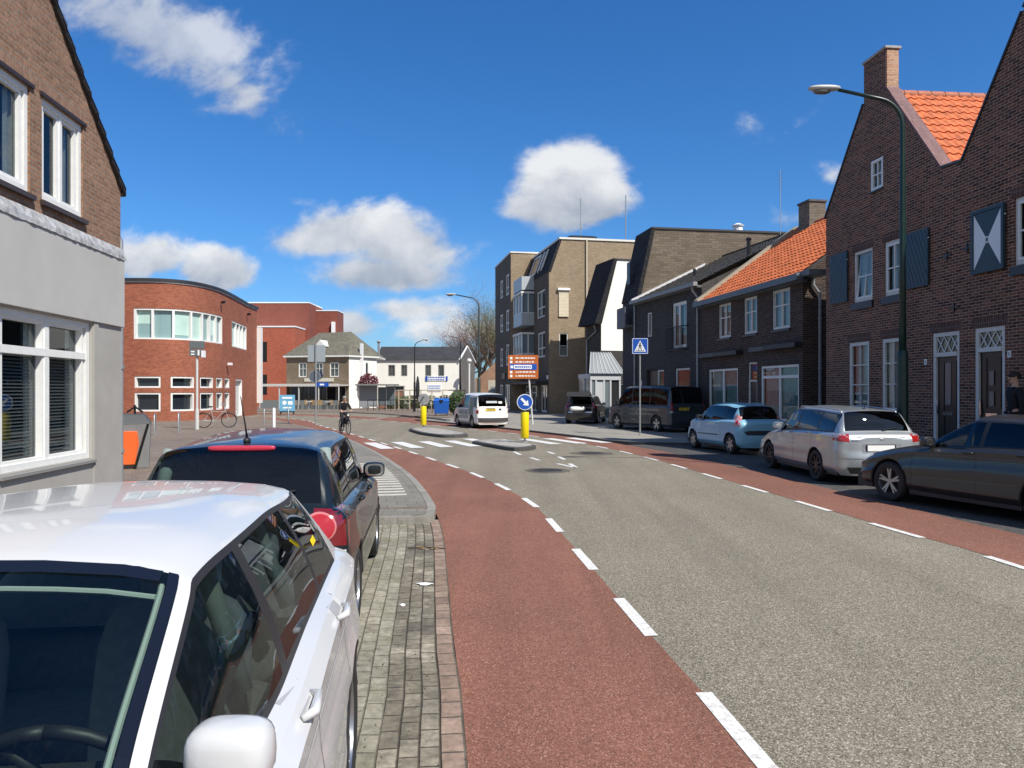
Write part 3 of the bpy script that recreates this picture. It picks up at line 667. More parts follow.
def tiles(par, m, P0, U, V, lu, lv, T=None, tw=.24, th=.33, amp=.028, name='roof', thick=.05, sub=6, clip=None):
    """pantile surface: P0 eave corner, U along the eave, V up the slope"""
    P0 = Vector(P0); U = Vector(U).normalized(); V = Vector(V).normalized(); Nn = U.cross(V); mb = TM(T)
    nu = max(2, int(lu / tw * sub)); nc = max(1, int(lv / th)); th = lv / nc; rows = []
    rr = random.Random(5)
    jit = [[rr.uniform(-.004, .004) for _ in range(int(lu / tw) + 2)] for _ in range(nc)]
    for c in range(nc):
        for (v, h) in ((c * th, .034), ((c + 1) * th, .004)):
            row = []
            for k in range(nu + 1):
                u_ = lu * k / nu; ph = u_ / tw; fr = ph - math.floor(ph)
                prof = math.sin(fr * 2 * PI) * (.5 if fr > .5 else 1.0)
                row.append(P0 + U * u_ + V * v + Nn * (h + amp * prof + jit[c][min(int(ph), len(jit[c]) - 1)]))
            rows.append(row)
    o = 0
    for row in rows: mb.v += [tuple(p) for p in row]
    w = nu + 1
    for r in range(len(rows) - 1):
        for k in range(nu):
            mb.f.append((r * w + k, r * w + k + 1, (r + 1) * w + k + 1, (r + 1) * w + k))
    ob = mb.build(name, m, par, auto=50)
    sheet(par, LEAD, [P0 - Nn * .03, P0 + U * lu - Nn * .03, P0 + U * lu + V * lv - Nn * .03, P0 + V * lv - Nn * .03], 'roof_deck', T)
    return ob
def pipe(par, pts, r=.04, m=None, T=None, name='drainpipe', clips=True):
    mb = TM(T); mb.tube(pts, r, 10)
    if clips:
        a, b = Vector(pts[-2]), Vector(pts[-1])
        for k in range(3): c = a.lerp(b, (k + .5) / 3); mb.cyl((c.x, c.y, c.z - .03), (c.x, c.y, c.z + .03), r * 1.35, 10)
    return mb.build(name, m or ZINC, par, smooth=False, auto=40)
def at_dir(x, y, dx, dy):   # angle so that local x runs along (dx, dy)
    return math.atan2(dy, dx)
# ================================================================ BUILDINGS
# ---- left: brown brick gable over grey rendered ground floor
BR_TAN = brick('brown_brick', (0.20, 0.105, 0.06), (0.30, 0.165, 0.10), (0.22, 0.185, 0.15), bw=0.21, bh=0.0625, ms=0.009, var=0.13, fine=0.3)
SOLD = brick('brown_soldier_brick', (0.24, 0.13, 0.08), (0.31, 0.175, 0.11), (0.22, 0.185, 0.15), bw=0.21, bh=0.0625, ms=0.009, rot=PI / 2, var=0.1, offset=0)
REND = mat('grey_render', (0.44, 0.43, 0.405), 0.85, ns=1.2, na=0.08, bump=0.15, bs=60)
REND2 = mat('darker_grey_render', (0.35, 0.335, 0.305), 0.8, ns=2, na=0.10)
r = thing('corner_house', 'brown brick gable house over a smooth grey rendered ground floor, at the left edge', 'house', (-5.30 - .088 * 9, 9.0, 0), at_dir(0, 0, -.0877, .996))
LT = [(-6, 5.1), (-1.25, 9.35), (3.52, 5.12)]
up = [(-.75, .78, 4.33, 5.68), (1.07, 2.22, 4.33, 5.68), (-2.9, -1.7, 4.33, 5.68)]
gw = [(.10, 2.50, .80, 2.82), (-4.2, -1.5, .80, 2.82)]
wall(r, BR_TAN, -6, 3.52, 4.0, LT, up, name='brick_gable', rev=.14)
wall(r, REND2, -6, 3.53, 0, 2.84, gw, T=lambda s, y, z: (s, y - .01, z), rev=.22, name='rendered_wall')
mb = MB().box(-6, 3.56, -.05, .05, 2.84, 3.96); mb.build('fascia', REND, r, bevel=.006)
mb = MB()   # crumpled lead flashing over the fascia
rr = random.Random(3); n = 150; pts = []
for k in range(n + 1):
    s = -6 + 9.59 * k / n; j = rr.uniform(-.007, .007); pts += [(s, -.002, 4.13 + j * .3), (s, -.035 + j, 4.07 + j), (s, -.062 + j, 4.0 + j), (s, -.068 + j, 3.93 + rr.uniform(-.006, .006))]
mb.add(pts, [(4 * k + i, 4 * k + 4 + i, 4 * k + 5 + i, 4 * k + 1 + i) for k in range(n) for i in range(3)])
mb.build('lead_flashing', mat('whitish_lead', (0.36, 0.36, 0.36), .6, ns=9, na=.6), r)
for (a, b, c, d) in up:
    window(r, a, b, c, d, y=.11, cols=(.5,), fw=.075, bar=.05, sash=.05, curtain=[(0, .12, 0, 1, 'lace'), (.86, 1, 0, 1, 'lace')], sill=(mat('dark_sill_stone', (.05, .035, .03), .4), .05, .09), thick=.08)
    MB().box(a - .06, b + .06, -.03, .10, d + .002, d + .05).build('lintel', mat('dark_lintel', (.035, .022, .02), .5), r)
    MB().box(a - .1, b + .1, -.004, .02, d + .052, d + .262).build('soldier_course', SOLD, r)
for (a, b, c, d) in gw:
    window(r, a, b, c, d, y=.16, cols=(.5,), rows=(.775,), fw=.085, bar=.10, sash=.04, curtain=[(0, .5, 0, .76, 'blind'), (.5, 1, 0, .76, 'blind'), (.40, .5, 0, 1, 'lace'), (.90, 1, 0, 1, 'lace')], thick=.12, sill=(mat('grey_sill', (.22, .22, .21), .7), .04, .07))
MB().box(2.52, 2.66, -.03, .18, 0, 2.838).build('pilaster', REND2, r)
# far side wall, roof, verge
mb = MB(); mb.face((3.52, 0, 0), (3.52, 9, 0), (3.52, 9, 5.12), (3.52, 0, 5.12)).face((-6, 9, 0), (-6, 0, 0), (-6, 0, 5.1), (-6, 9, 5.1)).face((3.52, 9, 0), (-6, 9, 0), (-6, 9, 5.1), (-1.25, 9, 9.35), (3.52, 9, 5.12)); mb.build('side_wall', BR_TAN, r)
DT = mat('dark_roof_tile', (.028, .026, .028), .6, ns=5, na=.3)
L1 = math.hypot(4.95, 4.4)
tiles(r, DT, (3.58, -.06, 5.08), (0, 1, 0), (-4.83, 0, 4.28), 9.3, 6.6, name='roof')
tiles(r, DT, (-6.1, 9.2, 5.04), (0, -1, 0), (4.85, 0, 4.32), 9.3, 6.6, name='roof')
mb = MB()
for sg, x0 in ((1, 3.60), (-1, -6.12)):
    for k in range(20):
        a = Vector((x0, 0, 5.07)); v = Vector((-4.97 * sg, 0, 4.41)).normalized() if sg == 1 else Vector((4.95, 0, 4.41)).normalized()
        p = a + v * (.33 * k); q = a + v * (.33 * k + .35); w = Vector((-v.z, 0, v.x)) * (1 if sg == -1 else -1); w = Vector((0, 0, 1)).cross(Vector((0, 1, 0))) * 0 + Vector((-v.z, 0, v.x)) * (1 if v.x > 0 else -1)
        lo = p + w * .035; hi = q + w * .0
        mb.add([(lo.x, -.05, lo.z - .09), (hi.x, -.05, hi.z - .09), (hi.x, -.05, hi.z + .03), (lo.x, -.05, lo.z + .05), (lo.x, .1, lo.z - .09), (hi.x, .1, hi.z - .09), (hi.x, .1, hi.z + .03), (lo.x, .1, lo.z + .05)], [(0, 1, 2, 3), (7, 6, 5, 4), (3, 2, 6, 7), (0, 4, 5, 1)])
mb.build('verge_tiles', DT, r)
pipe(r, [(3.68, .35, 5.0), (3.70, .35, 4.8), (3.80, .12, 4.3), (3.80, .12, .1)], .05, STEEL)
MB().box(3.54, 3.68, .1, 9, 4.94, 5.04).build('gutter', ZINC, r)
MB().box(3.53, 3.60, -.03, .05, 4.99, 5.06).build('gutter_end', BLACK, r)
MB().box(3.58, 3.70, .14, .4, .10, 1.3).build('timber_post', mat('weathered_wood', (.30, .26, .18), .9, ns=9, na=.3), r)

# ---- right: long row with stepped brick gables and blue shutters
BR_DK = brick('dark_red_brick', (0.055, 0.021, 0.015), (0.21, 0.085, 0.052), (0.34, 0.265, 0.21), bw=0.22, bh=0.068, ms=0.0085, var=0.15, fine=0.35)
SOLD2 = brick('dark_red_soldier_brick', (0.065, 0.028, 0.022), (0.125, 0.055, 0.042), (0.17, 0.15, 0.13), bw=0.22, bh=0.068, ms=0.008, rot=PI / 2, offset=0)
COPE = brick('purple_coping_brick', (0.13, 0.06, 0.06), (0.20, 0.10, 0.10), (0.22, 0.18, 0.16), bw=0.30, bh=0.07, ms=0.006, rot=PI / 2, offset=0, rough=.6)
CHIMB = brick('sunlit_chimney_brick', (0.34, 0.16, 0.09), (0.50, 0.30, 0.18), (0.4, 0.34, 0.28), bw=0.22, bh=0.068, ms=0.01, var=.2)  # lighter brick: sunlight on the chimney's side face put into the colour
ORT = mat('orange_pantile', (0.52, 0.135, 0.042), .7, ns=3.4, na=.45)
r = thing('gabled_brick_house', 'dark red brick house with two steep street gables, blue shutters and white windows', 'house', (9.73, 23.7, 0), at_dir(0, 0, .0995, -.995))
GT = [(0, 7.2), (2.11, 9.92), (3.17, 9.94), (5.42, 7.12), (6.15, 7.06), (8.0, 9.65), (8.5, 10.25), (9.3, 10.25), (11.6, 7.2), (11.9, 7.2)]
W_UP = [(1.56, 2.53, 4.34, 5.80), (3.08, 3.95, 4.34, 5.80), (7.74, 8.66, 4.42, 5.82)]
W_AT = [(2.46, 3.03, 7.33, 8.16), (8.6, 9.15, 7.4, 8.2)]
W_GR = [(1.32, 2.36, 1.25, 3.20), (2.98, 3.90, 1.25, 3.20), (8.3, 9.3, 1.25, 3.2)]
D_GR = [(5.10, 6.06, .42, 3.20), (6.56, 7.48, .42, 3.20)]
wall(r, BR_DK, 0, 11.9, 0, GT, W_UP + W_AT + W_GR + D_GR, name='gable_wall', rev=.13)
mb = MB(); mb.face((0, 10, 0), (0, 0, 0), (0, 0, 7.2), (0, 10, 7.2)).face((11.9, 0, 0), (11.9, 10, 0), (11.9, 10, 7.2), (11.9, 0, 7.2)).face((11.9, 10, 0), (0, 10, 0), (0, 10, 7.2), (2.64, 10, 9.9), (5.6, 10, 7), (8.9, 10, 10), (11.9, 10, 7.2)); mb.build('side_wall', BR_DK, r)
# back faces of the gable parapets
mb = MB(); q = [(a, .30, z) for a, z in GT[::-1]]; mb.face(*([(11.9, .30, 6.5)] + q + [(0, .30, 6.5)])); mb.build('parapet_back', BR_DK, r)
def coping(segs):
    mb = MB()
    for (a, za), (b, zb) in segs:
        d = Vector((b - a, 0, zb - za)).normalized(); n = Vector((-d.z, 0, d.x)); n = n if n.z > 0 else -n
        P = [Vector((a, 0, za)), Vector((b, 0, zb))]
        A, B = P[0] + n * .002, P[1] + n * .002; C, D = P[1] + n * .055, P[0] + n * .055
        for y0, y1 in ((-.03, .33),):
            mb.add([(v.x, y, v.z) for y in (y0, y1) for v in (A, B, C, D)], [(0, 1, 2, 3), (7, 6, 5, 4), (3, 2, 6, 7), (0, 4, 5, 1), (0, 3, 7, 4), (1, 5, 6, 2)])
    return mb
coping([((3.19, 9.92), (5.40, 7.15)), ((9.32, 10.24), (11.6, 7.22))]).build('coping', COPE, r)
coping([((-.05, 7.14), (2.09, 9.9)), ((6.17, 7.09), (7.98, 9.62)), ((8.02, 9.68), (8.48, 10.22))]).build('verge_strip', mat('dark_verge', (.02, .02, .024), .5), r)
coping([((5.42, 7.13), (6.15, 7.08))]).build('valley_lead', LEAD, r)
mb = MB().box(2.11, 3.17, -.003, .36, 9.9, 11.0); ch = mb.build('chimney', BR_DK, r)
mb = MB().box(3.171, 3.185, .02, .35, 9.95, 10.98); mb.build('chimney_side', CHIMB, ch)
mb = MB().box(2.07, 3.22, -.05, .41, 11.0, 11.07); mb.build('chimney_cap', STONE, ch, bevel=.01)
MB().box(8.5, 9.3, -.003, .55, 10.2, 11.2).build('chimney', BR_DK, r)
rv = Vector((2.64 - 5.75, 0, 10.05 - 6.62)); tiles(r, ORT, (5.75, .34, 6.62), (0, 1, 0), rv, 8.45, rv.length, tw=.24, th=.34, name='roof')
rv = Vector((2.64 - .0, 0, 10.05 - 7.0)); tiles(r, ORT, (-.02, 8.8, 6.95), (0, -1, 0), rv, 8.45, rv.length, name='roof', sub=4)
tiles(r, ORT, (5.9, 8.8, 6.62), (0, -1, 0), (3.0, 0, 3.5), 8.4, 4.55, name='roof', sub=4); tiles(r, ORT, (12.0, .34, 6.62), (0, 1, 0), (-3.1, 0, 3.5), 8.4, 4.6, name='roof', sub=4)
mb = MB()
for k in range(21): mb.lathe([(.13, 0), (.135, .36), (.115, .40)], (2.64, .40 + .40 * k, 9.985), axis='y', n=12)
mb.build('ridge_tiles', mat('ridge_tile', (.36, .12, .06), .7, ns=5, na=.35), r, smooth=True)
DS = mat('blue_black_sill_tile', (.014, .014, .018), .35)
for i, (a, b, c, d) in enumerate(W_UP):
    w = window(r, a, b, c, d, y=.10, cols=(), rows=(), fw=.085, m=WHITE2, curtain=[(0, 1, 0, 1, 'lace')], sill=(DS, .06, .22))
    # the inner casement with its glazing bars; the first stands ajar (tilted inwards)
    t = .10 if i == 0 else 0
    mb = MB(); H = d - c - .2
    f = lambda x, y, z, t=t, c=c: (x + t * (z - c) * .35, y + t * (z - c) * .9 - .03, z)
    for bx in ((a + .09, a + .135, c + .09, d - .09), (b - .135, b - .09, c + .09, d - .09), (a + .135, b - .135, c + .09, c + .15), (a + .135, b - .135, d - .14, d - .09), ((a + b) / 2 - .016, (a + b) / 2 + .016, c + .15, d - .14), (a + .135, b - .135, (c + d) / 2 - .016, (c + d) / 2 + .016)):
        m2 = MB().box(bx[0], bx[1], .05, .09, bx[2], bx[3]); mb.add([f(*p) for p in m2.v], m2.f)
    mb.build('casement', WHITE, w)
for (a, b, c, d) in W_AT: window(r, a, b, c, d, y=.06, cols=(.5,), rows=(.5,), fw=.075, bar=.03, curtain=[(0, 1, 0, 1, 'lace')], sill=(DS, .03, .06))
for i, (a, b, c, d) in enumerate(W_GR):
    window(r, a, b, c, d, y=.08, cols=(.5,), rows=(.36, .68), fw=.10, bar=.032, m=WHITE2, curtain=[(0, 1, 0, .36, 'lace'), (0, 1, .36, 1, 'lace')], sill=(DS, .05, .12))
for (a, b, c, d) in W_UP + W_GR + D_GR: MB().box(a - .08, b + .08, -.004, .02, d + .003, d + .225).build('soldier_course', SOLD2, r)
def front_door(r, a, b, c, d, tz, style):
    o = TM(); o.box(a + .003, a + .10, .02, .12, c, d - .003).box(b - .10, b - .003, .02, .12, c, d - .003).box(a + .10, b - .10, .02, .12, d - .10, d - .003).box(a + .10, b - .10, -.01, .12, tz, tz + .10)
    dr = o.build('door_frame', WHITE2, r)
    n = 3; x0, x1, z0, z1 = a + .10, b - .10, tz + .10, d - .10; mb = MB()
    for k in range(n):
        p, q = x0 + (x1 - x0) * k / n, x0 + (x1 - x0) * (k + 1) / n
        mb.tube([(p, .06, z0), (q, .06, z1)], .014, 4).tube([(p, .062, z1), (q, .062, z0)], .014, 4)
    mb.build('lattice', WHITE, dr); sheet(dr, DPANE, [(x0, .075, z0), (x1, .075, z0), (x1, .075, z1), (x0, .075, z1)], 'pane')
    dk = mat('black_green_door', (.006, .010, .010), .3); mb = MB().box(x0, x1, .07, .11, c, tz)
    for px0, px1, pz0, pz1 in (((x0 + .08, x0 + .2, c + 1.0, tz - .12), (x1 - .2, x1 - .08, c + 1.0, tz - .12), (x0 + .08, x1 - .08, c + .12, c + .75)) if style else ((x0 + .08, (x0 + x1) / 2 - .14, c + .12, tz - .12), ((x0 + x1) / 2 + .14, x1 - .08, c + .12, tz - .12))):
        mb.box(px0, px1, .055, .07, pz0, pz1)
    door = mb.build('door', dk, r, bevel=.006)
    m = (x0 + x1) / 2
    if style: 
        for z in (c + 1.05, c + 1.5): sheet(door, mat('frosted_door_glass', (.16, .17, .17), .2), [(m - .07, .052, z), (m + .07, .052, z), (m + .07, .052, z + .32), (m - .07, .052, z + .32)], 'pane')
    else: sheet(door, mat('frosted_door_glass', (.16, .17, .17), .2), [(m - .10, .062, c + 1.05), (m + .10, .062, c + 1.05), (m + .10, .062, tz - .15), (m - .10, .062, tz - .15)], 'pane')
    MB().box(m - .17, m + .17, .045, .054, c + .80, c + .89).build('letter_slot', CHROME, door)
    MB().box(x0 + .03, x0 + .06, .02, .055, c + .85, c + 1.15).build('handle', CHROME, door)
    MB().box(a - .15, b + .15, -.45, .10, .10, .40).box(a - .15, b + .15, -.75, -.45, .10, .25).build('doorstep', STONE, r, bevel=.012)
front_door(r, *D_GR[0], 2.62, 0); front_door(r, *D_GR[1], 2.66, 1)
for s, z in ((4.85, 2.52), (7.62, 2.58)):
    p = MB().box(s - .045, s + .045, -.02, -.002, z - .07, z + .07).build('number_plate', SWHITE, r)
    MB().box(s - .018, s - .006, -.023, -.0205, z - .035, z + .035).box(s + .006, s + .022, -.023, -.0205, z - .035, z - .022).box(s + .010, s + .020, -.023, -.0205, z - .022, z + .035).build('digits', BLACK, p)
def shutter(r, a, b, c, d, style):
    s = MB().box(a, b, -.075, -.03, c, d).build('shutter', BLUESH, r, bevel=.004)
    if style == 'x':
        fr = MB().box(a, b, -.10, -.0752, c, c + .07).box(a, b, -.10, -.0752, d - .07, d).box(a, a + .07, -.10, -.0752, c + .07, d - .07).box(b - .07, b, -.10, -.0752, c + .07, d - .07)
        fr.build('rim', BLUESH, s)
        x0, x1, z0, z1 = a + .08, b - .08, c + .08, d - .08; mx, mz = (x0 + x1) / 2, (z0 + z1) / 2
        MB().add([(x0, -.079, z0), (mx, -.079, mz), (x0, -.079, z1), (x1, -.079, z0), (x1, -.079, z1), (mx, -.079, mz)], [(0, 1, 2), (3, 4, 5)]).build('white_triangle', mat('shutter_white', (.74, .77, .78), .5), s)
        MB().lathe([(.03, -.084), (.075, -.084), (.075, -.080)], (mx, 0, mz), axis='y', n=20).build('emblem_ring', mat('shutter_white', (.55, .60, .62)), s)
        MB().box(mx - .03, mx - .012, -.088, -.085, mz - .045, mz + .045).box(mx + .012, mx + .03, -.088, -.085, mz - .045, mz + .045).box(mx - .012, mx + .012, -.088, -.085, mz - .01, mz + .01).build('emblem', BLUESH, s)
    else:
        mb = MB(); n = 13   # diagonal boards, clipped to the leaf
        W_, H_ = b - a, d - c
        for k in range(-6, 14):
            x0 = a + W_ * k / 6.5; pts = [(x0 + (W_ * .0), c), (x0 - H_ * .42 * 1, d)] if False else None
            p = Vector((x0, c)); q = Vector((x0 - H_ * .45, d)); dx = q - p
            # clip param t to a..b
            ts = [0.0, 1.0]
            if abs(dx.x) > 1e-6:
                t0, t1 = (a + .03 - p.x) / dx.x, (b - .03 - p.x) / dx.x; lo, hi = min(t0, t1), max(t0, t1); ts = [max(0.02, lo), min(.98, hi)]
            if ts[0] >= ts[1]: continue
            P_, Q_ = p + dx * ts[0], p + dx * ts[1]
            mb.tube([(P_.x, -.076, P_.y), (Q_.x, -.076, Q_.y)], .010, 4)
        mb.build('board_joints', mat('shutter_groove', (.035, .075, .105), .5), s)
    MB().cyl((a - .02, -.06, c + .25), (a + .06, -.06, c + .25), .015, 6).cyl((b - .06, -.06, d - .25), (b + .02, -.06, d - .25), .015, 6).build('hinge', SWHITE, s)
shutter(r, .36, 1.32, 4.42, 5.90, 'd'); shutter(r, 4.12, 5.02, 4.39, 5.80, 'd'); shutter(r, 6.56, 7.55, 4.40, 5.80, 'x'); shutter(r, 8.85, 9.85, 4.42, 5.82, 'x')
mb = MB()
for s, z in ((5.65, 5.0), (6.35, 5.05), (5.9, 3.75)): mb.box(s - .16, s + .16, -.03, -.002, z - .02, z + .02).box(s - .02, s + .02, -.035, -.002, z - .1, z + .1)
mb.build('wall_anchor', BLACK, r)

# ---- dark brown brick house with orange pantiles
BR_BL = brick('black_brown_brick', (0.018, 0.011, 0.009), (0.072, 0.042, 0.032), (0.14, 0.115, 0.10), bw=0.22, bh=0.066, ms=0.009, var=0.15, fine=0.3)
SOLD3 = brick('black_brown_soldier', (0.03, 0.02, 0.017), (0.07, 0.046, 0.04), (0.11, 0.1, 0.09), bw=0.22, bh=0.066, ms=0.009, rot=PI / 2, offset=0)
r = thing('pantiled_house', 'low dark brick house with an orange pantile roof and grey gutter', 'house', (8.25, 33.2, 0), at_dir(0, 0, .164, -.986))
UW = [(1.68, 2.80, 3.96, 5.34), (3.93, 4.97, 3.96, 5.34), (6.10, 7.30, 3.96, 5.34)]
GW = [(.72, 3.40, .75, 2.70), (5.28, 7.86, .75, 2.70)]; DW = [(4.25, 4.97, .15, 2.88)]
wall(r, BR_BL, 0, 8.11, 0, 5.62, UW + GW + DW, rev=.14, name='front_wall')
sheet(r, BR_BL, [(8.11, 0, 0), (8.11, 8.6, 0), (8.11, 8.6, 5.5), (8.11, 4.3, 8.78), (8.11, 0, 5.6)], 'side_wall'); sheet(r, BR_BL, [(8.11, 8.6, 0), (0, 8.6, 0), (0, 8.6, 5.6), (8.11, 8.6, 5.6)], 'back_wall')
v = Vector((0, 4.6, 3.30)); tiles(r, ORT, (.30, -.30, 5.58), (1, 0, 0), v, 7.95, v.length, tw=.25, th=.32, name='roof')
tiles(r, ORT, (8.25, 8.9, 5.58), (-1, 0, 0), (0, -4.6, 3.30), 7.95, v.length, name='roof', sub=4)
mb = MB()
for k in range(20): mb.lathe([(.12, 0), (.125, .38), (.105, .42)], (.3 + .4 * k, 4.3, 8.86), axis='x', n=10)
mb.build('ridge_tiles', mat('ridge_tile', (.36, .12, .06)), r, smooth=True)
MB().add([(-.05, -.35, 5.72), (.30, -.35, 5.72), (.30, 4.3, 9.06), (-.05, 4.3, 9.06), (-.05, -.35, 5.50), (.30, -.35, 5.50), (.30, 4.3, 8.8), (-.05, 4.3, 8.8)], [(0, 1, 2, 3), (4, 7, 6, 5), (0, 4, 5, 1), (1, 5, 6, 2), (0, 3, 7, 4)]).build('party_parapet', mat('beige_render', (.36, .31, .23), .9, ns=3, na=.15), r)
MB().box(.02, 8.5, -.46, -.20, 5.40, 5.62).build('gutter', mat('blue_grey_gutter', (.11, .13, .15), .5, ns=5, na=.15), r, bevel=.01)
MB().box(.02, 8.4, -.20, -.002, 5.36, 5.45).build('soffit', mat('soffit', (.1, .11, .12), .6), r)
MB().box(8.112, 9.0, -.30, .35, 5.50, 5.68).build('gutter_end', mat('lead_cap', (.13, .14, .15), .5), r)
pipe(r, [(8.2, .32, 5.6), (8.2, .32, 5.3), (8.2, .55, 5.0), (8.2, .55, .1)], .05, ZINC)
for i, (a, b, c, d) in enumerate(UW):
    window(r, a, b, c, d, y=.09, cols=(.5,), rows=(.60,), fw=.06, bar=.05, m=WHITE2, sash=.035, curtain=[(0, 1, .60, 1, 'lace'), (0, .5, 0, .6, 'lace'), (.5, 1, 0, .6, 'lace')], sill=(DS, .05, .10))
NETC = mat('pale_green_net_curtain', (.33, .44, .43), .9, ns=6, na=.2)
for i, (a, b, c, d) in enumerate(GW):
    window(r, a, b, c, d, y=.08, cols=(.5,), rows=(.82,) if i else (), fw=.08, bar=.10, m=WHITE, curtain=[(.5, 1, 0, 1, NETC), (0, .5, 0, .55, NETC), (0, .5, .55, 1, 'lace')], sill=(DS, .05, .12))
window(r, *DW[0][:2], .9 + 1.25, 2.88, y=.10, fw=.06, m=WHITE2, pane=DPANE, name='transom_window')
dd = MB().box(4.28, 4.94, .08, .12, .15, 2.14).build('door', mat('dark_door', (.012, .012, .014), .35), r, bevel=.005)
MB().box(4.253, 4.33, .03, .13, .15, 2.15).box(4.89, 4.967, .03, .13, .15, 2.15).build('door_frame', WHITE2, r); MB().box(4.38, 4.41, .03, .08, 1.1, 1.3).build('handle', CHROME, dd)
for a, b, z, rot in ((-.02, 1.7, 3.22, 0), (1.75, 3.85, 3.20, 1), (4.6, 5.9, 3.25, 0), (5.95, 8.1, 3.25, 1)):
    MB().box(a, b, -.30 if rot else -.16, -.003, z, z + .17).build('awning_box', mat('dark_awning_box', (.018, .019, .022), .5) if rot else mat('grey_beam', (.09, .09, .09), .6), r, bevel=.01)
for (a, b, c, d) in UW + GW: MB().box(a - .06, b + .06, -.004, .02, d + .003, d + .22).build('soldier_course', SOLD3, r)
# chimney on the ridge beyond
CB = brick('weathered_chimney_brick', (.12, .10, .075), (.19, .16, .125), (.15, .14, .12), bw=.21, bh=.065, ms=.012)
ch = MB().box(1.0, 1.85, 3.95, 4.7, 8.3, 9.75).build('chimney', CB, r); MB().box(.95, 1.9, 3.9, 4.75, 9.75, 9.83).build('chimney_cap', LEAD, ch)

# ---- low charcoal brick building
BR_CH = brick('charcoal_brick', (0.028, 0.026, 0.026), (0.058, 0.052, 0.050), (0.10, 0.096, 0.09), bw=0.21, bh=0.062, ms=0.008, var=.12)
ROOFD = brick('dark_brown_roof_tiles', (0.035, 0.030, 0.026), (0.065, 0.055, 0.048), (0.012, 0.011, 0.01), bw=.28, bh=.30, ms=.015, var=.25, bump=.8)
r = thing('charcoal_brick_house', 'low charcoal brick house with a small balcony window, behind the dark grey van', 'house', (6.6, 40.37, 0), at_dir(0, 0, .2236, -.9747))
L = 7.35
OW = [(1.55, 1.95, 4.55, 5.75), (4.35, 5.85, 3.80, 5.92), (1.25, 3.40, .3, 2.85), (4.65, 6.20, .75, 2.85)]
wall(r, BR_CH, 0, L, 0, 6.45, OW, rev=.15, name='front_wall')
sheet(r, BR_CH, [(L, 0, 0), (L, 9, 0), (L, 9, 6.45), (L, 4.9, 8.7), (L, 0, 6.45)], 'side_wall'); sheet(r, BR_CH, [(0, 9, 0), (0, 0, 0), (0, 0, 6.45), (0, 4.9, 8.7), (0, 9, 6.45)], 'side_wall')
v = Vector((0, 5.2, 2.55)); tiles(r, mat('dark_brown_roof_tile', (.05, .045, .038), .75, ns=4, na=.3), (0, -.28, 6.50), (1, 0, 0), v, L, v.length, name='roof', sub=5, amp=.018)
tiles(r, mat('dark_brown_roof_tile', (.05, .045, .038)), (L, 9.9, 6.5), (-1, 0, 0), (0, -5.0, 2.5), L, 5.6, name='roof', sub=4)
MB().box(0, L, 4.82, 5.02, 9.0, 9.12).build('ridge', mat('ridge_dark', (.03, .028, .028), .7), r)
MB().box(-.1, L + .02, -.42, -.22, 6.36, 6.53).build('gutter', mat('pale_gutter', (.24, .25, .25), .5), r, bevel=.01); MB().box(0, L, -.22, -.002, 6.30, 6.40).build('soffit', mat('soffit', (.1, .11, .12)), r)
pipe(r, [(L - .3, -.30, 6.36), (L - .3, -.30, 6.2), (L - .3, -.06, 5.9), (L - .3, -.06, .1)], .05, ZINC)
MB().add([(-.02, -.35, 6.62), (.16, -.35, 6.62), (.16, 4.9, 9.2), (-.02, 4.9, 9.2), (-.02, -.35, 6.45), (.16, -.35, 6.45), (.16, 4.9, 9.0), (-.02, 4.9, 9.0)], [(0, 1, 2, 3), (4, 7, 6, 5), (0, 4, 5, 1), (1, 5, 6, 2), (0, 3, 7, 4)]).build('roof_edge_flashing', mat('bright_flashing', (.6, .6, .6), .4), r)
window(r, *OW[0], y=.02, fw=.04, curtain=[(0, 1, 0, 1, 'lace')], m=WHITE)
window(r, *OW[1], y=.11, cols=(.42,), fw=.09, bar=.07, m=WHITE, sash=.05, curtain=[(.0, .42, 0, 1, 'lace'), (.55, .75, 0, 1, 'lace')])
mb = MB()
for z in (3.7, 4.75): mb.cyl((4.15, -.28, z), (6.05, -.28, z), .02, 6).cyl((4.15, -.28, z), (4.15, 0, z), .02, 6).cyl((6.05, -.28, z), (6.05, 0, z), .02, 6)
for k in range(17): mb.cyl((4.15 + 1.9 * k / 16, -.28, 3.7), (4.15 + 1.9 * k / 16, -.28, 4.75), .012, 5)
mb.build('balcony_railing', BLACK, r)
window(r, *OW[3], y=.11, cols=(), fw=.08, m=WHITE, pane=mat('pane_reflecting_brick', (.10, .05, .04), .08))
dd = MB().box(1.30, 2.6, .12, .16, .3, 2.82).build('garage_door', BLACK, r); window(r, 2.62, 3.38, .33, 2.83, y=.1, rows=(.6,), fw=.06, m=WHITE, name='door_window')
mb = MB().cyl((6.9, 2.5, 7.5), (6.9, 2.5, 8.6), .09, 10).lathe([(.12, 0), (.14, .05), (.05, .12)], (6.9, 2.5, 8.55), n=10); mb.build('roof_vent', BLACK, r); MB().cyl((3.6, 1.5, 7.2), (3.6, 1.5, 7.75), .07, 8).build('roof_vent', BLACK, r)
MB().box(.6, .68, -.02, 0, 2.0, 2.35).build('wall_box', SWHITE, r)
mb = MB().cyl((5.6, 4.9, 9.0), (5.6, 4.9, 12.2), .018, 5)
for k in range(6): mb.cyl((5.3 + .02 * k, 4.9, 12.1 - .16 * k), (5.9 - .02 * k, 4.9, 12.1 - .16 * k), .006, 4)
mb.build('aerial', STEEL, r)

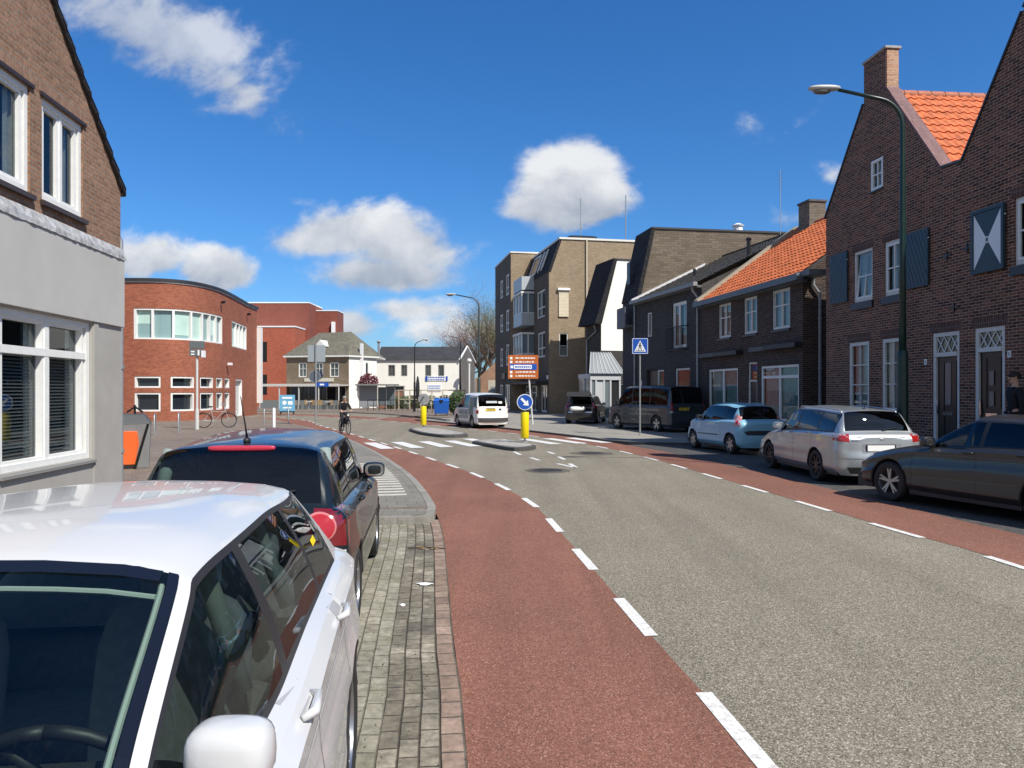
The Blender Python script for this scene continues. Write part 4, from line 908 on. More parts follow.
# ---- tall house with black mansard and lit side wall
SIDEB = brick('taupe_side_brick', (0.13, 0.10, 0.072), (0.19, 0.15, 0.11), (0.10, 0.09, 0.078), bw=.42, bh=.13, ms=.012, var=.18, fine=.3)
MANS = brick('black_mansard_tiles', (.016, .016, .018), (.028, .027, .030), (.006, .006, .006), bw=.3, bh=.28, ms=.015, bump=.9)
r = thing('mansard_house', 'tall house with a black tiled mansard front and a wide taupe side wall', 'house', (6.6, 40.42, 0), math.atan2(.17, .985))
D2 = 14
mb = MB().face((.0, 0, 0), (D2, 0, 0), (D2, 0, 10.4), (.80, 0, 10.4), (0, 0, 6.7)); mb.build('side_wall', SIDEB, r)
mb = MB().face((0, 2.4, 0), (0, 0, 0), (0, 0, 6.7), (0, 2.4, 6.7)); mb.face((D2, 2.4, 0), (0, 2.4, 0), (0, 2.4, 6.7), (.8, 2.4, 10.4), (D2, 2.4, 10.4)); mb.build('front_wall', BR_CH, r)
mb = MB().add([(-.06, -.12, 6.68), (-.06, 2.45, 6.68), (.78, 2.45, 10.45), (.78, -.12, 10.45), (.14, -.12, 6.60), (.14, 2.45, 6.60), (.98, 2.45, 10.40), (.98, -.12, 10.40)], [(0, 3, 2, 1), (0, 4, 7, 3), (3, 7, 6, 2), (1, 2, 6, 5), (0, 1, 5, 4)]); mb.build('mansard', MANS, r)
MB().box(.8, D2, -.06, 2.5, 10.4, 10.5).build('roof_edge', mat('dark_roof_edge', (.04, .04, .045), .5), r)
MB().cyl((6.3, 1.2, 10.5), (6.3, 1.2, 11.0), .26, 12).lathe([(.3, 0), (.34, .08), (.1, .2)], (6.3, 1.2, 10.95)).build('roof_vent', SWHITE, r)
MB().cyl((-.02, 1.8, 10.2), (-.02, 1.8, 12.6), .03, 6).cyl((-.3, 1.8, 12.2), (.3, 1.8, 12.2), .012, 4).build('aerial', STEEL, r)
mb = MB().box(-.5, -.02, .5, 1.9, 5.2, 5.35); mb.box(-.5, -.46, .5, 1.9, 5.35, 6.3); mb.build('balcony', mat('grey_balcony', (.12, .12, .13), .6), r)
MB().box(-.06, -.02, 1.0, 1.5, 7.6, 8.8).build('dormer_cheek', BLACK, r)
pipe(r, [(-.06, .2, 6.6), (-.06, .2, .1)], .05, ZINC)

# ---- white-sided house with glass porch
WREN = mat('white_render', (.85, .83, .76), .85, ns=1.5, na=.06)
r = thing('white_sided_house', 'dark house with black mansard and big white rendered side wall, above the glass porch', 'house', (6.05, 52.0, 0), math.atan2(.3, .954))
wall(r, BR_CH, 0, 11, 0, 4.55, [(.25, .9, 1.1, 2.3), (1.2, 1.9, 1.1, 2.3)], name='side_wall'); 
for a in (.25, 1.2): window(r, a, a + .65, 1.1, 2.3, y=.1, fw=.06)
mb = MB().face((0, -.03, 4.55), (11, -.03, 4.55), (11, -.03, 10.75), (.88, -.03, 10.75), (0, -.03, 7.25)); mb.face((0, -.03, 4.55), (0, 2.6, 4.55), (11, 2.6, 4.55), (11, -.03, 4.55)); mb.build('white_side_wall', WREN, r)
mb = MB().face((0, 2.6, 0), (0, 0, 0), (0, 0, 7.25), (0, 2.6, 7.25)).face((11, 2.6, 0), (0, 2.6, 0), (0, 2.6, 7.2), (.9, 2.6, 10.7), (11, 2.6, 10.7)); mb.build('front_wall', BR_CH, r)
MB().add([(-.55, -.25, 6.35), (-.55, 2.8, 6.35), (.86, 2.8, 10.85), (.86, -.25, 10.85), (-.05, -.25, 6.35), (-.05, 2.8, 6.35), (1.1, 2.8, 10.75), (1.1, -.25, 10.75)], [(0, 3, 2, 1), (0, 4, 7, 3), (3, 7, 6, 2), (1, 2, 6, 5), (0, 1, 5, 4)]).build('mansard', MANS, r)
MB().box(.9, 11, -.08, 2.7, 10.752, 10.86).build('roof_edge', mat('dark_roof_edge', (.04, .04, .045)), r)
pipe(r, [(-.35, .4, 6.3), (-.1, .6, 5.9), (-.06, 2.3, 5.4), (-.06, 2.3, .1)], .06, ZINC)
MB().box(.5, .62, -.2, -.04, 2.9, 3.3).build('lamp', SWHITE, r)
r = thing('glass_porch', 'white framed porch with a sloping glass roof and a dark doorway', 'porch', (5.05, 49.4, .07), math.atan2(.25, .968))
PW = mat('porch_white', (.50, .51, .52), .5)
mb = MB()
for x in (0, .35, .9, 1.35, 2.0): mb.box(x, x + .12, 0, .12, 0, 2.75)
mb.box(0, 2.12, -.02, .14, 2.45, 2.85).box(0, .12, .12, 2.3, 2.55, 2.85).box(0, .12, .12, 2.3, 0, .35).box(0, .12, 1.1, 1.22, 0, 2.6); mb.build('frame', PW, r)
GP = mat('porch_glass', (.16, .19, .21), .08, spec=.7)
MB().face((.12, .06, 0), (1.35, .06, 0), (1.35, .06, 2.45), (.12, .06, 2.45)).face((.06, 2.3, .35), (.06, .12, .35), (.06, .12, 2.55), (.06, 2.3, 2.55)).build('glass_front', GP, r)
MB().box(.45, .9, .02, .055, .05, 2.3).build('inner_door', PW, r); MB().box(1.47, 2.0, .08, .12, 0, 2.4).build('doorway', ROOM, r)
MB().add([(-.1, -.15, 2.86), (2.3, -.15, 2.86), (2.3, 2.3, 4.35), (.9, 2.3, 4.35)], [(0, 1, 2, 3)]).build('glass_roof', mat('grey_glass_roof', (.22, .24, .25), .3), r)
mb = MB()
for k in range(9):
    t = k / 8; mb.tube([(-.1 + 2.4 * t, -.15, 2.885), (.9 + 1.4 * t, 2.3, 4.375)], .025, 4)
mb.build('roof_bars', PW, r)
MB().face((2.25, -.1, 2.86), (2.25, 2.3, 2.86), (2.25, 2.3, 4.35)).face((2.12, 0, 0), (2.12, 2.3, 0), (2.12, 2.3, 2.86), (2.12, 0, 2.86)).build('side_panel', PW, r)

# ---- block of flats, tan side wall lit by the sun
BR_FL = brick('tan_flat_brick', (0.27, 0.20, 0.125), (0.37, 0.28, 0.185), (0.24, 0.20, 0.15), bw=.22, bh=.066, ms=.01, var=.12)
BR_FD = brick('shaded_flat_brick', (0.10, 0.082, 0.062), (0.14, 0.115, 0.09), (0.10, 0.09, 0.075), bw=.22, bh=.066, ms=.01, var=.12)  # darkened copy of the tan brick, shade painted in for walls off the sun
r = thing('apartment_block', 'four storey tan brick flats with bay windows and a sloping dark top storey', 'apartment building', (2.8, 58.0, 0), math.atan2(.2, .98))
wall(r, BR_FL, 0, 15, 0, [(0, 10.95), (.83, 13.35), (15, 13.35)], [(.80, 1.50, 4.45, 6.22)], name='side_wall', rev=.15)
window(r, .80, 1.50, 4.45, 6.22, y=.1, fw=.07, rows=(.45,), curtain=[(0, 1, 0, .45, 'lace')])
sh = MB().box(.76, 1.52, -.10, -.003, 7.45, 9.45).build('roller_shutter', mat('cream_shutter', (.70, .62, .46), .6, ns=3, na=.1), r); MB().box(.66, 1.62, -.22, -.003, 9.452, 9.62).build('shutter_box', SWHITE, sh)
mb = MB()
for k in range(18): mb.box(.77, 1.51, -.106, -.1005, 7.5 + .108 * k, 7.512 + .108 * k)
mb.build('slats', mat('slat_line', (.45, .4, .3), .6), sh)
MB().cyl((2.95, -.10, .1), (2.95, -.10, 13.4), .06, 8).build('drainpipe', mat('cream_pipe', (.62, .55, .42), .5), r)
MB().box(.80, 15.1, -.08, 9.3, 13.352, 13.50).build('roof_edge', mat('white_roof_edge', (.72, .70, .64), .5), r)
TS = lambda s, y, z: (0 + y, 9.2 - s, z)      # street side, s grows towards the camera
FO = [(5.24, 7.95, 7.60, 9.75), (5.5, 7.95, 4.45, 6.45), (1.0, 3.0, .15, 2.25), (3.3, 5.3, .15, 2.25), (6.6, 8.6, .15, 2.25)]
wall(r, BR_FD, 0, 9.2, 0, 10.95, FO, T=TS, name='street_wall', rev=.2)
for i, (a, b, c, d) in enumerate(FO): window(r, a, b, c, d, y=.12, T=TS, fw=.12, cols=(.5,), rows=(.35,) if i < 2 else (.75,), bar=.09, m=WHITE, curtain=[(0, .4, 0, 1, 'lace')] if i < 2 else None)
TM(TS).box(-.2, 9.0, -1.0, -.003, 2.35, 2.55).build('canopy', mat('dark_canopy', (.03, .03, .03), .6), r)
for z0 in (7.2, 3.85):
    b = TM(TS).prism([(.6, -.003), (1.0, -1.05), (4.3, -1.05), (4.3, -.003)], z0, z0 + 1.0).build('bay_base', mat('pale_bay_panel', (.42, .46, .48), .4), r)
    m1 = TM(TS); zc, zd = z0 + 1.0, z0 + 2.6
    for (x, y) in ((1.0, -1.02), (2.1, -1.02), (3.2, -1.02), (4.27, -1.02), (4.27, -.5), (.7, -.1)): m1.box(x - .06, x + .06, y - .04, y + .04, zc, zd)
    m1.prism([(.55, -.003), (.95, -1.12), (4.38, -1.12), (4.38, -.003)], zd, zd + .16); m1.prism([(.6, -.003), (1.0, -1.05), (4.3, -1.05), (4.3, -.003)], zc, zc + .06); bf = m1.build('bay_frame', WHITE, r)
    TM(TS).prism([(.7, -.003), (1.05, -.98), (4.22, -.98), (4.22, -.003)], zc + .06, zd).build('bay_glass', mat('bay_glass', (.16, .22, .26), .05, spec=.8), bf)
bl = TM(TS).prism([(.6, -.003), (1.0, -1.05), (4.3, -1.05), (4.3, -.003)], 10.1, 10.3).box(1.0, 4.3, -1.05, -1.0, 10.3, 11.2).box(4.25, 4.3, -1.0, -.003, 10.3, 11.2); bl.build('balcony', mat('pale_bay_panel', (.42, .46, .48)), r)
TM(TS).add([(0, -.06, 10.9), (9.25, -.06, 10.9), (9.25, .83, 13.36), (0, .83, 13.36), (0, .15, 10.85), (9.25, .15, 10.85), (9.25, 1.0, 13.3), (0, 1.0, 13.3)], [(0, 1, 2, 3), (4, 7, 6, 5), (1, 5, 6, 2), (0, 3, 7, 4)]).build('mansard', MANS, r)
for (a, b) in ((2.2, 4.6), (5.4, 5.75), (6.5, 6.85)):
    f = TM(TS); q = lambda s, t, o=.0: (s, -.06 + .89 * t - .06 - o, 10.9 + 2.46 * t + .02)
    for (s0, s1, t0, t1) in ((a, a + .14, .15, .85), (b - .14, b, .15, .85), (a, b, .78, .85), (a, b, .15, .22)):
        f.add([q(s0, t0), q(s1, t0), q(s1, t1), q(s0, t1), q(s0, t0, .08), q(s1, t0, .08), q(s1, t1, .08), q(s0, t1, .08)], [(4, 5, 6, 7), (0, 4, 7, 3), (1, 2, 6, 5), (3, 7, 6, 2), (0, 1, 5, 4)])
    w = f.build('roof_window', WHITE, r); TM(TS).add([q(a + .14, .22, .02), q(b - .14, .22, .02), q(b - .14, .78, .02), q(a + .14, .78, .02)], [(0, 1, 2, 3)]).build('pane', DPANE, w)
MB().sell((3.6, 4, 13.95), (1.3, 1.3, .38), .35).build('roof_unit', BLACK, r)
mb = MB().cyl((3.7, 4, 13.9), (3.7, 4, 17.6), .04, 6)
for z in (16.4, 16.9, 17.3): mb.cyl((3.3, 4, z), (4.1, 4, z), .02, 4)
mb.build('aerial', STEEL, r)
MB().box(-.06, -.003, .2, .5, 2.7, 3.0).build('wall_lamp', SWHITE, r)
MB().face((15, 0, 0), (15, 9.2, 0), (15, 9.2, 13.3), (15, 0, 13.3)).face((15, 9.2, 0), (0, 9.2, 0), (0, 9.2, 10.9), (.8, 9.2, 13.3), (15, 9.2, 13.3)).build('back_wall', BR_FD, r)

r = thing('apartment_tower', 'flat roofed brick stair tower of flats with paired windows, behind the bay windows', 'apartment building', (-.1, 67.0, 0), math.atan2(.18, .98))
wall(r, BR_FL, 0, 10, 0, 13.9, name='side_wall')
TS = lambda s, y, z: (y, 8.6 - s, z)
FO = [(2.7, 4.5, z, z + 1.7) for z in (10.5, 7.3, 4.1)] + [(5.9, 7.7, z, z + 1.9) for z in (10.4, 7.2, 4.1)] + [(2.5, 4.5, .15, 2.4), (5.5, 8.0, .15, 2.4)]
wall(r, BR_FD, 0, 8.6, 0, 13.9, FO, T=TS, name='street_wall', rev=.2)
for (a, b, c, d) in FO: window(r, a, b, c, d, y=.12, T=TS, fw=.16, cols=(.5,), rows=(.35,), bar=.12, m=WHITE, curtain=[(0, .35, 0, 1, 'lace')])
MB().box(-.06, 10.1, -.06, 8.7, 13.902, 14.02).build('roof_edge', mat('white_roof_edge', (.72, .70, .64)), r)
MB().face((10, 0, 0), (10, 8.6, 0), (10, 8.6, 13.9), (10, 0, 13.9)).face((10, 8.6, 0), (0, 8.6, 0), (0, 8.6, 13.9), (10, 8.6, 13.9)).build('back_wall', BR_FD, r)
TM(TS).box(4.6, 6.3, -.14, -.003, 2.9, 3.45).build('name_board', mat('dark_board', (.05, .045, .04), .5), r)

# ---- left: curved red brick building
BR_RD = brick('bright_red_brick', (0.27, 0.075, 0.038), (0.40, 0.125, 0.065), (0.20, 0.12, 0.09), bw=.22, bh=.066, ms=.008, var=.14)
CP = catmull([(-27, 43.2), (-22, 43.0), (-20.6, 43.0), (-19.6, 43.25), (-18.85, 43.8), (-18.4, 44.7), (-18.15, 46), (-18.1, 47.6), (-18.35, 50), (-18.7, 52.5), (-19.05, 55), (-19.3, 58)], .1)
CC = [0]
for a, b in zip(CP, CP[1:]): CC.append(CC[-1] + (b - a).length)
B0 = Vector((-19, 44))
def TC(s, y, z):
    import bisect
    i = max(0, min(len(CP) - 2, bisect.bisect_right(CC, s) - 1)); t = (s - CC[i]) / (CC[i + 1] - CC[i]); p = CP[i].lerp(CP[i + 1], t); d = (CP[i + 1] - CP[i]).normalized()
    p = p + Vector((-d.y, d.x)) * y - B0; return (p.x, p.y, z)
r = thing('curved_brick_building', 'two storey bright red brick building with a rounded corner and a white ribbon window', 'building', (B0.x, B0.y, 0))
RO = [(5.75, 12.6, 4.72, 6.45), (14.9, 19.7, 4.72, 6.42), (5.80, 7.2, .75, 1.68), (5.80, 7.2, 1.98, 2.62) , (7.72, 9.15, .75, 1.68), (7.72, 9.15, 1.98, 2.62), (9.65, 11.1, .75, 1.68), (9.65, 11.1, 1.98, 2.62), (11.5, 12.6, .75, 1.68), (11.5, 12.6, 1.98, 2.62), (13.1, 14.3, .75, 1.68), (13.1, 14.3, 1.98, 2.62), (16.0, 18.2, .05, 2.6), (2.5, 4.9, .75, 1.68), (2.5, 4.9, 1.98, 2.62)]
RO = [(a, b, (c if c != .75 else -.1 + .75), d if d != 1.68 else 1.70) for a, b, c, d in RO]
brk = [k * .3 for k in range(77)]
wall(r, BR_RD, 0, 22.7, 0, 8.0, RO, T=TC, name='curved_wall', rev=.30, brk=brk)
def ring(par, s0, s1, y0, y1, z0, z1, m, name):
    mb = TM(TC); n = max(1, int((s1 - s0) / .25))
    for k in range(n):
        a, b = s0 + (s1 - s0) * k / n, s0 + (s1 - s0) * (k + 1) / n; mb.box(a, b, y0, y1, z0, z1)
    return mb.build(name, m, par)
ring(r, 0, 22.75, -.12, .25, 8.0, 8.14, mat('dark_roof_trim', (.03, .03, .035), .5), 'roof_trim'); ring(r, 0, 22.72, -.05, -.003, 7.9, 7.998, mat('grey_trim', (.4, .4, .4), .5), 'roof_trim_lower')
BLG = mat('mint_blind', (.42, .58, .52), .5, ns=.7, na=.15)
for i, (a, b, c, d) in enumerate(RO):
    big = i < 2; f = ring(r, a, b, .02, .24, c, c + .09, WHITE, 'window'); 
    mb = TM(TC); y = .18
    n = int((b - a) / .25); 
    ring(f, a, b, .02, .24, d - .09, d, WHITE, 'window_head')
    xs = [a, b - .1] + ([a + (b - a) * t for t in ((.14, .30, .46, .60, .72, .84) if i == 0 else (.3, .52, .75))] if big else [])
    for x in xs: mb.box(x, x + (.13 if big else .1), .02, .24, c + .09, d - .09)
    mb.build('mullion', WHITE, f)
    ring(f, a, b, .20, .215, c + .09, d - .09, mat('ribbon_glass', (.22, .34, .34), .06, spec=.8) if big else (WHITE2 if i == 12 else DPANE), 'pane')
    if big:
        for (t0, t1, zz) in (((.0, .14, .45), (.30, .46, .1), (.46, .60, .0), (.74, .84, .2)) if i == 0 else ((.1, .3, 0), (.55, .75, 0))): ring(f, a + (b - a) * t0 + .06, a + (b - a) * t1, .188, .196, c + .1 + (d - c) * zz, d - .1, BLG, 'blind')
MB().add([TC(0, 0, 7.9), *[TC(k * .5, 0, 7.9) for k in range(1, 46)], (-12.3, 17, 7.9), (-12.3, 4, 7.9)], [tuple(range(48))]).build('roof', mat('bitumen', (.05, .05, .05), .8), r)
MB().face(TC(22.7, 0, 0), (TC(22.7, 0, 0)[0] + .0 - 12, TC(22.7, 0, 0)[1] + 3, 0), (TC(22.7, 0, 0)[0] - 12, TC(22.7, 0, 0)[1] + 3, 8), TC(22.7, 0, 8)).build('end_wall', BR_RD, r)
e = TC(22.7, -.1, 0); MB().box(e[0] - .12, e[0] + .22, e[1] - .1, e[1] + .3, .9, 6.6).build('white_corner_panel', WHITE, r)
e = TC(19.6, -.1, 0); MB().cyl((e[0], e[1], 7.3), (e[0] + .2, e[1] - .15, 7.3), .09, 8).build('spout', BLACK, r); e = TC(12.2, -.1, 0); MB().cyl((e[0], e[1], 7.3), (e[0] + .2, e[1] - .15, 7.3), .09, 8).build('spout', BLACK, r)
e = TC(13.5, -.1, 0); MB().box(e[0], e[0] + .25, e[1] - .1, e[1] + .1, 3.45, 3.6).build('wall_lamp', SWHITE, r)

# ---- bright red blocks behind
BR_R2 = brick('coral_red_brick', (0.36, 0.085, 0.045), (0.46, 0.125, 0.075), (0.28, 0.12, 0.08), bw=.22, bh=.066, ms=.008, var=.10)
r = thing('red_brick_block', 'large plain bright red brick block rising in steps behind the corner cafe', 'building', (-29.5, 84, 0))
MB().box(-6, 5.7, 0, 4, 0, 8.8).build('lower_wall', BR_R2, r); MB().box(-6.05, 5.75, -.06, 4, 8.802, 8.95).build('white_roof_edge', SWHITE, r)
BR_R3 = brick('dull_red_brick', (0.22, 0.062, 0.045), (0.28, 0.08, 0.055), (0.17, 0.09, 0.07), bw=.22, bh=.066, ms=.008, var=.1)
MB().box(-4, 6.2, 4.01, 10, 0, 11.9).build('upper_wall', BR_R3, r); MB().box(6.21, 8.75, 7, 10.2, 0, 11.3).build('upper_wall', BR_R3, r)
MB().box(-4, 6.2, 3.95, 10, 11.902, 12.03).box(6.21, 8.8, 6.94, 10.2, 11.302, 11.42).build('white_roof_edge', SWHITE, r)
for z in (2.6, 6.2): MB().box(1.9, 2.6, -.02, .2, z - 1.2, z + 1.0).build('window', BLACK, r)
MB().box(8.1, 8.5, 6.6, 7.0, 8.7, 10.0).build('white_flue', SWHITE, r)

# ---- corner cafe with hipped roof
r = thing('corner_cafe', 'small brick corner cafe with a hipped slate roof, white side wall and glazed terrace', 'cafe', (-22.85, 77.5, 0), math.atan2(-1.5, 6.65))
BR_CF = brick('yellow_brown_brick', (0.17, 0.125, 0.08), (0.24, 0.185, 0.125), (0.17, 0.14, 0.11), bw=.22, bh=.066, ms=.01)
CW = [(1.35, 2.25, 3.2, 4.65), (3.15, 4.05, 3.2, 4.65), (4.75, 5.75, 3.2, 4.65)]
wall(r, BR_CF, 0, 6.82, 0, 5.3, CW + [(.4, 6.5, .4, 2.3)], name='front_wall'); 
for q in CW: window(r, *q, y=.1, fw=.1, cols=(.5,), rows=(.6,), curtain=[(0, 1, 0, 1, 'lace')])
window(r, .4, 6.5, .4, 2.3, y=.1, fw=.08, cols=(.17, .33, .5, .66, .83))
a_ = math.atan2(3.2, 2.15) - math.atan2(-1.5, 6.65)
TS = lambda s, y, z: (6.82 + s * math.cos(a_) - y * math.sin(a_), s * math.sin(a_) + y * math.cos(a_), z)
wall(r, WREN, 0, 3.9, 0, 5.3, [(2.3, 2.75, 3.0, 4.7)], T=TS, name='white_side_wall'); window(r, 2.3, 2.75, 3.0, 4.7, y=.1, T=TS, fw=.07)
E1 = TS(3.9, 0, 0); RP = [(-.25, -.25), (6.95, -.3), (E1[0] + .3, E1[1]), (E1[0] - 1, 8.5), (-.25, 8.0)]
SLT = brick('mossy_grey_slate', (.13, .125, .095), (.19, .175, .135), (.06, .06, .05), bw=.25, bh=.2, ms=.02, moss=(.12, .115, .06))
A1, A2 = (1.9, 3.4, 7.9), (5.6, 3.2, 7.95); P_ = [(x, y, 5.36) for x, y in RP]
MB().face(P_[0], P_[1], A2, A1).face(P_[1], P_[2], A2).face(P_[2], P_[3], A2).face(P_[3], P_[4], A1, A2).face(P_[4], P_[0], A1).build('roof', SLT, r)
MB().prism(RP, 5.2, 5.35).build('cornice', WHITE, r)
d = MB().box(3.1, 4.0, .35, 2.2, 5.5, 6.3).prism_y([(2.95, 6.3), (4.15, 6.3), (3.55, 6.95)], .25, 2.8).build('dormer', WHITE, r); MB().box(3.3, 3.8, .33, .348, 5.75, 6.2).build('pane', DPANE, d)
q = TS(1.6, -.15, 0); MB().box(q[0] - .15, q[0] + .15, q[1] - .1, q[1] + .1, 3.2, 6.6).cyl((q[0] - .2, q[1], .1), (q[0] - .2, q[1], 3.2), .06, 6).build('white_flue', SWHITE, r)
aw = MB().box(-1.6, 6.9, -2.4, -.01, 2.32, 2.42).box(-1.6, 6.9, -2.46, -2.4, 2.25, 2.5); 
for x in (-1.6, .5, 2.6, 4.7, 6.8): aw.box(x, x + .08, -2.4, -2.3, 0, 2.3)
aw.build('terrace_canopy', WHITE2, r); MB().box(-1.6, 6.9, -2.38, -2.34, 0, .9).build('terrace_screen', mat('screen_glass', (.2, .22, .22), .1), r)
MB().box(2.0, 5.2, -.06, -.003, 2.75, 3.1).build('sign_board', mat('faded_sign', (.5, .48, .4), .6), r); MB().lathe([(.0, -.06), (.42, -.06), (.42, -.01)], (3.6, 0, 3.35), axis='y', n=20).build('round_sign', mat('dark_round_sign', (.03, .04, .08), .4), r)
# terrace furniture
WOODC = mat('wicker_chair', (.30, .20, .10), .8, ns=15, na=.3)
def cafe_chair(label):
    t = thing('terrace_chair', label, 'chair', (0, 0, 0), 0, 'chairs on the cafe terrace')
    MB().box(-.24, .24, -.24, .24, .42, .46).build('seat', WOODC, t); MB().box(-.24, .24, .20, .24, .46, .88).build('backrest', WOODC, t)
    for x in (-.2, .2):
        for y in (-.2, .2): MB().box(x - .02, x + .02, y - .02, y + .02, 0, .42).build('leg', BLACK, t)
    return t
ch0 = cafe_chair('wicker chair on the cafe terrace'); rr = random.Random(8)
for k in range(9):
    c = ch0 if k == 0 else copy_tree(ch0); c.location = (-21.5 + k * .68, 72.6 + rr.uniform(-.8, .3), .07); c.rotation_euler = (0, 0, rr.uniform(0, 6.3))
def cafe_table(k, x, y):
    t = thing('terrace_table', 'small pale round table on the cafe terrace', 'table', (x, y, .07), 0, 'tables on the cafe terrace')
    MB().cyl((0, 0, .70), (0, 0, .73), .36, 16).build('tabletop', SWHITE, t); MB().cyl((0, 0, .02), (0, 0, .70), .03, 6).build('leg', STEEL, t); MB().cyl((0, 0, 0), (0, 0, .03), .22, 12).build('base', STEEL, t)
for k, (x, y) in enumerate(((-21.0, 71.9), (-19.2, 72.2), (-17.3, 71.9))): cafe_table(k, x, y)

# ---- white house with slate roof
r = thing('white_rendered_house', 'long white rendered house with dark slate roof and two small wall signs', 'house', (-15.55, 88, 0))
HW = [(1.30, 2.10, 3.5, 4.8), (2.78, 3.5, 3.5, 4.8), (5.55, 6.25, 3.5, 4.8), (7.05, 7.75, 3.5, 4.8)]
wall(r, mat('warm_white_render', (.86, .84, .77), .85, ns=1, na=.05), 0, 9.45, 0, 5.5, HW + [(1.0, 3.2, .2, 2.4)], name='front_wall', rev=.2)
for q in HW: window(r, *q, y=.1, fw=.1, m=mat('grey_window_frame', (.22, .21, .19), .5), curtain=[(0, 1, 0, 1, 'lace')], cols=(.5,))
window(r, 1.0, 3.2, .2, 2.4, y=.12, fw=.1, cols=(.5,))
SL2 = brick('dark_slate_roof', (.035, .036, .04), (.055, .056, .06), (.02, .02, .02), bw=.25, bh=.2, ms=.012)
MB().face((-.1, -.25, 5.42), (9.5, -.25, 5.42), (9.9, 3.6, 7.1), (-.1, 3.6, 7.1)).face((9.5, 8, 5.42), (-.1, 8, 5.42), (-.1, 3.6, 7.1), (9.9, 3.6, 7.1)).build('roof', SL2, r)
GTOP = brick('grey_gable_brick', (.12, .11, .10), (.17, .155, .14), (.1, .1, .1), bw=.22, bh=.066)
MB().face((9.45, 0, 0), (10.9, 7.6, 0), (10.9, 7.6, 5.4), (10.3, 3.6, 7.0), (9.45, 0, 5.4)).build('gable_wall', GTOP, r); MB().face((0, 7.6, 0), (0, 0, 0), (0, 0, 5.4), (0, 3.6, 7.05), (0, 7.6, 5.4)).build('side_wall', WREN, r)
MB().tube([(9.52, -.3, 5.35), (10.2, 3.6, 7.15), (11.0, 7.7, 5.35)], .10, 4).build('verge_board', SWHITE, r)
MB().cyl((.05, 1, 5.4), (.05, 1, 7.5), .13, 8).lathe([(.16, 0), (.26, .12), (.1, .3)], (.05, 1, 7.4), n=10).build('flue', STEEL, r)
def sign_lines(par, x0, x1, z0, z1, y, bg, fg, rows, name='wall_sign', seed=1, T=None, gap=.35):
    s = TM(T).box(x0, x1, y - .05, y, z0, z1).build(name, bg, par); rr = random.Random(seed); mb = TM(T); h = (z1 - z0) / rows
    for k in range(rows):
        x = x0 + (x1 - x0) * .07; zc = z0 + h * (k + .5)
        while x < x1 - (x1 - x0) * .1:
            w = rr.uniform(.3, .9) * h; w = min(w, x1 - .05 * (x1 - x0) - x); mb.box(x, x + w, y - .056, y - .0505, zc - h * .25, zc + h * .25); x += w + h * gap * .6
    mb.build('lettering', fg, s); return s
s = sign_lines(r, 5.75, 8.0, 2.95, 3.5, -.003, SWHITE, SBLUE, 2, seed=4); MB().box(5.6, 5.85, -.08, -.055, 2.95, 3.5).box(7.95, 8.15, -.08, -.055, 2.95, 3.5).build('blue_end', SBLUE, s)
sign_lines(r, 5.85, 7.4, 1.75, 2.5, -.003, SWHITE, mat('light_sign_blue', (.12, .25, .6), .4), 3, seed=6)

# ---- orange brick building with sloping roof, far right of the white house
BR_OR = brick('orange_brown_brick', (.30, .17, .10), (.38, .23, .15), (.2, .15, .12), bw=.22, bh=.066)
r = thing('far_brick_house', 'distant orange brown brick house with a sloping gable, right of the white rendered house', 'house', (-4.6, 96, 0))
MB().prism_y([(0, 0), (7.5, 0), (7.5, 7.4), (3.4, 6.2), (.4, 3.5), (0, 3.4)], 0, 9).build('wall', BR_OR, r); MB().box(3.6, 7.6, -.15, 9, 7.4, 7.7).build('roof', DT, r); MB().box(4.4, 6.6, -.04, -.003, 3.2, 5.3).build('panel', mat('grey_panel', (.3, .31, .32), .5), r); MB().box(4.4, 7.0, -.3, -.05, 1.8, 3.1).build('window', DPANE, r)
r = thing('pale_annex', 'low cream walled annex with grey doors at the end of the side street', 'building', (-2.6, 84, 0))
MB().box(0, 4.2, 0, 4, 0, 3.0).build('wall', mat('cream_render', (.5, .46, .37), .8, ns=2, na=.15), r)
for x in (.3, 1.5, 2.7): MB().box(x, x + .8, -.05, -.003, .1, 2.3).build('door', mat('grey_panel', (.3, .31, .32)), r)
# ================================================================ CARS
def pchip(xs, ys):
    n = len(xs); h = [xs[i + 1] - xs[i] for i in range(n - 1)]; d = [(ys[i + 1] - ys[i]) / h[i] for i in range(n - 1)]; m = [0] * n
    m[0] = d[0]; m[-1] = d[-1]
    for i in range(1, n - 1):
        if d[i - 1] * d[i] > 0:
            w1 = 2 * h[i] + h[i - 1]; w2 = h[i] + 2 * h[i - 1]; m[i] = (w1 + w2) / (w1 / d[i - 1] + w2 / d[i])
    def f(x):
        if x <= xs[0]: return ys[0]
        if x >= xs[-1]: return ys[-1]
        i = 0
        while xs[i + 1] < x: i += 1
        t = (x - xs[i]) / h[i]; a = (1 + 2 * t) * (1 - t) ** 2; b = t * (1 - t) ** 2; c = t * t * (3 - 2 * t); e = t * t * (t - 1)
        return a * ys[i] + b * h[i] * m[i] + c * ys[i + 1] + e * h[i] * m[i + 1]
    return f
def paint(name, col, metal=0.0, rough=.3, flake=0):
    m = mat(name, col, rough, metal=metal, coat=.6, spec=.4)
    return m
CGLASS = glass('car_glass', (0.55, 0.63, 0.61), .75)
CDARK = glass('tinted_car_glass', (0.10, 0.11, 0.12), .7)
RECESS = {'white_car_paint': mat('white_recess_shade', (.33, .33, .34), .4), 'silver_car_paint': mat('silver_recess_shade', (.15, .15, .16), .4)}  # darker body tones: recess shade put into the colour of a flat patch
LINER = mat('car_interior', (0.02, 0.021, 0.023), .8); SEATM = mat('seat_cloth', (0.045, 0.047, 0.05), .9, ns=30, na=.2)
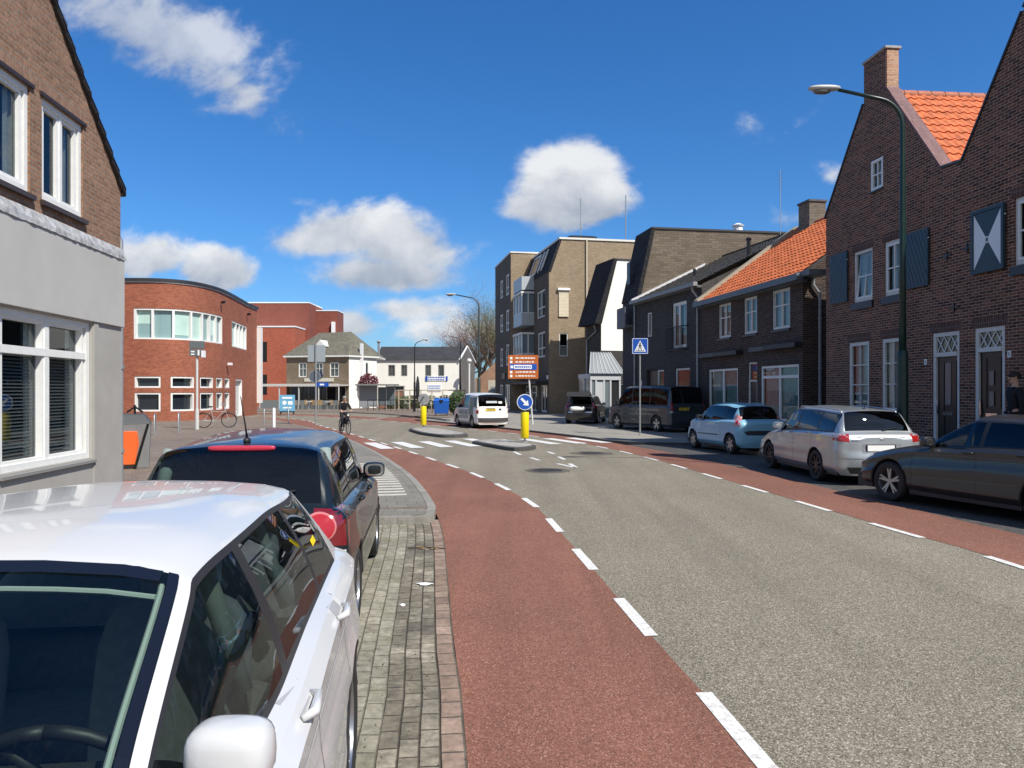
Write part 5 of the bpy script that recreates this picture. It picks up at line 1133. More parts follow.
LAMPR = mat('tail_lamp_red', (0.30, 0.010, 0.010), .12, coat=1); LAMPW = mat('lamp_clear', (.60, .62, .64), .1, coat=1); LAMPO = mat('lamp_inner', (.75, .10, .08), .2, coat=1)
RIM = mat('alloy_rim', (.38, .39, .40), .3, metal=.85); RIMD = mat('dark_alloy', (.05, .05, .055), .35, metal=.5)
PLY = mat('yellow_plate', (.75, .55, .03), .5); PLW = mat('blank_white_plate', (.82, .82, .80), .5)
class Car:
    """A car in its own frame: x forward, y left, z up, origin midway between the axles on the ground."""
    def __init__(s, name, label, cat, loc, heading, sp, group=None):
        s.sp = sp; s.root = thing(name, label, cat, loc, heading, group); s.pm = sp['paint']
        S = sp['st']; S = sorted(S, key=lambda r: r[0]); xs = [r[0] for r in S]
        # station columns: x, roof/hood centre z, side-window top z, belt z, top half width, belt half width, max half width
        s.fz, s.f3, s.fb, s.w3, s.wb, s.wm = [pchip(xs, [r[k] for r in S]) for k in range(1, 7)]
        s.x0, s.x1 = xs[0], xs[-1]
        key = sorted(set(xs + sp['keys'])); X = []
        for a, b in zip(key, key[1:]):
            if b - a < 1e-4: continue
            L = math.hypot(b - a, s.fz(b) - s.fz(a)); n = max(1, int(math.ceil(L / sp.get('res', .07))))
            X += [a + (b - a) * k / n for k in range(n)]
        X.append(key[-1]); s.X = X
        s.zs = sp.get('zs', .27); s.section_build(); s.build()
    def section(s, x):
        zt, z3, zb, w3, wb, wm = s.fz(x), s.f3(x), s.fb(x), s.w3(x), s.wb(x), s.wm(x); zs = s.zs; rr = s.sp.get('roll', 1.0)
        dz = zt - z3
        P = [(0, zt), (w3 * .45, zt - dz * .10), (w3 * .80, zt - dz * .36), (w3 * .955, zt - dz * .74), (w3, z3)]           # top, 0..4
        P += [(w3 + (wb - w3) * t + .018 * math.sin(PI * t) * (z3 - zb > .1), z3 + (zb - z3) * t) for t in (.05, .14, .33, .55, .78, .94, 1.0)]       # side window 5..11
        P += [(wb + (wm - wb) * .42, zb - .018), (wb + (wm - wb) * .78, zb - .060)]                         # shoulder 12,13
        z6 = .62 * (zb / .95)
        zm = zb - .055
        for t in (.25, .5, .75, 1.0): 
            z = zm + (z6 - zm) * t; P.append((wb + (wm - wb) * (.78 + .22 * math.sin(t * PI / 2)) - s.sp.get('scoop', .010) * math.sin(PI * min(1, t * 1.0)), z))      # 14..17
        for t in (.3, .6, .85): P.append((wm - .004 - .010 * math.sin(PI * t), z6 + (zs + .05 - z6) * t))           # 18..20
        P += [(wm - .012, zs + .05), (wm - .035, zs), (wm - .11, zs - .07)]                                 # 21..23
        return P
    def section_build(s):
        s.sec = [s.section(x) for x in s.X]; s.K = len(s.sec[0])
        s.V = [[Vector((x, y, z)) for (y, z) in sec] for x, sec in zip(s.X, s.sec)]
    def build(s):
        sp = s.sp; X = s.X; K = s.K; n = len(X); R = sp['arch']; zc = sp['r']
        # push side vertices off the wheel circles
        for xw in (sp['xf'], sp['xr']):
            for i in range(n):
                for k in range(12, K):
                    v = s.V[i][k]; d = Vector((v.x - xw, v.z - zc)); 
                    if d.length < R and v.z > s.zs - .10:
                        pass
        holes = set()
        for xw in (sp['xf'], sp['xr']):
            ins = lambda v: math.hypot(v.x - xw, v.z - zc) < R
            for i in range(n - 1):
                for k in range(12, K - 1):
                    q = (s.V[i][k], s.V[i + 1][k], s.V[i + 1][k + 1], s.V[i][k + 1])
                    c = sum(q, Vector()) / 4
                    if math.hypot(c.x - xw, c.z - zc) < R: holes.add((i, k))
            # boundary vertices of the hole are snapped on to the circle
            for i in range(n):
                for k in range(12, K):
                    nb = [(i - 1, k - 1), (i - 1, k), (i, k - 1), (i, k)]; nb = [c for c in nb if 0 <= c[0] < n - 1 and 12 <= c[1] < K - 1]
                    cin = [c for c in nb if c in holes and abs(X[c[0]] - xw) < R + .2]
                    if cin and len(cin) < len(nb):
                        v = s.V[i][k]; d = Vector((v.x - xw, v.z - zc)); l = d.length
                        if l > 1e-4: d = d / l * R; v.x, v.z = xw + d.x, zc + d.y
                    elif cin and k == K - 1:
                        pass
        def kind(i, k):
            xm = (X[i] + X[i + 1]) / 2; g = sp
            if (i, k) in holes: return None
            if g['ws'][0] < xm < g['ws'][1] and k < 3: return 'windscreen'
            if g['rw'] and g['rw'][0] < xm < g['rw'][1] and k < g.get('rwk', 3): return 'rear_window'
            if 4 <= k < 11:
                for a, b in g['win']:
                    if a < xm < b: return 'trim' if (k == 4 or k == 10) else 'win'
                if g['win'] and g['win'][0][0] - .01 < xm < g['win'][-1][1] + .01: return 'trim'
                a = g['win'][-1][1] if g['win'] else 0
                if g['win'] and a < xm < a + .10: return 'trim'
            if k >= 12 and k < 21:
                for j, (a, b) in enumerate(g['doors']):
                    if a < xm < b: return 'door%d' % j
            return 'body'
        cells = {}
        for i in range(n - 1):
            for k in range(K - 1):
                kd = kind(i, k)
                if kd is None: continue
                for sd in (1, -1):
                    key = kd
                    if kd in ('win',) or kd.startswith('door'): key = kd + ('L' if sd > 0 else 'R')
                    if kd == 'win':
                        for j, (a, b) in enumerate(sp['win']):
                            if a < (X[i] + X[i + 1]) / 2 < b: key += str(j)
                    q = [s.V[i][k], s.V[i][k + 1], s.V[i + 1][k + 1], s.V[i + 1][k]]
                    q = [Vector((v.x, v.y * sd, v.z)) for v in q]
                    if sd > 0: q = q[::-1]
                    cells.setdefault(key, []).append(q)
        # end caps
        def cap(i, sg, bulge):
            V = s.V[i]; T = [1, .85, .6, .3, 0]; zt = V[0].z
            for sd in (1, -1):
                for k in range(K - 1):
                    for a, b in zip(T, T[1:]):
                        def P(v, t):
                            z = v.z; prof = bulge(z); return Vector((v.x + sg * prof * (1 - t ** 4), v.y * t * sd, z))
                        q = [P(V[k], a), P(V[k], b), P(V[k + 1], b), P(V[k + 1], a)]
                        if sg * sd < 0: q = q[::-1]
                        cells.setdefault('body', []).append(q)
        cap(0, -1, sp.get('rb', lambda z: .03)); cap(n - 1, 1, sp.get('fb', lambda z: .05))
        def mk(key, name, m, par, shrink=0):
            mb = MB()
            for q in cells.get(key, []): mb.face(*q)
            if not mb.v: return None
            me_o = mb.build(name, m, par, auto=32)
            return me_o
        s.body = mk('body', 'body', s.pm, s.root)
        mk('windscreen', 'windscreen', sp.get('glass', CGLASS), s.root); mk('rear_window', 'rear_window', sp.get('rglass', sp.get('glass', CGLASS)), s.root); mk('trim', 'window_trim', PLASTIC, s.root)
        for sd in 'LR':
            for j in range(len(sp['win'])): mk('win%s%d' % (sd, j), 'side_window', (sp['glass'] if j == 0 else sp.get('rglass', sp['glass'])) if 'glass' in sp else CGLASS, s.root)
        s.doors = {}
        for sd in 'LR':
            for j in range(len(sp['doors'])): s.doors[(sd, j)] = mk('door%d%s' % (j, sd), 'door', s.pm, s.root)
        # BVH of everything, for projecting details
        vv, ff = [], []
        for key, qs in cells.items():
            for q in qs: o = len(vv); vv += q; ff.append((o, o + 1, o + 2, o + 3))
        s.bvh = BVHTree.FromPolygons(vv, ff)
        # under body and wheel arches
        xa, xb = s.x0 + .12, s.x1 - .12; W = max(r[6] for r in sp['st'])
        MB().box(xa, xb, -(W - .27), W - .27, .17, .5).box(xa, sp['xr'] - R, -(W - .08), W - .08, .19, .42).box(sp['xf'] + R, xb, -(W - .08), W - .08, .19, .42).box(sp['xr'] + R, sp['xf'] - R, -(W - .08), W - .08, .17, .42).build('underbody', PLASTIC, s.root)
        zfl = .45; zb_ = s.fb(0) - .10; il = MB()
        xi0, xi1 = max(sp['rw'][0] + .0 if sp['rw'] else s.x0 + .3, s.x0 + .12), sp['ws'][1] - .12
        WI = W - .10; il.face((xi0, -WI, zb_), (xi0, -WI, zfl), (xi1, -WI, zfl), (xi1, -WI, zb_)).face((xi0, WI, zb_), (xi0, WI, zfl), (xi1, WI, zfl), (xi1, WI, zb_)).face((xi0, -WI, zfl), (xi1, -WI, zfl), (xi1, WI, zfl), (xi0, WI, zfl)).face((xi0, -WI, zfl), (xi0, WI, zfl), (xi0, WI, zb_), (xi0, -WI, zb_)).face((xi1, -WI, zfl), (xi1, WI, zfl), (xi1, WI, zb_ + .02), (xi1, -WI, zb_ + .02))
        if not sp.get('open_tail'): il.face((xi0, -WI, zb_ - .02), (xi0, WI, zb_ - .02), (xi0 + .75, WI, zb_ - .02), (xi0 + .75, -WI, zb_ - .02))
        il.build('cabin_lining', LINER, s.root)
        # dashboard, seats, steering wheel
        xd = sp['ws'][1] - .15; zd = s.fb(xd) + .0
        MB().sell((xd - .28, 0, zd - .16), (.36, W - .14, .17), .35, 20, 8).build('dashboard', LINER, s.root, smooth=True)
        xs_ = sp.get('seat', (.05, -.80)); sm = sp.get('seatm', SEATM); zz = sp.get('seatz', 0)
        def seat(x, y, w=.24, h=.34):
            rot = Matrix.Rotation(math.radians(-14), 3, 'Y'); b = MB().sell((x, y, .52 + zz), (.25, w, .10), .5); b.sell((x - .27, y, .82 + zz), (.07, w, h), .55, rot=rot); b.build('seat', sm, s.root, smooth=True)
            MB().sell((x - .37, y, 1.20 + zz), (.045, .125, .09), .55, rot=rot).build('headrest', sm, s.root, smooth=True)
        for y in (.37, -.37): seat(xs_[0], y)
        seat(xs_[1], 0, W - .25, .30)
        for y in (.42, -.42): MB().sell((xs_[1] - .36, y, 1.10 + zz), (.05, .12, .08), .55).build('headrest', sm, s.root, smooth=True)
        st = MB(); c = Vector((xs_[0] + .50, .37, .93 + zz)); tilt = Matrix.Rotation(math.radians(-65), 3, 'Y')
        ring_ = [c + tilt @ Vector((.185 * math.cos(2 * PI * k / 28), .185 * math.sin(2 * PI * k / 28), 0)) for k in range(29)]; st.tube(ring_, .016, 8)
        st.sell(c, (.06, .05, .03), .6, rot=tilt)
        for a in (0, 2.1, 4.2): st.tube([c, c + tilt @ Vector((.18 * math.cos(a + 1.57), .18 * math.sin(a + 1.57), 0))], .014, 5)
        st.build('steering_wheel', PLASTIC, s.root, smooth=True)
        # arches and wheels
        for xw in (sp['xf'], sp['xr']):
            for sd in (1, -1):
                mb = MB(); N_ = 30; row = []
                for k in range(N_ + 1):
                    a = math.radians(-22 + 224 * k / N_); x, z = xw + R * math.cos(a), zc + R * math.sin(a)
                    y = s.side_y(x + .02 * math.cos(a), max(z + .02 * math.sin(a), s.zs - .04)) 
                    row.append([(x, (y + .001) * sd, z), (xw + (R - .018) * math.cos(a), (y - .008) * sd, zc + (R - .018) * math.sin(a)), (xw + (R - .02) * math.cos(a), (y - .30) * sd, zc + (R - .02) * math.sin(a))])
                mb.v = [p for r_ in row for p in r_]
                for k in range(N_):
                    for j in range(2): mb.f.append((3 * k + j, 3 * k + 3 + j, 3 * k + 4 + j, 3 * k + 1 + j))
                mb.build('wheel_arch', PLASTIC, s.root, auto=40)
                s.wheel(xw, sd)
        for d in sp.get('extra', []): d(s)
    def side_y(s, x, z):
        h = s.bvh.ray_cast(Vector((x, 3, z)), Vector((0, -1, 0)))
        return h[0].y if h[0] is not None else s.wm(x)
    def wheel(s, xw, sd):
        sp = s.sp; r = sp['r']; w = sp.get('tw', .20); yo = s.wm(xw) - .025; yi = yo - w; wc = MB()
        prof = [(r * .66, 0), (r * .70, -.008), (r * .80, -.014), (r * .92, -.010), (r * .975, .012), (r, .035), (r, w - .035), (r * .97, w - .01), (r * .66, w)]
        T = lambda h: (yo - h) * sd
        ty = MB().lathe([(a, T(h)) for a, h in prof], (xw, 0, r), axis='y', n=40)
        W_ = ty.build('wheel', RUBBER, s.root, auto=35)
        rm = MB().lathe([(r * .68, T(.006)), (r * .655, T(.000)), (r * .63, T(.02)), (r * .62, T(w * .6))], (xw, 0, r), axis='y', n=40)
        ns = sp.get('spokes', 5); rw_ = sp.get('spw', .05); ph0 = sp.get('ph', .3)
        for k in range(ns):
            a = 2 * PI * k / ns + ph0
            for da in ((-.11, .11) if sp.get('twin') else (0,)):
                a2 = a + da * 1.35; d = Vector((math.cos(a2), 0, math.sin(a2))); t = Vector((-d.z, 0, d.x)); c = Vector((xw, 0, r)); a1 = Vector((math.cos(a), 0, math.sin(a)))
                h0, h1 = rw_ * .75, rw_ * .5
                p = [c + a1 * r * .10 + t * h0, c + d * r * .64 + t * h1, c + d * r * .64 - t * h1, c + a1 * r * .10 - t * h0]
                f = [(q.x, T(.020 - .004), q.z) if i in (0, 3) else (q.x, T(.010), q.z) for i, q in enumerate(p)]; bck = [(q.x, T(.045), q.z) for q in p]
                rm.add(f + bck, [(0, 1, 2, 3), (0, 4, 5, 1), (1, 5, 6, 2), (2, 6, 7, 3), (3, 7, 4, 0)])
        rm.lathe([(.0, T(.012)), (r * .12, T(.012)), (r * .16, T(.03)), (r * .16, T(.06))], (xw, 0, r), axis='y', n=16)
        rm.build('rim', sp.get('rim', RIM), W_, auto=35)
        MB().lathe([(.0, T(.075)), (r * .64, T(.075))], (xw, 0, r), axis='y', n=24).build('brake_disc', sp.get('back', mat('dark_brake', (.02, .02, .02), .6)), W_)
    def patch(s, poly, d, name, m, off=.004, thick=0, cell=.035, par=None, label=None):
        """lay a 2D outline on the body, looking along direction d; poly in (h, z) with h the horizontal axis across d"""
        d = Vector(d).normalized(); h = Vector((0, 0, 1)).cross(d).normalized() * -1    # h points to the right when looking along d... sign handled by caller
        bm = bmesh.new(); vs = [bm.verts.new((p[0], 0, p[1])) for p in poly]; bm.faces.new(vs)
        hs = [p[0] for p in poly]; zs = [p[1] for p in poly]
        for ax, lo, hi in ((0, min(hs), max(hs)), (2, min(zs), max(zs))):
            c = lo + cell
            while c < hi - 1e-4:
                no = Vector((1, 0, 0)) if ax == 0 else Vector((0, 0, 1)); co = no * c
                bmesh.ops.bisect_plane(bm, geom=bm.verts[:] + bm.edges[:] + bm.faces[:], plane_co=co, plane_no=no); c += cell
        bm.verts.ensure_lookup_table(); mb = MB(); bm.verts.index_update()
        for v in bm.verts:
            o = h * v.co.x + Vector((0, 0, v.co.z)) - d * 5
            r_ = s.bvh.ray_cast(o, d)
            for q in (.93, .86, .79, .7):
                if r_[0] is not None: break
                hm = (max(hs) + min(hs)) / 2; r_ = s.bvh.ray_cast(h * (hm + (v.co.x - hm) * q) + Vector((0, 0, v.co.z)) - d * 5, d)
            if r_[0] is None:
                nr = s.bvh.find_nearest(h * v.co.x + Vector((0, 0, v.co.z)) - d * 1.9); p, nn = nr[0], nr[1]
            else: p, nn = r_[0], r_[1]
            mb.v.append(tuple(p - d * off))
        mb.f = [tuple(v.index for v in f.verts) for f in bm.faces]; bm.free()
        n0 = len(mb.v); k0 = list(mb.f)
        o_ = mb.build(name, m, par or s.root, auto=40)
        me = o_.data
        # make it face outwards
        if me.polygons and sum((p.normal for p in me.polygons), Vector()).dot(-d) < 0: me.flip_normals()
        if thick:
            sm = o_.modifiers.new('thickness', 'SOLIDIFY'); sm.thickness = thick; sm.offset = 1
        if label: o_['label'] = label
        return o_
    def sidep(s, poly, sd, name, m, **k):    # poly given in (x, z)
        # looking along -y for the left side: h = z x d * -1
        d = (0, -1, 0) if sd > 0 else (0, 1, 0); hv = (Vector((0, 0, 1)).cross(Vector(d)) * -1).x
        return s.patch([(p[0] * hv, p[1]) for p in poly], d, name, m, **k)
    def rearp(s, poly, name, m, **k):        # poly given in (y, z), seen from behind
        d = (1, 0, 0); hv = (Vector((0, 0, 1)).cross(Vector(d)) * -1).y
        return s.patch([(p[0] * hv, p[1]) for p in poly], d, name, m, **k)
    def frontp(s, poly, name, m, **k):
        d = (-1, 0, 0); hv = (Vector((0, 0, 1)).cross(Vector(d)) * -1).y
        return s.patch([(p[0] * hv, p[1]) for p in poly], d, name, m, **k)
    def cornerp(s, ang, cx, cy, poly, name, m, **k):
        """patch seen along a slanted direction: ang is the azimuth the viewer looks from, poly (u, z) about point (cx, cy)"""
        d = Vector((-math.cos(ang), -math.sin(ang), 0)); h = Vector((0, 0, 1)).cross(d) * -1; o = Vector((cx, cy, 0)).dot(h)
        return s.patch([(o + p[0], p[1]) for p in poly], d, name, m, **k)
    def seams(s, w=.006):
        sp = s.sp; xs = sorted({x for a, b in sp['doors'] for x in (a, b)})
        for x in xs:
            z0 = s.zs + .04; z1 = s.fb(x) - .01; n = 14
            for xw in (sp['xf'], sp['xr']):
                if abs(x - xw) < sp['arch']: z0 = max(z0, sp['r'] + math.sqrt(sp['arch'] ** 2 - (x - xw) ** 2))
            for sd in (1, -1): s.sidep([(x - w / 2, z0), (x + w / 2, z0), (x + w / 2, z1), (x - w / 2, z1)], sd, 'door_gap', BLACK, off=.0015, cell=.05)
        if sp['doors']:
            a, b = min(xs), max(xs); z = s.zs + .045; xr = max(a, sp['xr'] + sp['arch'] + .01); xf = min(b, sp['xf'] - sp['arch'] - .01)
            for sd in (1, -1): s.sidep([(xr, z), (xf, z), (xf, z + w), (xr, z + w)], sd, 'sill_gap', BLACK, off=.0015, cell=.08)
    def handle(s, x, z, j, m=None):
        for sd, L_ in ((1, 'L'), (-1, 'R')):
            y = s.side_y(x, z); par = s.doors.get((L_, j)) or s.root
            MB().tube([(x - .095, (y + .004) * sd, z), (x - .075, (y + .030) * sd, z + .004), (x + .06, (y + .032) * sd, z + .006), (x + .085, (y + .004) * sd, z)], [.010, .013, .015, .010], 8).build('handle', m or s.pm, par, smooth=True)
            s.sidep([(x - .07, z - .03), (x + .06, z - .03), (x + .07, z + .0), (x + .06, z + .035), (x - .07, z + .03)], sd, 'handle_recess_shade', RECESS.get(s.pm.name, PLASTIC), off=.001, cell=.03, par=par)
    def mirrors(s, x, z, m=None, h=(.075, .115, .085), out=.115, flat=False):
        for sd in (1, -1):
            y = s.side_y(x, z - .05); mm = m or s.pm; rot = Matrix.Rotation(math.radians(-8 * sd), 3, 'Z')
            o = MB().sell((x + .02, (y + out) * sd, z + .02), h, .62, 20, 12, rot).build('mirror', mm, s.root, smooth=True)
            MB().tube([(x + .03, (y - .03) * sd, z - .06), (x + .02, (y + out * .7) * sd, z - .03)], [.035, .03], 8).build('mirror_foot', PLASTIC, o, smooth=True)
            c = Vector((x + .02, (y + out) * sd, z + .02)); g = MB(); N_ = 20
            g.face(*[tuple(c + rot @ Vector((-h[0] * .92, h[1] * .84 * abs(math.cos(t)) ** .6 * (1 if math.cos(t) > 0 else -1), h[2] * .82 * abs(math.sin(t)) ** .6 * (1 if math.sin(t) > 0 else -1)))) for t in [2 * PI * k / N_ for k in range(N_)]])
            g.build('mirror_glass', mat('mirror_glass', (.5, .55, .6), .05, metal=1), o)
    def plate(s, y, z, m, w=.26, h=.055, front=False, ticks=True):
        f = s.frontp if front else s.rearp
        p = f([(y - w, z - h), (y + w, z - h), (y + w, z + h), (y - w, z + h)], 'number_plate', m, off=.018, cell=.2)
        return p
def gline(s, x0, x1, z0, z1, w, name, m):   # thin crease strip on both flanks
    for sd in (1, -1): s.sidep([(x0, z0), (x1, z1), (x1, z1 + w), (x0, z0 + w)], sd, name, m, off=.0015, cell=.06)

def std_hatch(L=4.05, W=.875, H=1.46, xf=1.27, xr=-1.28, fo=.80, ro=.70, zb=(.93, 1.00), hood=.80, cowl=.98, xc=.98, xh=.22, xrr=-1.52, zrr=1.385, xbl=-1.86, zbl=1.02, w3=.60, ztip=.60, R=.315, wr=.55):
    x1 = xf + fo; x0 = xr - ro
    bw = .865
    st = [(x0, zbl - .09, zbl - .12, zbl - .13, W * .62, W * .70, W * .80),
          (x0 + .05, zbl - .03, zbl - .055, zbl - .06, W * .70, W * .775, W * .90),
          (xbl, zbl, zbl - .012, zbl - .022, W * .76, W * .83, W * .965),
          ((xrr + xbl) / 2, (zrr + zbl) / 2 + .05, (zrr + zbl) / 2 - .01, zb[1] - .005, (wr + W * .76) / 2 + .005, W * .85, W * .985),
          (xrr, zrr, zrr - .055, zb[1], wr, W * bw, W * .995),
          (xrr + .10, zrr + .018, zrr - .06, zb[1], wr + .015, W * bw, W),
          (-.6, H - .012, H - .095, zb[1] - .01, w3 - .005, W * bw, W),
          (-.1, H, H - .095, (zb[0] + zb[1]) / 2, w3, W * bw, W),
          (xh, H - .045, H - .115, zb[0] + .02, w3 - .01, W * (bw - .015), W),
          (xh + .06, H - .075, H - .14, zb[0] + .015, w3, W * (bw - .02), W),
          ((xh + xc) / 2 + .05, (H + cowl) / 2 - .03, (H + cowl) / 2 - .085, zb[0] + .005, w3 + .035, W * (bw - .04), W * .995),
          (xc - .04, cowl + .03, cowl - .02, zb[0] - .015, w3 + .065, W * (bw - .055), W * .99),
          (xc + .04, cowl - .005, cowl - .045, cowl - .06, w3 + .07, W * (bw - .055), W * .985),
          (xc + .35, (cowl + hood) / 2 + .045, (cowl + hood) / 2, (cowl + hood) / 2 - .03, w3 + .09, W * bw, W * .98),
          (x1 - .42, hood + .01, hood - .04, hood - .08, w3 + .10, W * .84, W * .97),
          (x1 - .20, hood - .05, hood - .10, hood - .14, w3 + .03, W * .76, W * .92),
          (x1 - .07, hood - .13, hood - .17, hood - .20, w3 - .05, W * .66, W * .80),
          (x1, ztip, ztip - .03, ztip - .05, w3 - .17, W * .52, W * .62)]
    return dict(st=st, xf=xf, xr=xr, r=R, arch=R + .055, ws=(xh + .02, xc - .02), rw=(xbl + .02, xrr - .01), x0=x0, x1=x1, W=W)
BUMP_R = lambda z: .035 + .055 * max(0, 1 - abs((z - .45) / .20) ** 3)
BUMP_F = lambda z: .05 + .05 * max(0, 1 - abs((z - .40) / .25) ** 3)

# ---- 1. white hatchback, nearest, facing the camera
sp = std_hatch(); sp.update(paint=paint('white_car_paint', (.54, .545, .545), 0, .25), glass=glass('light_car_glass', (.62, .70, .66), .6), win=[(-1.52, -.98), (-.92, -.18), (-.10, .80)], doors=[(-.98, -.14), (-.14, .93)], keys=[-1.52, -.98, -.92, -.18, -.10, .80, -.14, .93, .24, .26, .96, 1.0, -1.84, -1.53], res=.045, rb=BUMP_R, fb=BUMP_F, spokes=5, twin=True, rim=RIM, seatm=mat('light_seat_cloth', (.34, .35, .34), .9, ns=25, na=.2), seat=(-.10, -.95), tw=.20, scoop=.016)
def d_white(s):
    s.seams(.005); s.handle(-.02, .925, 1); s.handle(-.86, .945, 0); s.mirrors(.62, 1.085, h=(.06, .082, .064), out=.075)
    gline(s, -1.7, 1.5, .86, .80, .008, 'crease_line', mat('white_crease', (.62, .62, .62), .35))
    # windscreen: black ceramic border, header strip, pale inner seal
    ws = MB(); xs = [x for x in s.X if s.sp['ws'][0] - .001 <= x <= s.sp['ws'][1] + .03]
    def P(x, f, o): 
        sec = s.section(x); y, z = sec[2][0] + (sec[3][0] - sec[2][0]) * f, sec[2][1] + (sec[3][1] - sec[2][1]) * f
        return y, z
    pts = {}
    for sd in (1, -1):
        for a, b in zip(xs, xs[1:]):
            ya, za = P(a, 1, 0); yb, zb = P(b, 1, 0); ya2, za2 = P(a, .75, 0); yb2, zb2 = P(b, .75, 0); o = .004
            ws.face((a + o, ya * sd, za + o), (b + o, yb * sd, zb + o), (b + o, yb2 * sd, zb2 + o), (a + o, ya2 * sd, za2 + o))
    for x_, dx in ((s.sp['ws'][0], .035), (s.sp['ws'][1] - .16, .16)):
        for k in range(12):
            y0, y1 = -.53 + 1.06 * k / 12, -.53 + 1.06 * (k + 1) / 12
            q = []
            for (x, y) in ((x_, y0), (x_ + dx, y0), (x_ + dx, y1), (x_, y1)):
                r_ = s.bvh.ray_cast(Vector((x, y, 4)), Vector((0, 0, -1))); q.append(r_[0] + Vector((.002, 0, .003)))
            ws.face(*q)
    ws.build('windscreen_border', mat('ceramic_black', (.008, .008, .01), .08, coat=1), s.root)
    seal = MB(); A = [Vector((x - .01, P(x, .55, 0)[0], P(x, .55, 0)[1] - .022)) for x in xs[1:]]; 
    for sd in (1, -1): seal.tube([(p.x, p.y * sd, p.z) for p in A], .007, 6)
    t = A[0]; xq = s.sp['ws'][0] + .055; seal.tube([tuple(s.bvh.ray_cast(Vector((xq, (k / 5 - 1) * t.y, 4)), Vector((0, 0, -1)))[0] - Vector((0, 0, .022))) for k in range(11)], .007, 6)
    seal.build('inner_frame', mat('pale_grey_lining', (.42, .48, .46), .8), s.root)
    for sd in (1, -1):   # pale pillar lining and belts seen through the side glass
        for x in (-.14, -.94):
            sc = s.section(x); MB().tube([(x - .03, (sc[11][0] - .13) * sd, sc[11][1] - .05), (x - .03, (sc[4][0] - .10) * sd, sc[4][1] - .03)], .03, 8).build('pillar_lining', mat('pale_grey_lining', (.30, .35, .34)), s.root, smooth=True)
        MB().tube([(-.16, .66 * sd, 1.15), (-.12, .58 * sd, .95), (-.10, .50 * sd, .6)], .018, 5).build('seat_belt', mat('seat_belt', (.10, .10, .10), .8), s.root)
    # fuel flap, headlights, grille, plates
    s.cornerp(.35, 1.9, .62, [(-.20, .60), (.22, .58), (.25, .70), (-.12, .72)], 'headlight', LAMPW); s.cornerp(-.35, 1.9, -.62, [(-.22, .58), (.20, .60), (.12, .72), (-.25, .70)], 'headlight', LAMPW)
    s.frontp([(-.42, .32), (.42, .32), (.46, .46), (-.46, .46)], 'grille', PLASTIC); s.plate(0, .50, PLW, front=True)
    for sd in (1, -1): s.rearp([(sd * .50, .78), (sd * .74, .78), (sd * .74, .96), (sd * .52, .96)], 'tail_light', LAMPR)
    s.plate(0, .75, PLW)
    wp = MB()
    for y0, y1 in ((.55, -.02), (-.05, -.55)):
        pts = []
        for k in range(9):
            t = k / 8; y = y0 + (y1 - y0) * t; x = s.sp['ws'][1] - .03 - .05 * t; r_ = s.bvh.ray_cast(Vector((x, y, 4)), Vector((0, 0, -1))); pts.append(r_[0] + Vector((.01, 0, .02)))
        wp.tube(pts, .008, 5)
    wp.build('wiper', PLASTIC, s.root)
    MB().sell((s.sp['ws'][0] + .16, 0, 1.30), (.02, .11, .035), .6).build('inner_mirror', PLASTIC, s.root, smooth=True)
    for sd in (1, ):   # yellow and blue sticker on the rear quarter glass
        s.sidep([(-1.30, 1.14), (-1.17, 1.14), (-1.17, 1.165), (-1.30, 1.165)], sd, 'window_sticker', YELLOW, off=.003)
sp['extra'] = [d_white]
Car('white_hatchback', 'white hatchback parked closest to the camera, facing it, cut off by the lower left corner', 'car', (-1.39, 2.0, 0), math.atan2(-.99, .13), sp, 'cars parked on the left')

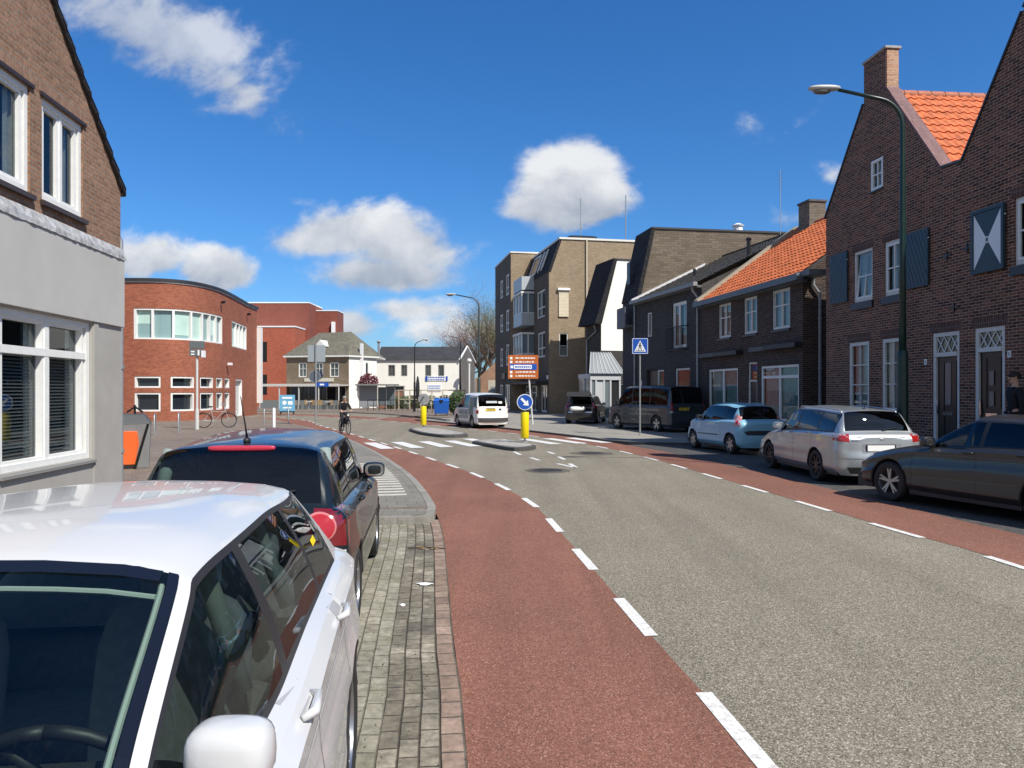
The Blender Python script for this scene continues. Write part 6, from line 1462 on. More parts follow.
# ---- 2. dark green-black hatchback, facing away
sp = std_hatch(W=.83, H=1.465, xf=1.23, xr=-1.23, fo=.78, ro=.66, zb=(.92, .97), xc=.95, xh=.25, xrr=-1.46, zrr=1.40, xbl=-1.78, zbl=1.0, w3=.585, wr=.56, R=.30)
sp.update(paint=paint('dark_green_black_paint', (.008, .013, .015), .1, .26), win=[(-1.40, -.95), (-.90, -.12), (-.05, .78)], doors=[(-.95, -.08), (-.08, .92)], keys=[-1.40, -.95, -.90, -.12, -.05, .78, -.08, .92, .27, .93, -1.76, -1.47], res=.05, rb=BUMP_R, fb=BUMP_F, spokes=7, seat=(-.05, -.85), rim=RIM)
def d_dark(s):
    s.seams(); s.handle(.05, .90, 1); s.handle(-.82, .92, 0); s.mirrors(.68, .98, h=(.07, .11, .075))
    for sd in (1, -1):
        cl = s.cornerp(PI - .30 * sd, -1.80, .62 * sd, [(-.12, .75), (.19, .72), (.20, .97), (-.06, .985)] if sd < 0 else [(-.19, .72), (.12, .75), (.06, .985), (-.20, .97)], 'tail_light', mat('smoked_red_lamp', (.16, .008, .012), .12, coat=1), cell=.03)
        c = s.cornerp(PI - .25 * sd, -1.84, .60 * sd, [(.112 * math.cos(t), .865 + .100 * math.sin(t)) for t in [2 * PI * k / 24 for k in range(24)]], 'lamp_ring', mat('pink_ring', (.50, .16, .16), .15, coat=1), off=.014, cell=.03, par=cl)
        s.cornerp(PI - .25 * sd, -1.84, .60 * sd, [(.098 * math.cos(t), .865 + .087 * math.sin(t)) for t in [2 * PI * k / 24 for k in range(24)]], 'lamp_lens', mat('bright_red_lens', (.38, .012, .02), .12, coat=1), off=.020, cell=.03, par=cl)
        s.cornerp(PI - .25 * sd, -1.84, .60 * sd, [(.045 * math.cos(t), .865 + .04 * math.sin(t)) for t in [2 * PI * k / 16 for k in range(16)]], 'lamp_centre', mat('dark_red_lens', (.38, .015, .02), .12, coat=1), off=.026, cell=.03, par=cl)
        s.cornerp(PI - .30 * sd, -1.80, .62 * sd, [(-.15, .64), (.15, .64), (.15, .695), (-.15, .695)], 'reverse_light', LAMPW, cell=.04)
    s.plate(0, .62, PLW); s.frontp([(-.4, .35), (.4, .35), (.4, .6), (-.4, .6)], 'grille', PLASTIC)
    for sd in (1, -1): s.cornerp(.35 * sd, 1.85, .58 * sd, [(-.2, .58), (.2, .58), (.2, .74), (-.2, .74)], 'headlight', LAMPW)
    # high brake light on the roof edge, aerial, wiper, rear shelf
    q = s.bvh.ray_cast(Vector((-1.47, 0, 4)), Vector((0, 0, -1)))[0]; MB().sell((q.x - .02, 0, q.z - .012), (.03, .24, .020), .45, 24, 10).build('brake_light', mat('pink_brake_lens', (.50, .03, .06), .15, coat=1), s.root, smooth=True)
    r_ = s.bvh.ray_cast(Vector((-1.33, 0, 4)), Vector((0, 0, -1)))[0]
    MB().sell(r_ + Vector((0, 0, .01)), (.045, .025, .022), .8).tube([r_ + Vector((0, 0, .02)), r_ + Vector((-.04, 0, .10)), r_ + Vector((-.20, 0, .34))], [.010, .006, .003], 6).build('aerial', PLASTIC, s.root, smooth=True)
    w0 = s.bvh.ray_cast(Vector((-5, .0, 1.03)), Vector((1, 0, 0)))[0]; w1 = s.bvh.ray_cast(Vector((-5, -.42, 1.10)), Vector((1, 0, 0)))[0]
    MB().tube([w0 - Vector((.03, 0, 0)), (w0 + w1) / 2 - Vector((.035, 0, 0)), w1 - Vector((.02, 0, 0))], [.014, .009, .006], 6).build('rear_wiper', PLASTIC, s.root, smooth=True)
    MB().lathe([(.0, -.0), (.045, -.0), (.055, .015)], tuple(w0 * 0 + Vector((s.x0 - .045, 0, .88))), axis='x', n=18).build('badge', CHROME, s.root)
    gline(s, -1.0, .95, .56, .56, .045, 'rubbing_strip', PLASTIC)
    for sd in (1, -1):
        MB().tube([(-1.41, .60 * sd, 1.02), (-1.30, .56 * sd, 1.36)], .05, 8).build('pillar_lining', mat('pale_green_lining', (.22, .27, .25), .8), s.root, smooth=True)
sp['extra'] = [d_dark]
hd = math.atan2(.994, -.11)
Car('dark_hatchback', 'blackish green hatchback with round red tail lights, parked ahead of the white one', 'car', (-2.13, 7.05, 0), hd, sp, 'cars parked on the left')

# ---- estate car, silver, far side
def std_estate():
    sp = std_hatch(W=.866, H=1.50, xf=1.24, xr=-1.24, fo=.86, ro=.94, zb=(.93, 1.0), xc=.95, xh=.25, xrr=-1.80, zrr=1.42, xbl=-2.06, zbl=1.02, w3=.60, wr=.565, R=.315)
    return sp
SIL = paint('silver_car_paint', (.42, .45, .465), .55, .28)
sp = std_estate(); sp.update(paint=SIL, win=[(-1.85, -1.15), (-1.10, -.20), (-.13, .78)], doors=[(-1.05, -.16), (-.16, .92)], keys=[-1.85, -1.15, -1.10, -.20, -.13, .78, -.16, .92, -1.05, .27, .93, -2.04, -1.81], rb=BUMP_R, fb=BUMP_F, rim=RIMD, spokes=8, rglass=CDARK, glass=CGLASS, spw=.03)
def d_estate(s):
    s.seams(); s.handle(-.04, .93, 1); s.handle(-.92, .95, 0); s.mirrors(.68, 1.0)
    for sd in (1, -1):
        s.cornerp(PI - .5 * sd, -2.02, .70 * sd, [(-.15, .86), (.16, .83), (.15, .985), (-.10, .995), (-.15, .96)] if sd > 0 else [(.15, .86), (-.16, .83), (-.15, .985), (.10, .995), (.15, .96)], 'tail_light', LAMPR, cell=.04)
        g = MB(); xs2 = [-1.75 + .1 * k for k in range(20)]; pt = []
        for x in xs2: c = s.section(x); pt.append((x, (c[3][0] - .01) * sd, c[3][1] + .045 * (1 if -1.7 < x < .12 else -.2)))
        g.tube(pt, .014, 6); g.build('roof_rail', mat('silver_rail', (.45, .46, .47), .3, metal=.6), s.root, smooth=True)
        s.cornerp(.4 * sd, 1.95, .62 * sd, [(-.2, .60), (.2, .60), (.2, .74), (-.2, .74)], 'headlight', LAMPW)
    s.rearp([(-.36, .63), (.36, .63), (.38, .80), (-.38, .80)], 'plate_recess', mat('silver_shade', (.30, .31, .33), .4, metal=.4), off=.003, cell=.08)
    s.plate(.02, .72, PLW); s.rearp([(-.27, .655), (.31, .655), (.31, .785), (-.27, .785)], 'plate_frame', BLACK, off=.012, cell=.2)
    s.rearp([(-.03, .87), (.03, .87), (.03, .93), (-.03, .93)], 'badge', CHROME, off=.006); s.rearp([(-.60, .24), (.60, .24), (.66, .36), (-.66, .36)], 'lower_bumper', PLASTIC, off=.006, cell=.08)
    s.rearp([(-.80, .515), (.80, .515), (.80, .522), (-.80, .522)], 'bumper_gap', BLACK, off=.002, cell=.06)
    s.rearp([(.45, .85), (.58, .85), (.58, .865), (.45, .865)], 'lettering', CHROME, off=.004)
    r_ = s.bvh.ray_cast(Vector((-1.55, 0, 4)), Vector((0, 0, -1)))[0]; MB().sell(r_, (.04, .022, .02), .8).tube([r_, r_ + Vector((-.10, 0, .17))], [.006, .003], 5).build('aerial', PLASTIC, s.root)
    gline(s, -1.9, 1.4, .90, .84, .006, 'crease_line', mat('silver_shade', (.30, .31, .33)))
    q = s.bvh.ray_cast(Vector((-5, -.1, 1.06)), Vector((1, 0, 0)))[0]; MB().tube([q - Vector((.03, 0, 0)), q + Vector((.02, -.38, .05))], [.012, .006], 5).build('rear_wiper', PLASTIC, s.root)
sp['extra'] = [d_estate]
Car('silver_estate', 'silver estate car with roof rails and a white number plate, parked before the gabled house', 'car', (6.88, 16.65, 0), math.atan2(.998, -.045), sp, 'cars parked on the right')

# ---- graphite hatchback on the far right
sp = std_hatch(W=.90, H=1.455, xf=1.32, xr=-1.31, fo=.82, ro=.80, zb=(.93, 1.0), hood=.80, cowl=.97, xc=.78, xh=-.02, xrr=-1.60, zrr=1.38, xbl=-1.95, zbl=1.05, w3=.60, wr=.55, R=.325)
sp.update(paint=paint('graphite_paint', (.050, .050, .050), .5, .36), win=[(-1.50, -1.10), (-1.05, -.32), (-.25, .62)], doors=[(-1.10, -.28), (-.28, .86)], keys=[-1.50, -1.10, -1.05, -.32, -.25, .62, -.28, .86, .0, .76, -1.93, -1.61], rb=BUMP_R, fb=BUMP_F, rim=RIM, spokes=5, twin=True, spw=.028, res=.06, glass=CGLASS, rglass=CDARK, scoop=.022, back=mat('dark_brake', (.02, .02, .02)))
def d_leon(s):
    s.seams(); s.handle(-.15, .90, 1); s.handle(-.98, .92, 0); s.mirrors(.56, 1.0, h=(.07, .11, .08))
    gline(s, -1.7, 1.1, .86, .82, .006, 'crease_line', mat('graphite_crease', (.12, .12, .125), .3, metal=.5)); gline(s, -.9, .85, .50, .46, .008, 'lower_crease', mat('graphite_crease', (.12, .12, .125)))
    for sd in (1, -1): s.cornerp(.55 * sd, 1.95, .62 * sd, [(-.26, .62), (.24, .66), (.28, .76), (-.2, .73)] if sd < 0 else [(-.24, .66), (.26, .62), (.2, .73), (-.28, .76)], 'headlight', LAMPW); s.rearp([(sd * .45, .85), (sd * .78, .85), (sd * .78, .97), (sd * .5, .97)], 'tail_light', LAMPR)
    s.frontp([(-.42, .45), (.42, .45), (.36, .66), (-.36, .66)], 'grille', PLASTIC); s.plate(0, .5, PLW, front=True); s.plate(0, .7, PLW)
sp['extra'] = [d_leon]
hd = math.atan2(.946, -.325); c_, s_ = math.cos(hd), math.sin(hd)
Car('graphite_hatchback', 'dark graphite hatchback with bright split spoke wheels, cut off by the right edge', 'car', (6.14 - 1.32 * c_ + .875 * s_, 12.5 - 1.32 * s_ - .875 * c_, 0), hd, sp, 'cars parked on the right')

# ---- light blue city car
sp = std_hatch(W=.815, H=1.465, xf=1.17, xr=-1.17, fo=.60, ro=.50, zb=(.92, .98), hood=.84, cowl=1.0, xc=.98, xh=.38, xrr=-1.20, zrr=1.375, xbl=-1.50, zbl=.98, w3=.57, wr=.53, R=.285)
sp.update(paint=paint('pale_blue_paint', (.23, .48, .62), .0, .28), win=[(-1.20, -.75), (-.70, .78)], doors=[(-.62, .92)], keys=[-1.20, -.75, -.70, .78, -.62, .92, .40, .96, -1.48, -1.21], rb=BUMP_R, fb=BUMP_F, rim=RIM, spokes=6, spw=.06, rglass=CDARK, glass=CGLASS, seat=(0, -.65), rwk=4)
def d_blue(s):
    s.seams(); s.handle(-.45, .88, 0); s.mirrors(.66, .98, m=PLASTIC)
    for sd in (1, -1):
        s.cornerp(PI - .65 * sd, -1.42, .68 * sd, [(-.10, .80), (.11, .80), (.12, 1.06), (-.02, 1.14), (-.10, 1.05)] if sd > 0 else [(.10, .80), (-.11, .80), (-.12, 1.06), (.02, 1.14), (.10, 1.05)], 'tail_light', mat('pink_clear_lamp', (.50, .20, .20), .15, coat=1), cell=.04)
        s.cornerp(PI - .65 * sd, -1.42, .68 * sd, [(.05 * math.cos(t), .92 + .05 * math.sin(t)) for t in [k * .63 for k in range(10)]], 'lamp_inner', LAMPR, off=.01)
        s.cornerp(.4 * sd, 1.6, .6 * sd, [(-.14, .62), (.14, .62), (.14, .84), (-.14, .84)], 'headlight', LAMPW)
    s.rearp([(-.62, .66), (-.55, .56), (.55, .56), (.62, .66), (.50, .685), (-.50, .685)], 'bumper_band', mat('navy_bumper_band', (.015, .022, .032), .5), off=.012, cell=.06)
    s.plate(-.28, .44, PLW, w=.26); s.rearp([(.05, .385), (.12, .385), (.12, .495), (.05, .495)], 'plate_end', BLACK, off=.014)
    MB().tube([(-1.32, -.25, 1.44), (-1.30, 0, 1.452), (-1.32, .25, 1.44)], .012, 6).build('spoiler_lip', s.pm, s.root)
    gline(s, -.5, .85, .50, .50, .03, 'side_strip', mat('navy_bumper_band', (.015, .022, .032)))
    r_ = s.bvh.ray_cast(Vector((.3, 0, 4)), Vector((0, 0, -1)))[0]
sp['extra'] = [d_blue]
hd = math.atan2(.975, -.22); c_, s_ = math.cos(hd), math.sin(hd)
Car('pale_blue_city_car', 'small pale blue city car with navy rear bumper band before the pantiled house', 'car', (6.72, 23.15, .0), hd, sp, 'cars parked on the right')

# ---- vans
def std_van(L, W, H, xf, xr, fo, ro, zb, hood, cowl, xc, xh, wr, w3, zbl, R, ztop_r=None):
    x1, x0 = xf + fo, xr - ro; zr = H - .06
    st = [(x0, zbl - .04, zbl - .06, zbl - .07, W * .76, W * .86, W * .93), (x0 + .05, zbl, zbl - .02, zbl - .03, W * .82, W * .91, W * .97),
          (x0 + .12, (zbl + zr) / 2, (zbl + zr) / 2 - .02, zb - .01, W * .83, W * .93, W * .985), (x0 + .20, zr - .02, zr - .09, zb, wr + .03, W * .94, W), (x0 + .30, zr, zr - .09, zb, wr + .04, W * .95, W),
          (xr + .3, H, H - .12, zb, w3 + .03, W * .955, W), (.1, H, H - .12, zb, w3 + .03, W * .955, W), (xh, H - .04, H - .15, zb, w3 - .02, W * .95, W), (xh + .07, H - .09, H - .19, zb - .005, w3 - .01, W * .95, W),
          ((xh + xc) / 2 + .03, (H + cowl) / 2 - .03, (H + cowl) / 2 - .10, zb - .01, w3 + .03, W * .94, W), (xc - .04, cowl + .03, cowl - .02, zb - .03, w3 + .09, W * .92, W * .99), (xc + .04, cowl, cowl - .05, cowl - .07, w3 + .09, W * .90, W * .985),
          (x1 - .30, hood + .02, hood - .04, hood - .07, w3 + .05, W * .84, W * .96), (x1 - .12, hood - .07, hood - .12, hood - .15, w3 - .02, W * .74, W * .88), (x1, hood - .26, hood - .3, hood - .33, w3 - .15, W * .60, W * .72)]
    return dict(st=st, xf=xf, xr=xr, r=R, arch=R + .06, ws=(xh + .02, xc - .02), rw=(x0 + .07, x0 + .20), x0=x0, x1=x1, W=W)
sp = std_van(4.9, .95, 1.99, 1.5, -1.5, .90, 1.00, 1.10, 1.0, 1.16, 1.62, .95, .76, .80, 1.14, .34)
sp.update(paint=paint('dark_slate_paint', (.042, .052, .066), .45, .3), win=[(-2.25, -1.05), (-1.0, .25), (.32, 1.35)], doors=[(-.95, .28), (.28, 1.42)], keys=[-2.25, -1.05, -1.0, .25, .32, 1.35, -.95, .28, 1.42, .97, 1.60, -2.43, -2.32], rim=RIM, spokes=5, twin=True, glass=glass('van_glass', (.22, .25, .26), .12), rglass=glass('van_dark_glass', (.06, .065, .07), .15), seat=(.75, -.7), seatz=.25, rwk=4, res=.09, rb=lambda z: .03 + .07 * max(0, 1 - abs((z - .45) / .2) ** 3))
def d_t6(s):
    s.seams(); s.handle(.40, 1.0, 1, PLASTIC); s.mirrors(1.28, 1.18, m=PLASTIC, h=(.08, .10, .14))
    for sd in (1, -1):
        s.cornerp(PI - .4 * sd, -2.46, .86 * sd, [(-.07, .90), (.07, .90), (.07, 1.22), (-.07, 1.22)], 'tail_light', LAMPR, cell=.05); s.cornerp(PI - .4 * sd, -2.46, .86 * sd, [(-.06, .82), (.06, .82), (.06, .895), (-.06, .895)], 'reverse_light', LAMPW, cell=.05)
        s.cornerp(.4 * sd, 2.2, .72 * sd, [(-.2, .76), (.2, .76), (.2, .92), (-.2, .92)], 'headlight', LAMPW)
    p = s.plate(.28, .98, PLY, w=.26, h=.055); s.rearp([(.06, .96), (.20, .96), (.20, 1.0), (.06, 1.0)], 'plate_text', mat('plate_text', (.12, .1, .05), .5), off=.02); s.rearp([(.28, .96), (.48, .96), (.48, 1.0), (.28, 1.0)], 'plate_text', mat('plate_text', (.12, .1, .05)), off=.02)
    s.rearp([(-.05, 1.03), (.05, 1.03), (.05, 1.11), (-.05, 1.11)], 'badge', CHROME, off=.008)
    gline(s, -2.3, 1.9, .56, .56, .02, 'side_strip', PLASTIC)
sp['extra'] = [d_t6]
hd = math.atan2(.90, -.435); c_, s_ = math.cos(hd), math.sin(hd)
Car('dark_grey_van', 'dark slate grey van with yellow number plate parked on the square', 'van', (6.1 + 1.5 * c_ + .93 * s_, 32.4 + 1.5 * s_ - .93 * c_, .07), hd, sp)

CREAMW = paint('white_van_paint', (.80, .80, .76), 0, .3)
sp = std_van(4.4, .83, 1.72, 1.27, -1.25, .80, .78, .98, .92, 1.06, 1.15, .50, .66, .68, 1.00, .30)
sp.update(paint=CREAMW, win=[(-.70, -.05), (.02, .95)], doors=[(-.70, -.02), (-.02, 1.02)], keys=[-.70, -.05, .02, .95, -.02, 1.02, .52, 1.13, -1.96, -1.84], rim=RIM, spokes=6, glass=CGLASS, rglass=CDARK, seat=(.3, -.5), seatz=.12, rwk=4, res=.08, rb=lambda z: .03 + .06 * max(0, 1 - abs((z - .42) / .16) ** 3))
GRA = mat('green_blue_van_lettering', (.02, .16, .16), .4); GRG = mat('grey_van_graphic', (.20, .23, .25), .4)
def d_caddy(s):
    s.seams(); s.mirrors(.92, 1.06, m=PLASTIC)
    for sd in (1, -1):
        s.cornerp(PI - .5 * sd, -1.97, .76 * sd, [(-.07, .72), (.07, .72), (.07, 1.02), (-.07, 1.02)], 'tail_light', LAMPR, cell=.05)
        s.sidep([(-1.90, 1.00), (-1.52, 1.04), (-1.42, 1.50), (-1.78, 1.50), (-1.86, 1.2)], sd, 'livery', GRA, off=.003, cell=.08); s.sidep([(-1.52, .60), (-.76, .60), (-.76, 1.50), (-1.40, 1.50), (-1.50, 1.04)], sd, 'livery', GRG, off=.0025, cell=.08)
        s.sidep([(-.68, .45), (.98, .45), (.98, .92), (-.68, .92)], sd, 'livery', mat('pale_grey_graphic', (.34, .36, .37), .4), off=.002, cell=.1)
        s.sidep([(-.55, .70), (-.2, .70), (-.2, .76), (-.55, .76)], sd, 'lettering', GRA, off=.005); s.sidep([(.1, .70), (.7, .72), (.7, .78), (.1, .76)], sd, 'lettering', GRA, off=.005)
        s.sidep([(-1.3, .85), (-1.0, .85), (-.9, 1.05), (-1.2, 1.1)], sd, 'emblem', mat('green_emblem', (.05, .25, .12), .4), off=.005)
    s.plate(.12, .90, PLY, w=.25, h=.05); s.rearp([(-.08, .885), (.30, .885), (.30, .92), (-.08, .92)], 'plate_text', mat('plate_text', (.12, .1, .05)), off=.02, cell=.3); s.rearp([(-.13, .955), (.37, .955), (.37, .985), (-.13, .985)], 'plate_light', PLASTIC, off=.008)
    s.rearp([(-.42, .88), (-.30, .88), (-.30, .97), (-.42, .97)], 'badge', CHROME, off=.008); s.rearp([(-.80, .33), (.80, .33), (.82, .52), (-.82, .52)], 'rear_bumper', mat('grey_black_bumper', (.05, .05, .052), .6), off=.02, cell=.08)
    s.rearp([(-.25, 1.22), (.30, 1.22), (.30, 1.32), (-.25, 1.32)], 'window_lettering', mat('window_lettering', (.45, .5, .5), .5), off=.004); s.rearp([(-.50, 1.20), (-.32, 1.20), (-.32, 1.30), (-.50, 1.30)], 'window_sticker', SWHITE, off=.004)
sp['extra'] = [d_caddy]
hd = math.atan2(.935, -.355); c_, s_ = math.cos(hd), math.sin(hd)
Car('white_delivery_van', 'small white delivery van with teal and grey livery, driving away beyond the crossing', 'van', (-1.93 + 1.97 * c_ + .83 * s_ + .22, 36.3 + 1.97 * s_ - .83 * c_, 0), hd, sp)

# ---- dark hatchback with its tailgate up
sp = std_hatch(W=.88, H=1.53, xf=1.25, xr=-1.27, fo=.80, ro=.75, zb=(.95, 1.02), hood=.86, cowl=1.02, xc=.95, xh=.2, xrr=-1.72, zrr=1.47, xbl=-1.90, zbl=1.0, w3=.62, wr=.60, R=.32)
sp.update(paint=paint('dark_bronze_grey_paint', (.075, .07, .066), .5, .3), win=[(-1.60, -1.10), (-1.05, -.20), (-.13, .78)], doors=[(-1.05, -.16), (-.16, .92)], keys=[-1.60, -1.10, -1.05, -.20, -.13, .78, -.16, .92, .22, .93, -1.88, -1.73], rim=RIM, rb=BUMP_R, rwk=4, open_tail=True, res=.08, glass=CGLASS, rglass=CDARK)
def d_open(s):
    s.seams(); s.mirrors(.68, 1.0)
    s.rearp([(-.58, .66), (.58, .66), (.56, .99), (-.56, .99)], 'boot_opening', mat('boot_black', (.006, .006, .006), .9), off=.004, cell=.08)
    for sd in (1, -1): s.cornerp(PI - .6 * sd, -1.9, .72 * sd, [(-.12, .82), (.12, .82), (.10, 1.10), (-.10, 1.12)], 'tail_light', LAMPR, cell=.05)
    s.rearp([(-.62, .60), (.62, .60), (.62, .655), (-.62, .655)], 'loading_sill', CHROME, off=.03, cell=.1)
    # raised tailgate, hinged at the roof edge
    mb = MB(); a = Vector((-1.70, 0, 1.49)); b = Vector((-2.52, 0, 1.66)); c = Vector((-2.60, 0, 1.44))
    for p, q, w0, w1 in ((a, b, .56, .62), (b, c, .62, .60)):
        d = (q - p).normalized(); nn = Vector((-d.z, 0, d.x)) * .03
        mb.add([(v + o).to_tuple()[:1] + (y, (v + o).z) for o in (nn, -nn) for v, y in ((p, -w0), (p, w0), (q, w1), (q, -w1))], [(0, 1, 2, 3), (7, 6, 5, 4), (0, 4, 5, 1), (1, 5, 6, 2), (2, 6, 7, 3), (3, 7, 4, 0)])
    t = mb.build('tailgate', s.pm, s.root); MB().add([(-1.82, -.48, 1.475), (-1.82, .48, 1.475), (-2.4, .50, 1.595), (-2.4, -.50, 1.595)], [(0, 1, 2, 3)]).build('tailgate_window', mat('grey_glass', (.10, .11, .12), .1), t)
    for sd in (1, -1): MB().tube([(-1.85, .58 * sd, 1.1), (-2.3, .56 * sd, 1.56)], .012, 6).build('gas_strut', STEEL, t)
sp['extra'] = [d_open]
hd = math.atan2(.965, .26)
car_open = Car('open_boot_hatchback', 'dark bronze grey hatchback with its tailgate raised, parked on the square', 'car', (4.10, 42.0, .07), hd, sp)
tag(MB().sell((3.42, 39.82, .88), (.42, .20, .12), .6, rot=Matrix.Rotation(.2, 3, 'Z')).build('white_bag', mat('white_cloth', (.75, .76, .74), .9), smooth=True), 'white bag or cloth lying in the open boot of the dark car', 'bag')
# ================================================================ STREET FURNITURE
def lamp_post(x, y, z0, top, arm, out, label, m=GREEN, r0=.09, base=2.5, head=.34, grp='street lamps'):
    """post with curved arm; arm = horizontal vector of the bracket"""
    t = thing('street_lamp', label, 'street lamp', (x, y, z0), 0, grp); a = Vector((arm[0], arm[1], 0)); L_ = a.length; d = a / L_
    MB().tube([(0, 0, 0), (0, 0, base - .08), (0, 0, base), (0, 0, base + .05)], [r0 * 1.25, r0 * 1.25, r0 * 1.15, r0 * .85], 14).build('post_base', m, t, auto=40)
    H_ = top - z0; pts = [(0, 0, base + .05), (0, 0, H_ * .55), (0, 0, H_ - out - .35)]; rs = [r0 * .85, r0 * .7, r0 * .55]
    for k in range(1, 9):
        f = k / 8; an = f * PI / 2 * .88; R_ = L_ * .42; p = d * (R_ * (1 - math.cos(an))) + Vector((0, 0, H_ - out - .35 + (out + .15) * math.sin(an))); pts.append(tuple(p)); rs.append(r0 * (.55 - .12 * f))
    e = d * L_ + Vector((0, 0, H_ - .02)); pts.append(tuple(e)); rs.append(r0 * .4)
    MB().tube(pts, rs, 12).build('pole', m, t, smooth=True)
    rot = d.to_track_quat('X', 'Z').to_matrix(); c = e + d * head * .85
    h = MB().sell(c + Vector((0, 0, .03)), (head, head * .34, .055), .75, 18, 8, rot).build('lamp_head', mat('lamp_head_grey', (.48, .48, .46), .35), t, smooth=True)
    MB().sell(c + d * .05 - Vector((0, 0, .035)), (head * .55, head * .26, .055), .8, 14, 6, rot).build('diffuser', mat('lamp_diffuser', (.16, .16, .15), .15), h, smooth=True)
    return t
lamp_post(8.17, 16.0, .1, 8.12, (-1.35, 0), .45, 'tall dark green street lamp with curved arm in front of the gabled brick house')
lamp_post(-2.03, 47.0, .07, 7.75, (-1.45, .1), .5, 'grey green curved street lamp rising behind the white van', r0=.085, m=mat('grey_green_paint', (.05, .065, .06), .4))
lamp_post(-8.15, 64.0, .07, 6.1, (.75, 0), .4, 'slim dark street lamp with its arm to the right, before the white rendered house', r0=.07, head=.22, m=BLACK)
lamp_post(-5.4, 80.0, .07, 7.6, (-1.3, 0), .35, 'slim dark street lamp standing at the gable end of the white rendered house', r0=.075, head=.25, m=BLACK)

def pole(par, h, r=.03, m=STEEL, name='pole', x=0, y=0): return MB().cyl((x, y, 0), (x, y, h), r, 10).build(name, m, par, auto=40)
def arc(cx, cz, r, a0, a1, n=24): return [(cx + r * math.cos(a0 + (a1 - a0) * k / n), cz + r * math.sin(a0 + (a1 - a0) * k / n)) for k in range(n + 1)]
def rrect(x0, x1, z0, z1, r):
    P = []
    for cx, cz, a in ((x1 - r, z0 + r, -PI / 2), (x1 - r, z1 - r, 0), (x0 + r, z1 - r, PI / 2), (x0 + r, z0 + r, PI)): P += arc(cx, cz, r, a, a + PI / 2, 5)
    return P
# pedestrian crossing sign
t = thing('crossing_sign', 'square blue pedestrian crossing sign on a thin pole before the dark grey van', 'traffic sign', (5.02, 30.0, .07), math.radians(-6))
pole(t, 3.8, .032); b = MB().prism_y(rrect(-.31, .31, 3.18, 3.80, .04), -.06, -.035).build('sign_plate', SBLUE, t)
w = MB(); P = rrect(-.30, .30, 3.19, 3.79, .035); Q = rrect(-.283, .283, 3.207, 3.773, .03)
for i in range(len(P)): j = (i + 1) % len(P); w.face((P[i][0], -.0635, P[i][1]), (P[j][0], -.0635, P[j][1]), (Q[j][0], -.0635, Q[j][1]), (Q[i][0], -.0635, Q[i][1]))
w.build('white_rim', SWHITE, b); MB().prism_y([(-.23, 3.27), (.23, 3.27), (0, 3.71)], -.066, -.0605).build('white_triangle', SWHITE, b)
w = MB()
for k in range(5): w.box(-.15 + .065 * k, -.118 + .065 * k, -.0695, -.0665, 3.29, 3.34)
w.lathe([(0, -.0695), (.028, -.0695), (.028, -.0665)], (.0, 0, 3.60), axis='y', n=12)
for (p, q, wd) in (((0, 3.57), (-.01, 3.46), .05), ((-.01, 3.47), (-.07, 3.35), .03), ((-.01, 3.47), (.06, 3.36), .03), ((0, 3.55), (.07, 3.47), .022), ((0, 3.55), (-.07, 3.48), .022)):
    p = Vector((p[0], 0, p[1])); q = Vector((q[0], 0, q[1])); d = (q - p).normalized(); n_ = Vector((-d.z, 0, d.x)) * wd / 2
    w.add([(v.x, -.0695, v.z) for v in (p + n_, q + n_, q - n_, p - n_)], [(0, 1, 2, 3)])
w.build('walker_symbol', BLACK, b)
# yellow keep-right bollards
def keep_right(x, y, z, rz, label):
    t = thing('bollard_sign', label, 'bollard', (x, y, z), rz, 'yellow bollards on the islands')
    MB().cyl((0, 0, 0), (0, 0, 1.2), .035, 10).lathe([(.11, 0), (.11, .03), (.05, .05)], n=16).build('post', STEEL, t)
    MB().lathe([(.0, .14), (.115, .14), (.135, .17), (.135, .97), (.12, 1.0), (.0, 1.0)], n=24).build('yellow_sleeve', YELLOW, t, auto=40)
    P = arc(0, 1.32, .262, 0, 2 * PI, 36)[:-1]; b = MB().prism_y(P, -.16, -.135).build('sign_plate', STEEL, t)
    MB().prism_y(arc(0, 1.32, .26, 0, 2 * PI, 36)[:-1], -.165, -.1605).build('white_rim', SWHITE, b); MB().prism_y(arc(0, 1.32, .236, 0, 2 * PI, 36)[:-1], -.170, -.1655).build('blue_disc', SBLUE, b)
    c = Vector((0, 0, 1.32)); d = Vector((.707, 0, -.707)); n_ = Vector((.707, 0, .707)); A = lambda u, v: tuple(c + d * u + n_ * v + Vector((0, -.1755, 0)))
    MB().add([A(-.17, .04), A(.02, .04), A(.02, .115), A(.175, 0), A(.02, -.115), A(.02, -.04), A(-.17, -.04)], [(0, 1, 2, 3, 4, 5, 6)]).build('arrow', SWHITE, b)
    MB().box(-.04, .04, -.14, .05, 1.1, 1.14).box(-.04, .04, -.14, .05, 1.45, 1.49).build('bracket', STEEL, t)
keep_right(.42, 25.0, .12, 0, 'yellow bollard with round blue arrow sign facing us, on the nearer island')
keep_right(-4.05, 35.0, .10, PI, 'yellow bollard seen from the back of its round sign, on the farther island')
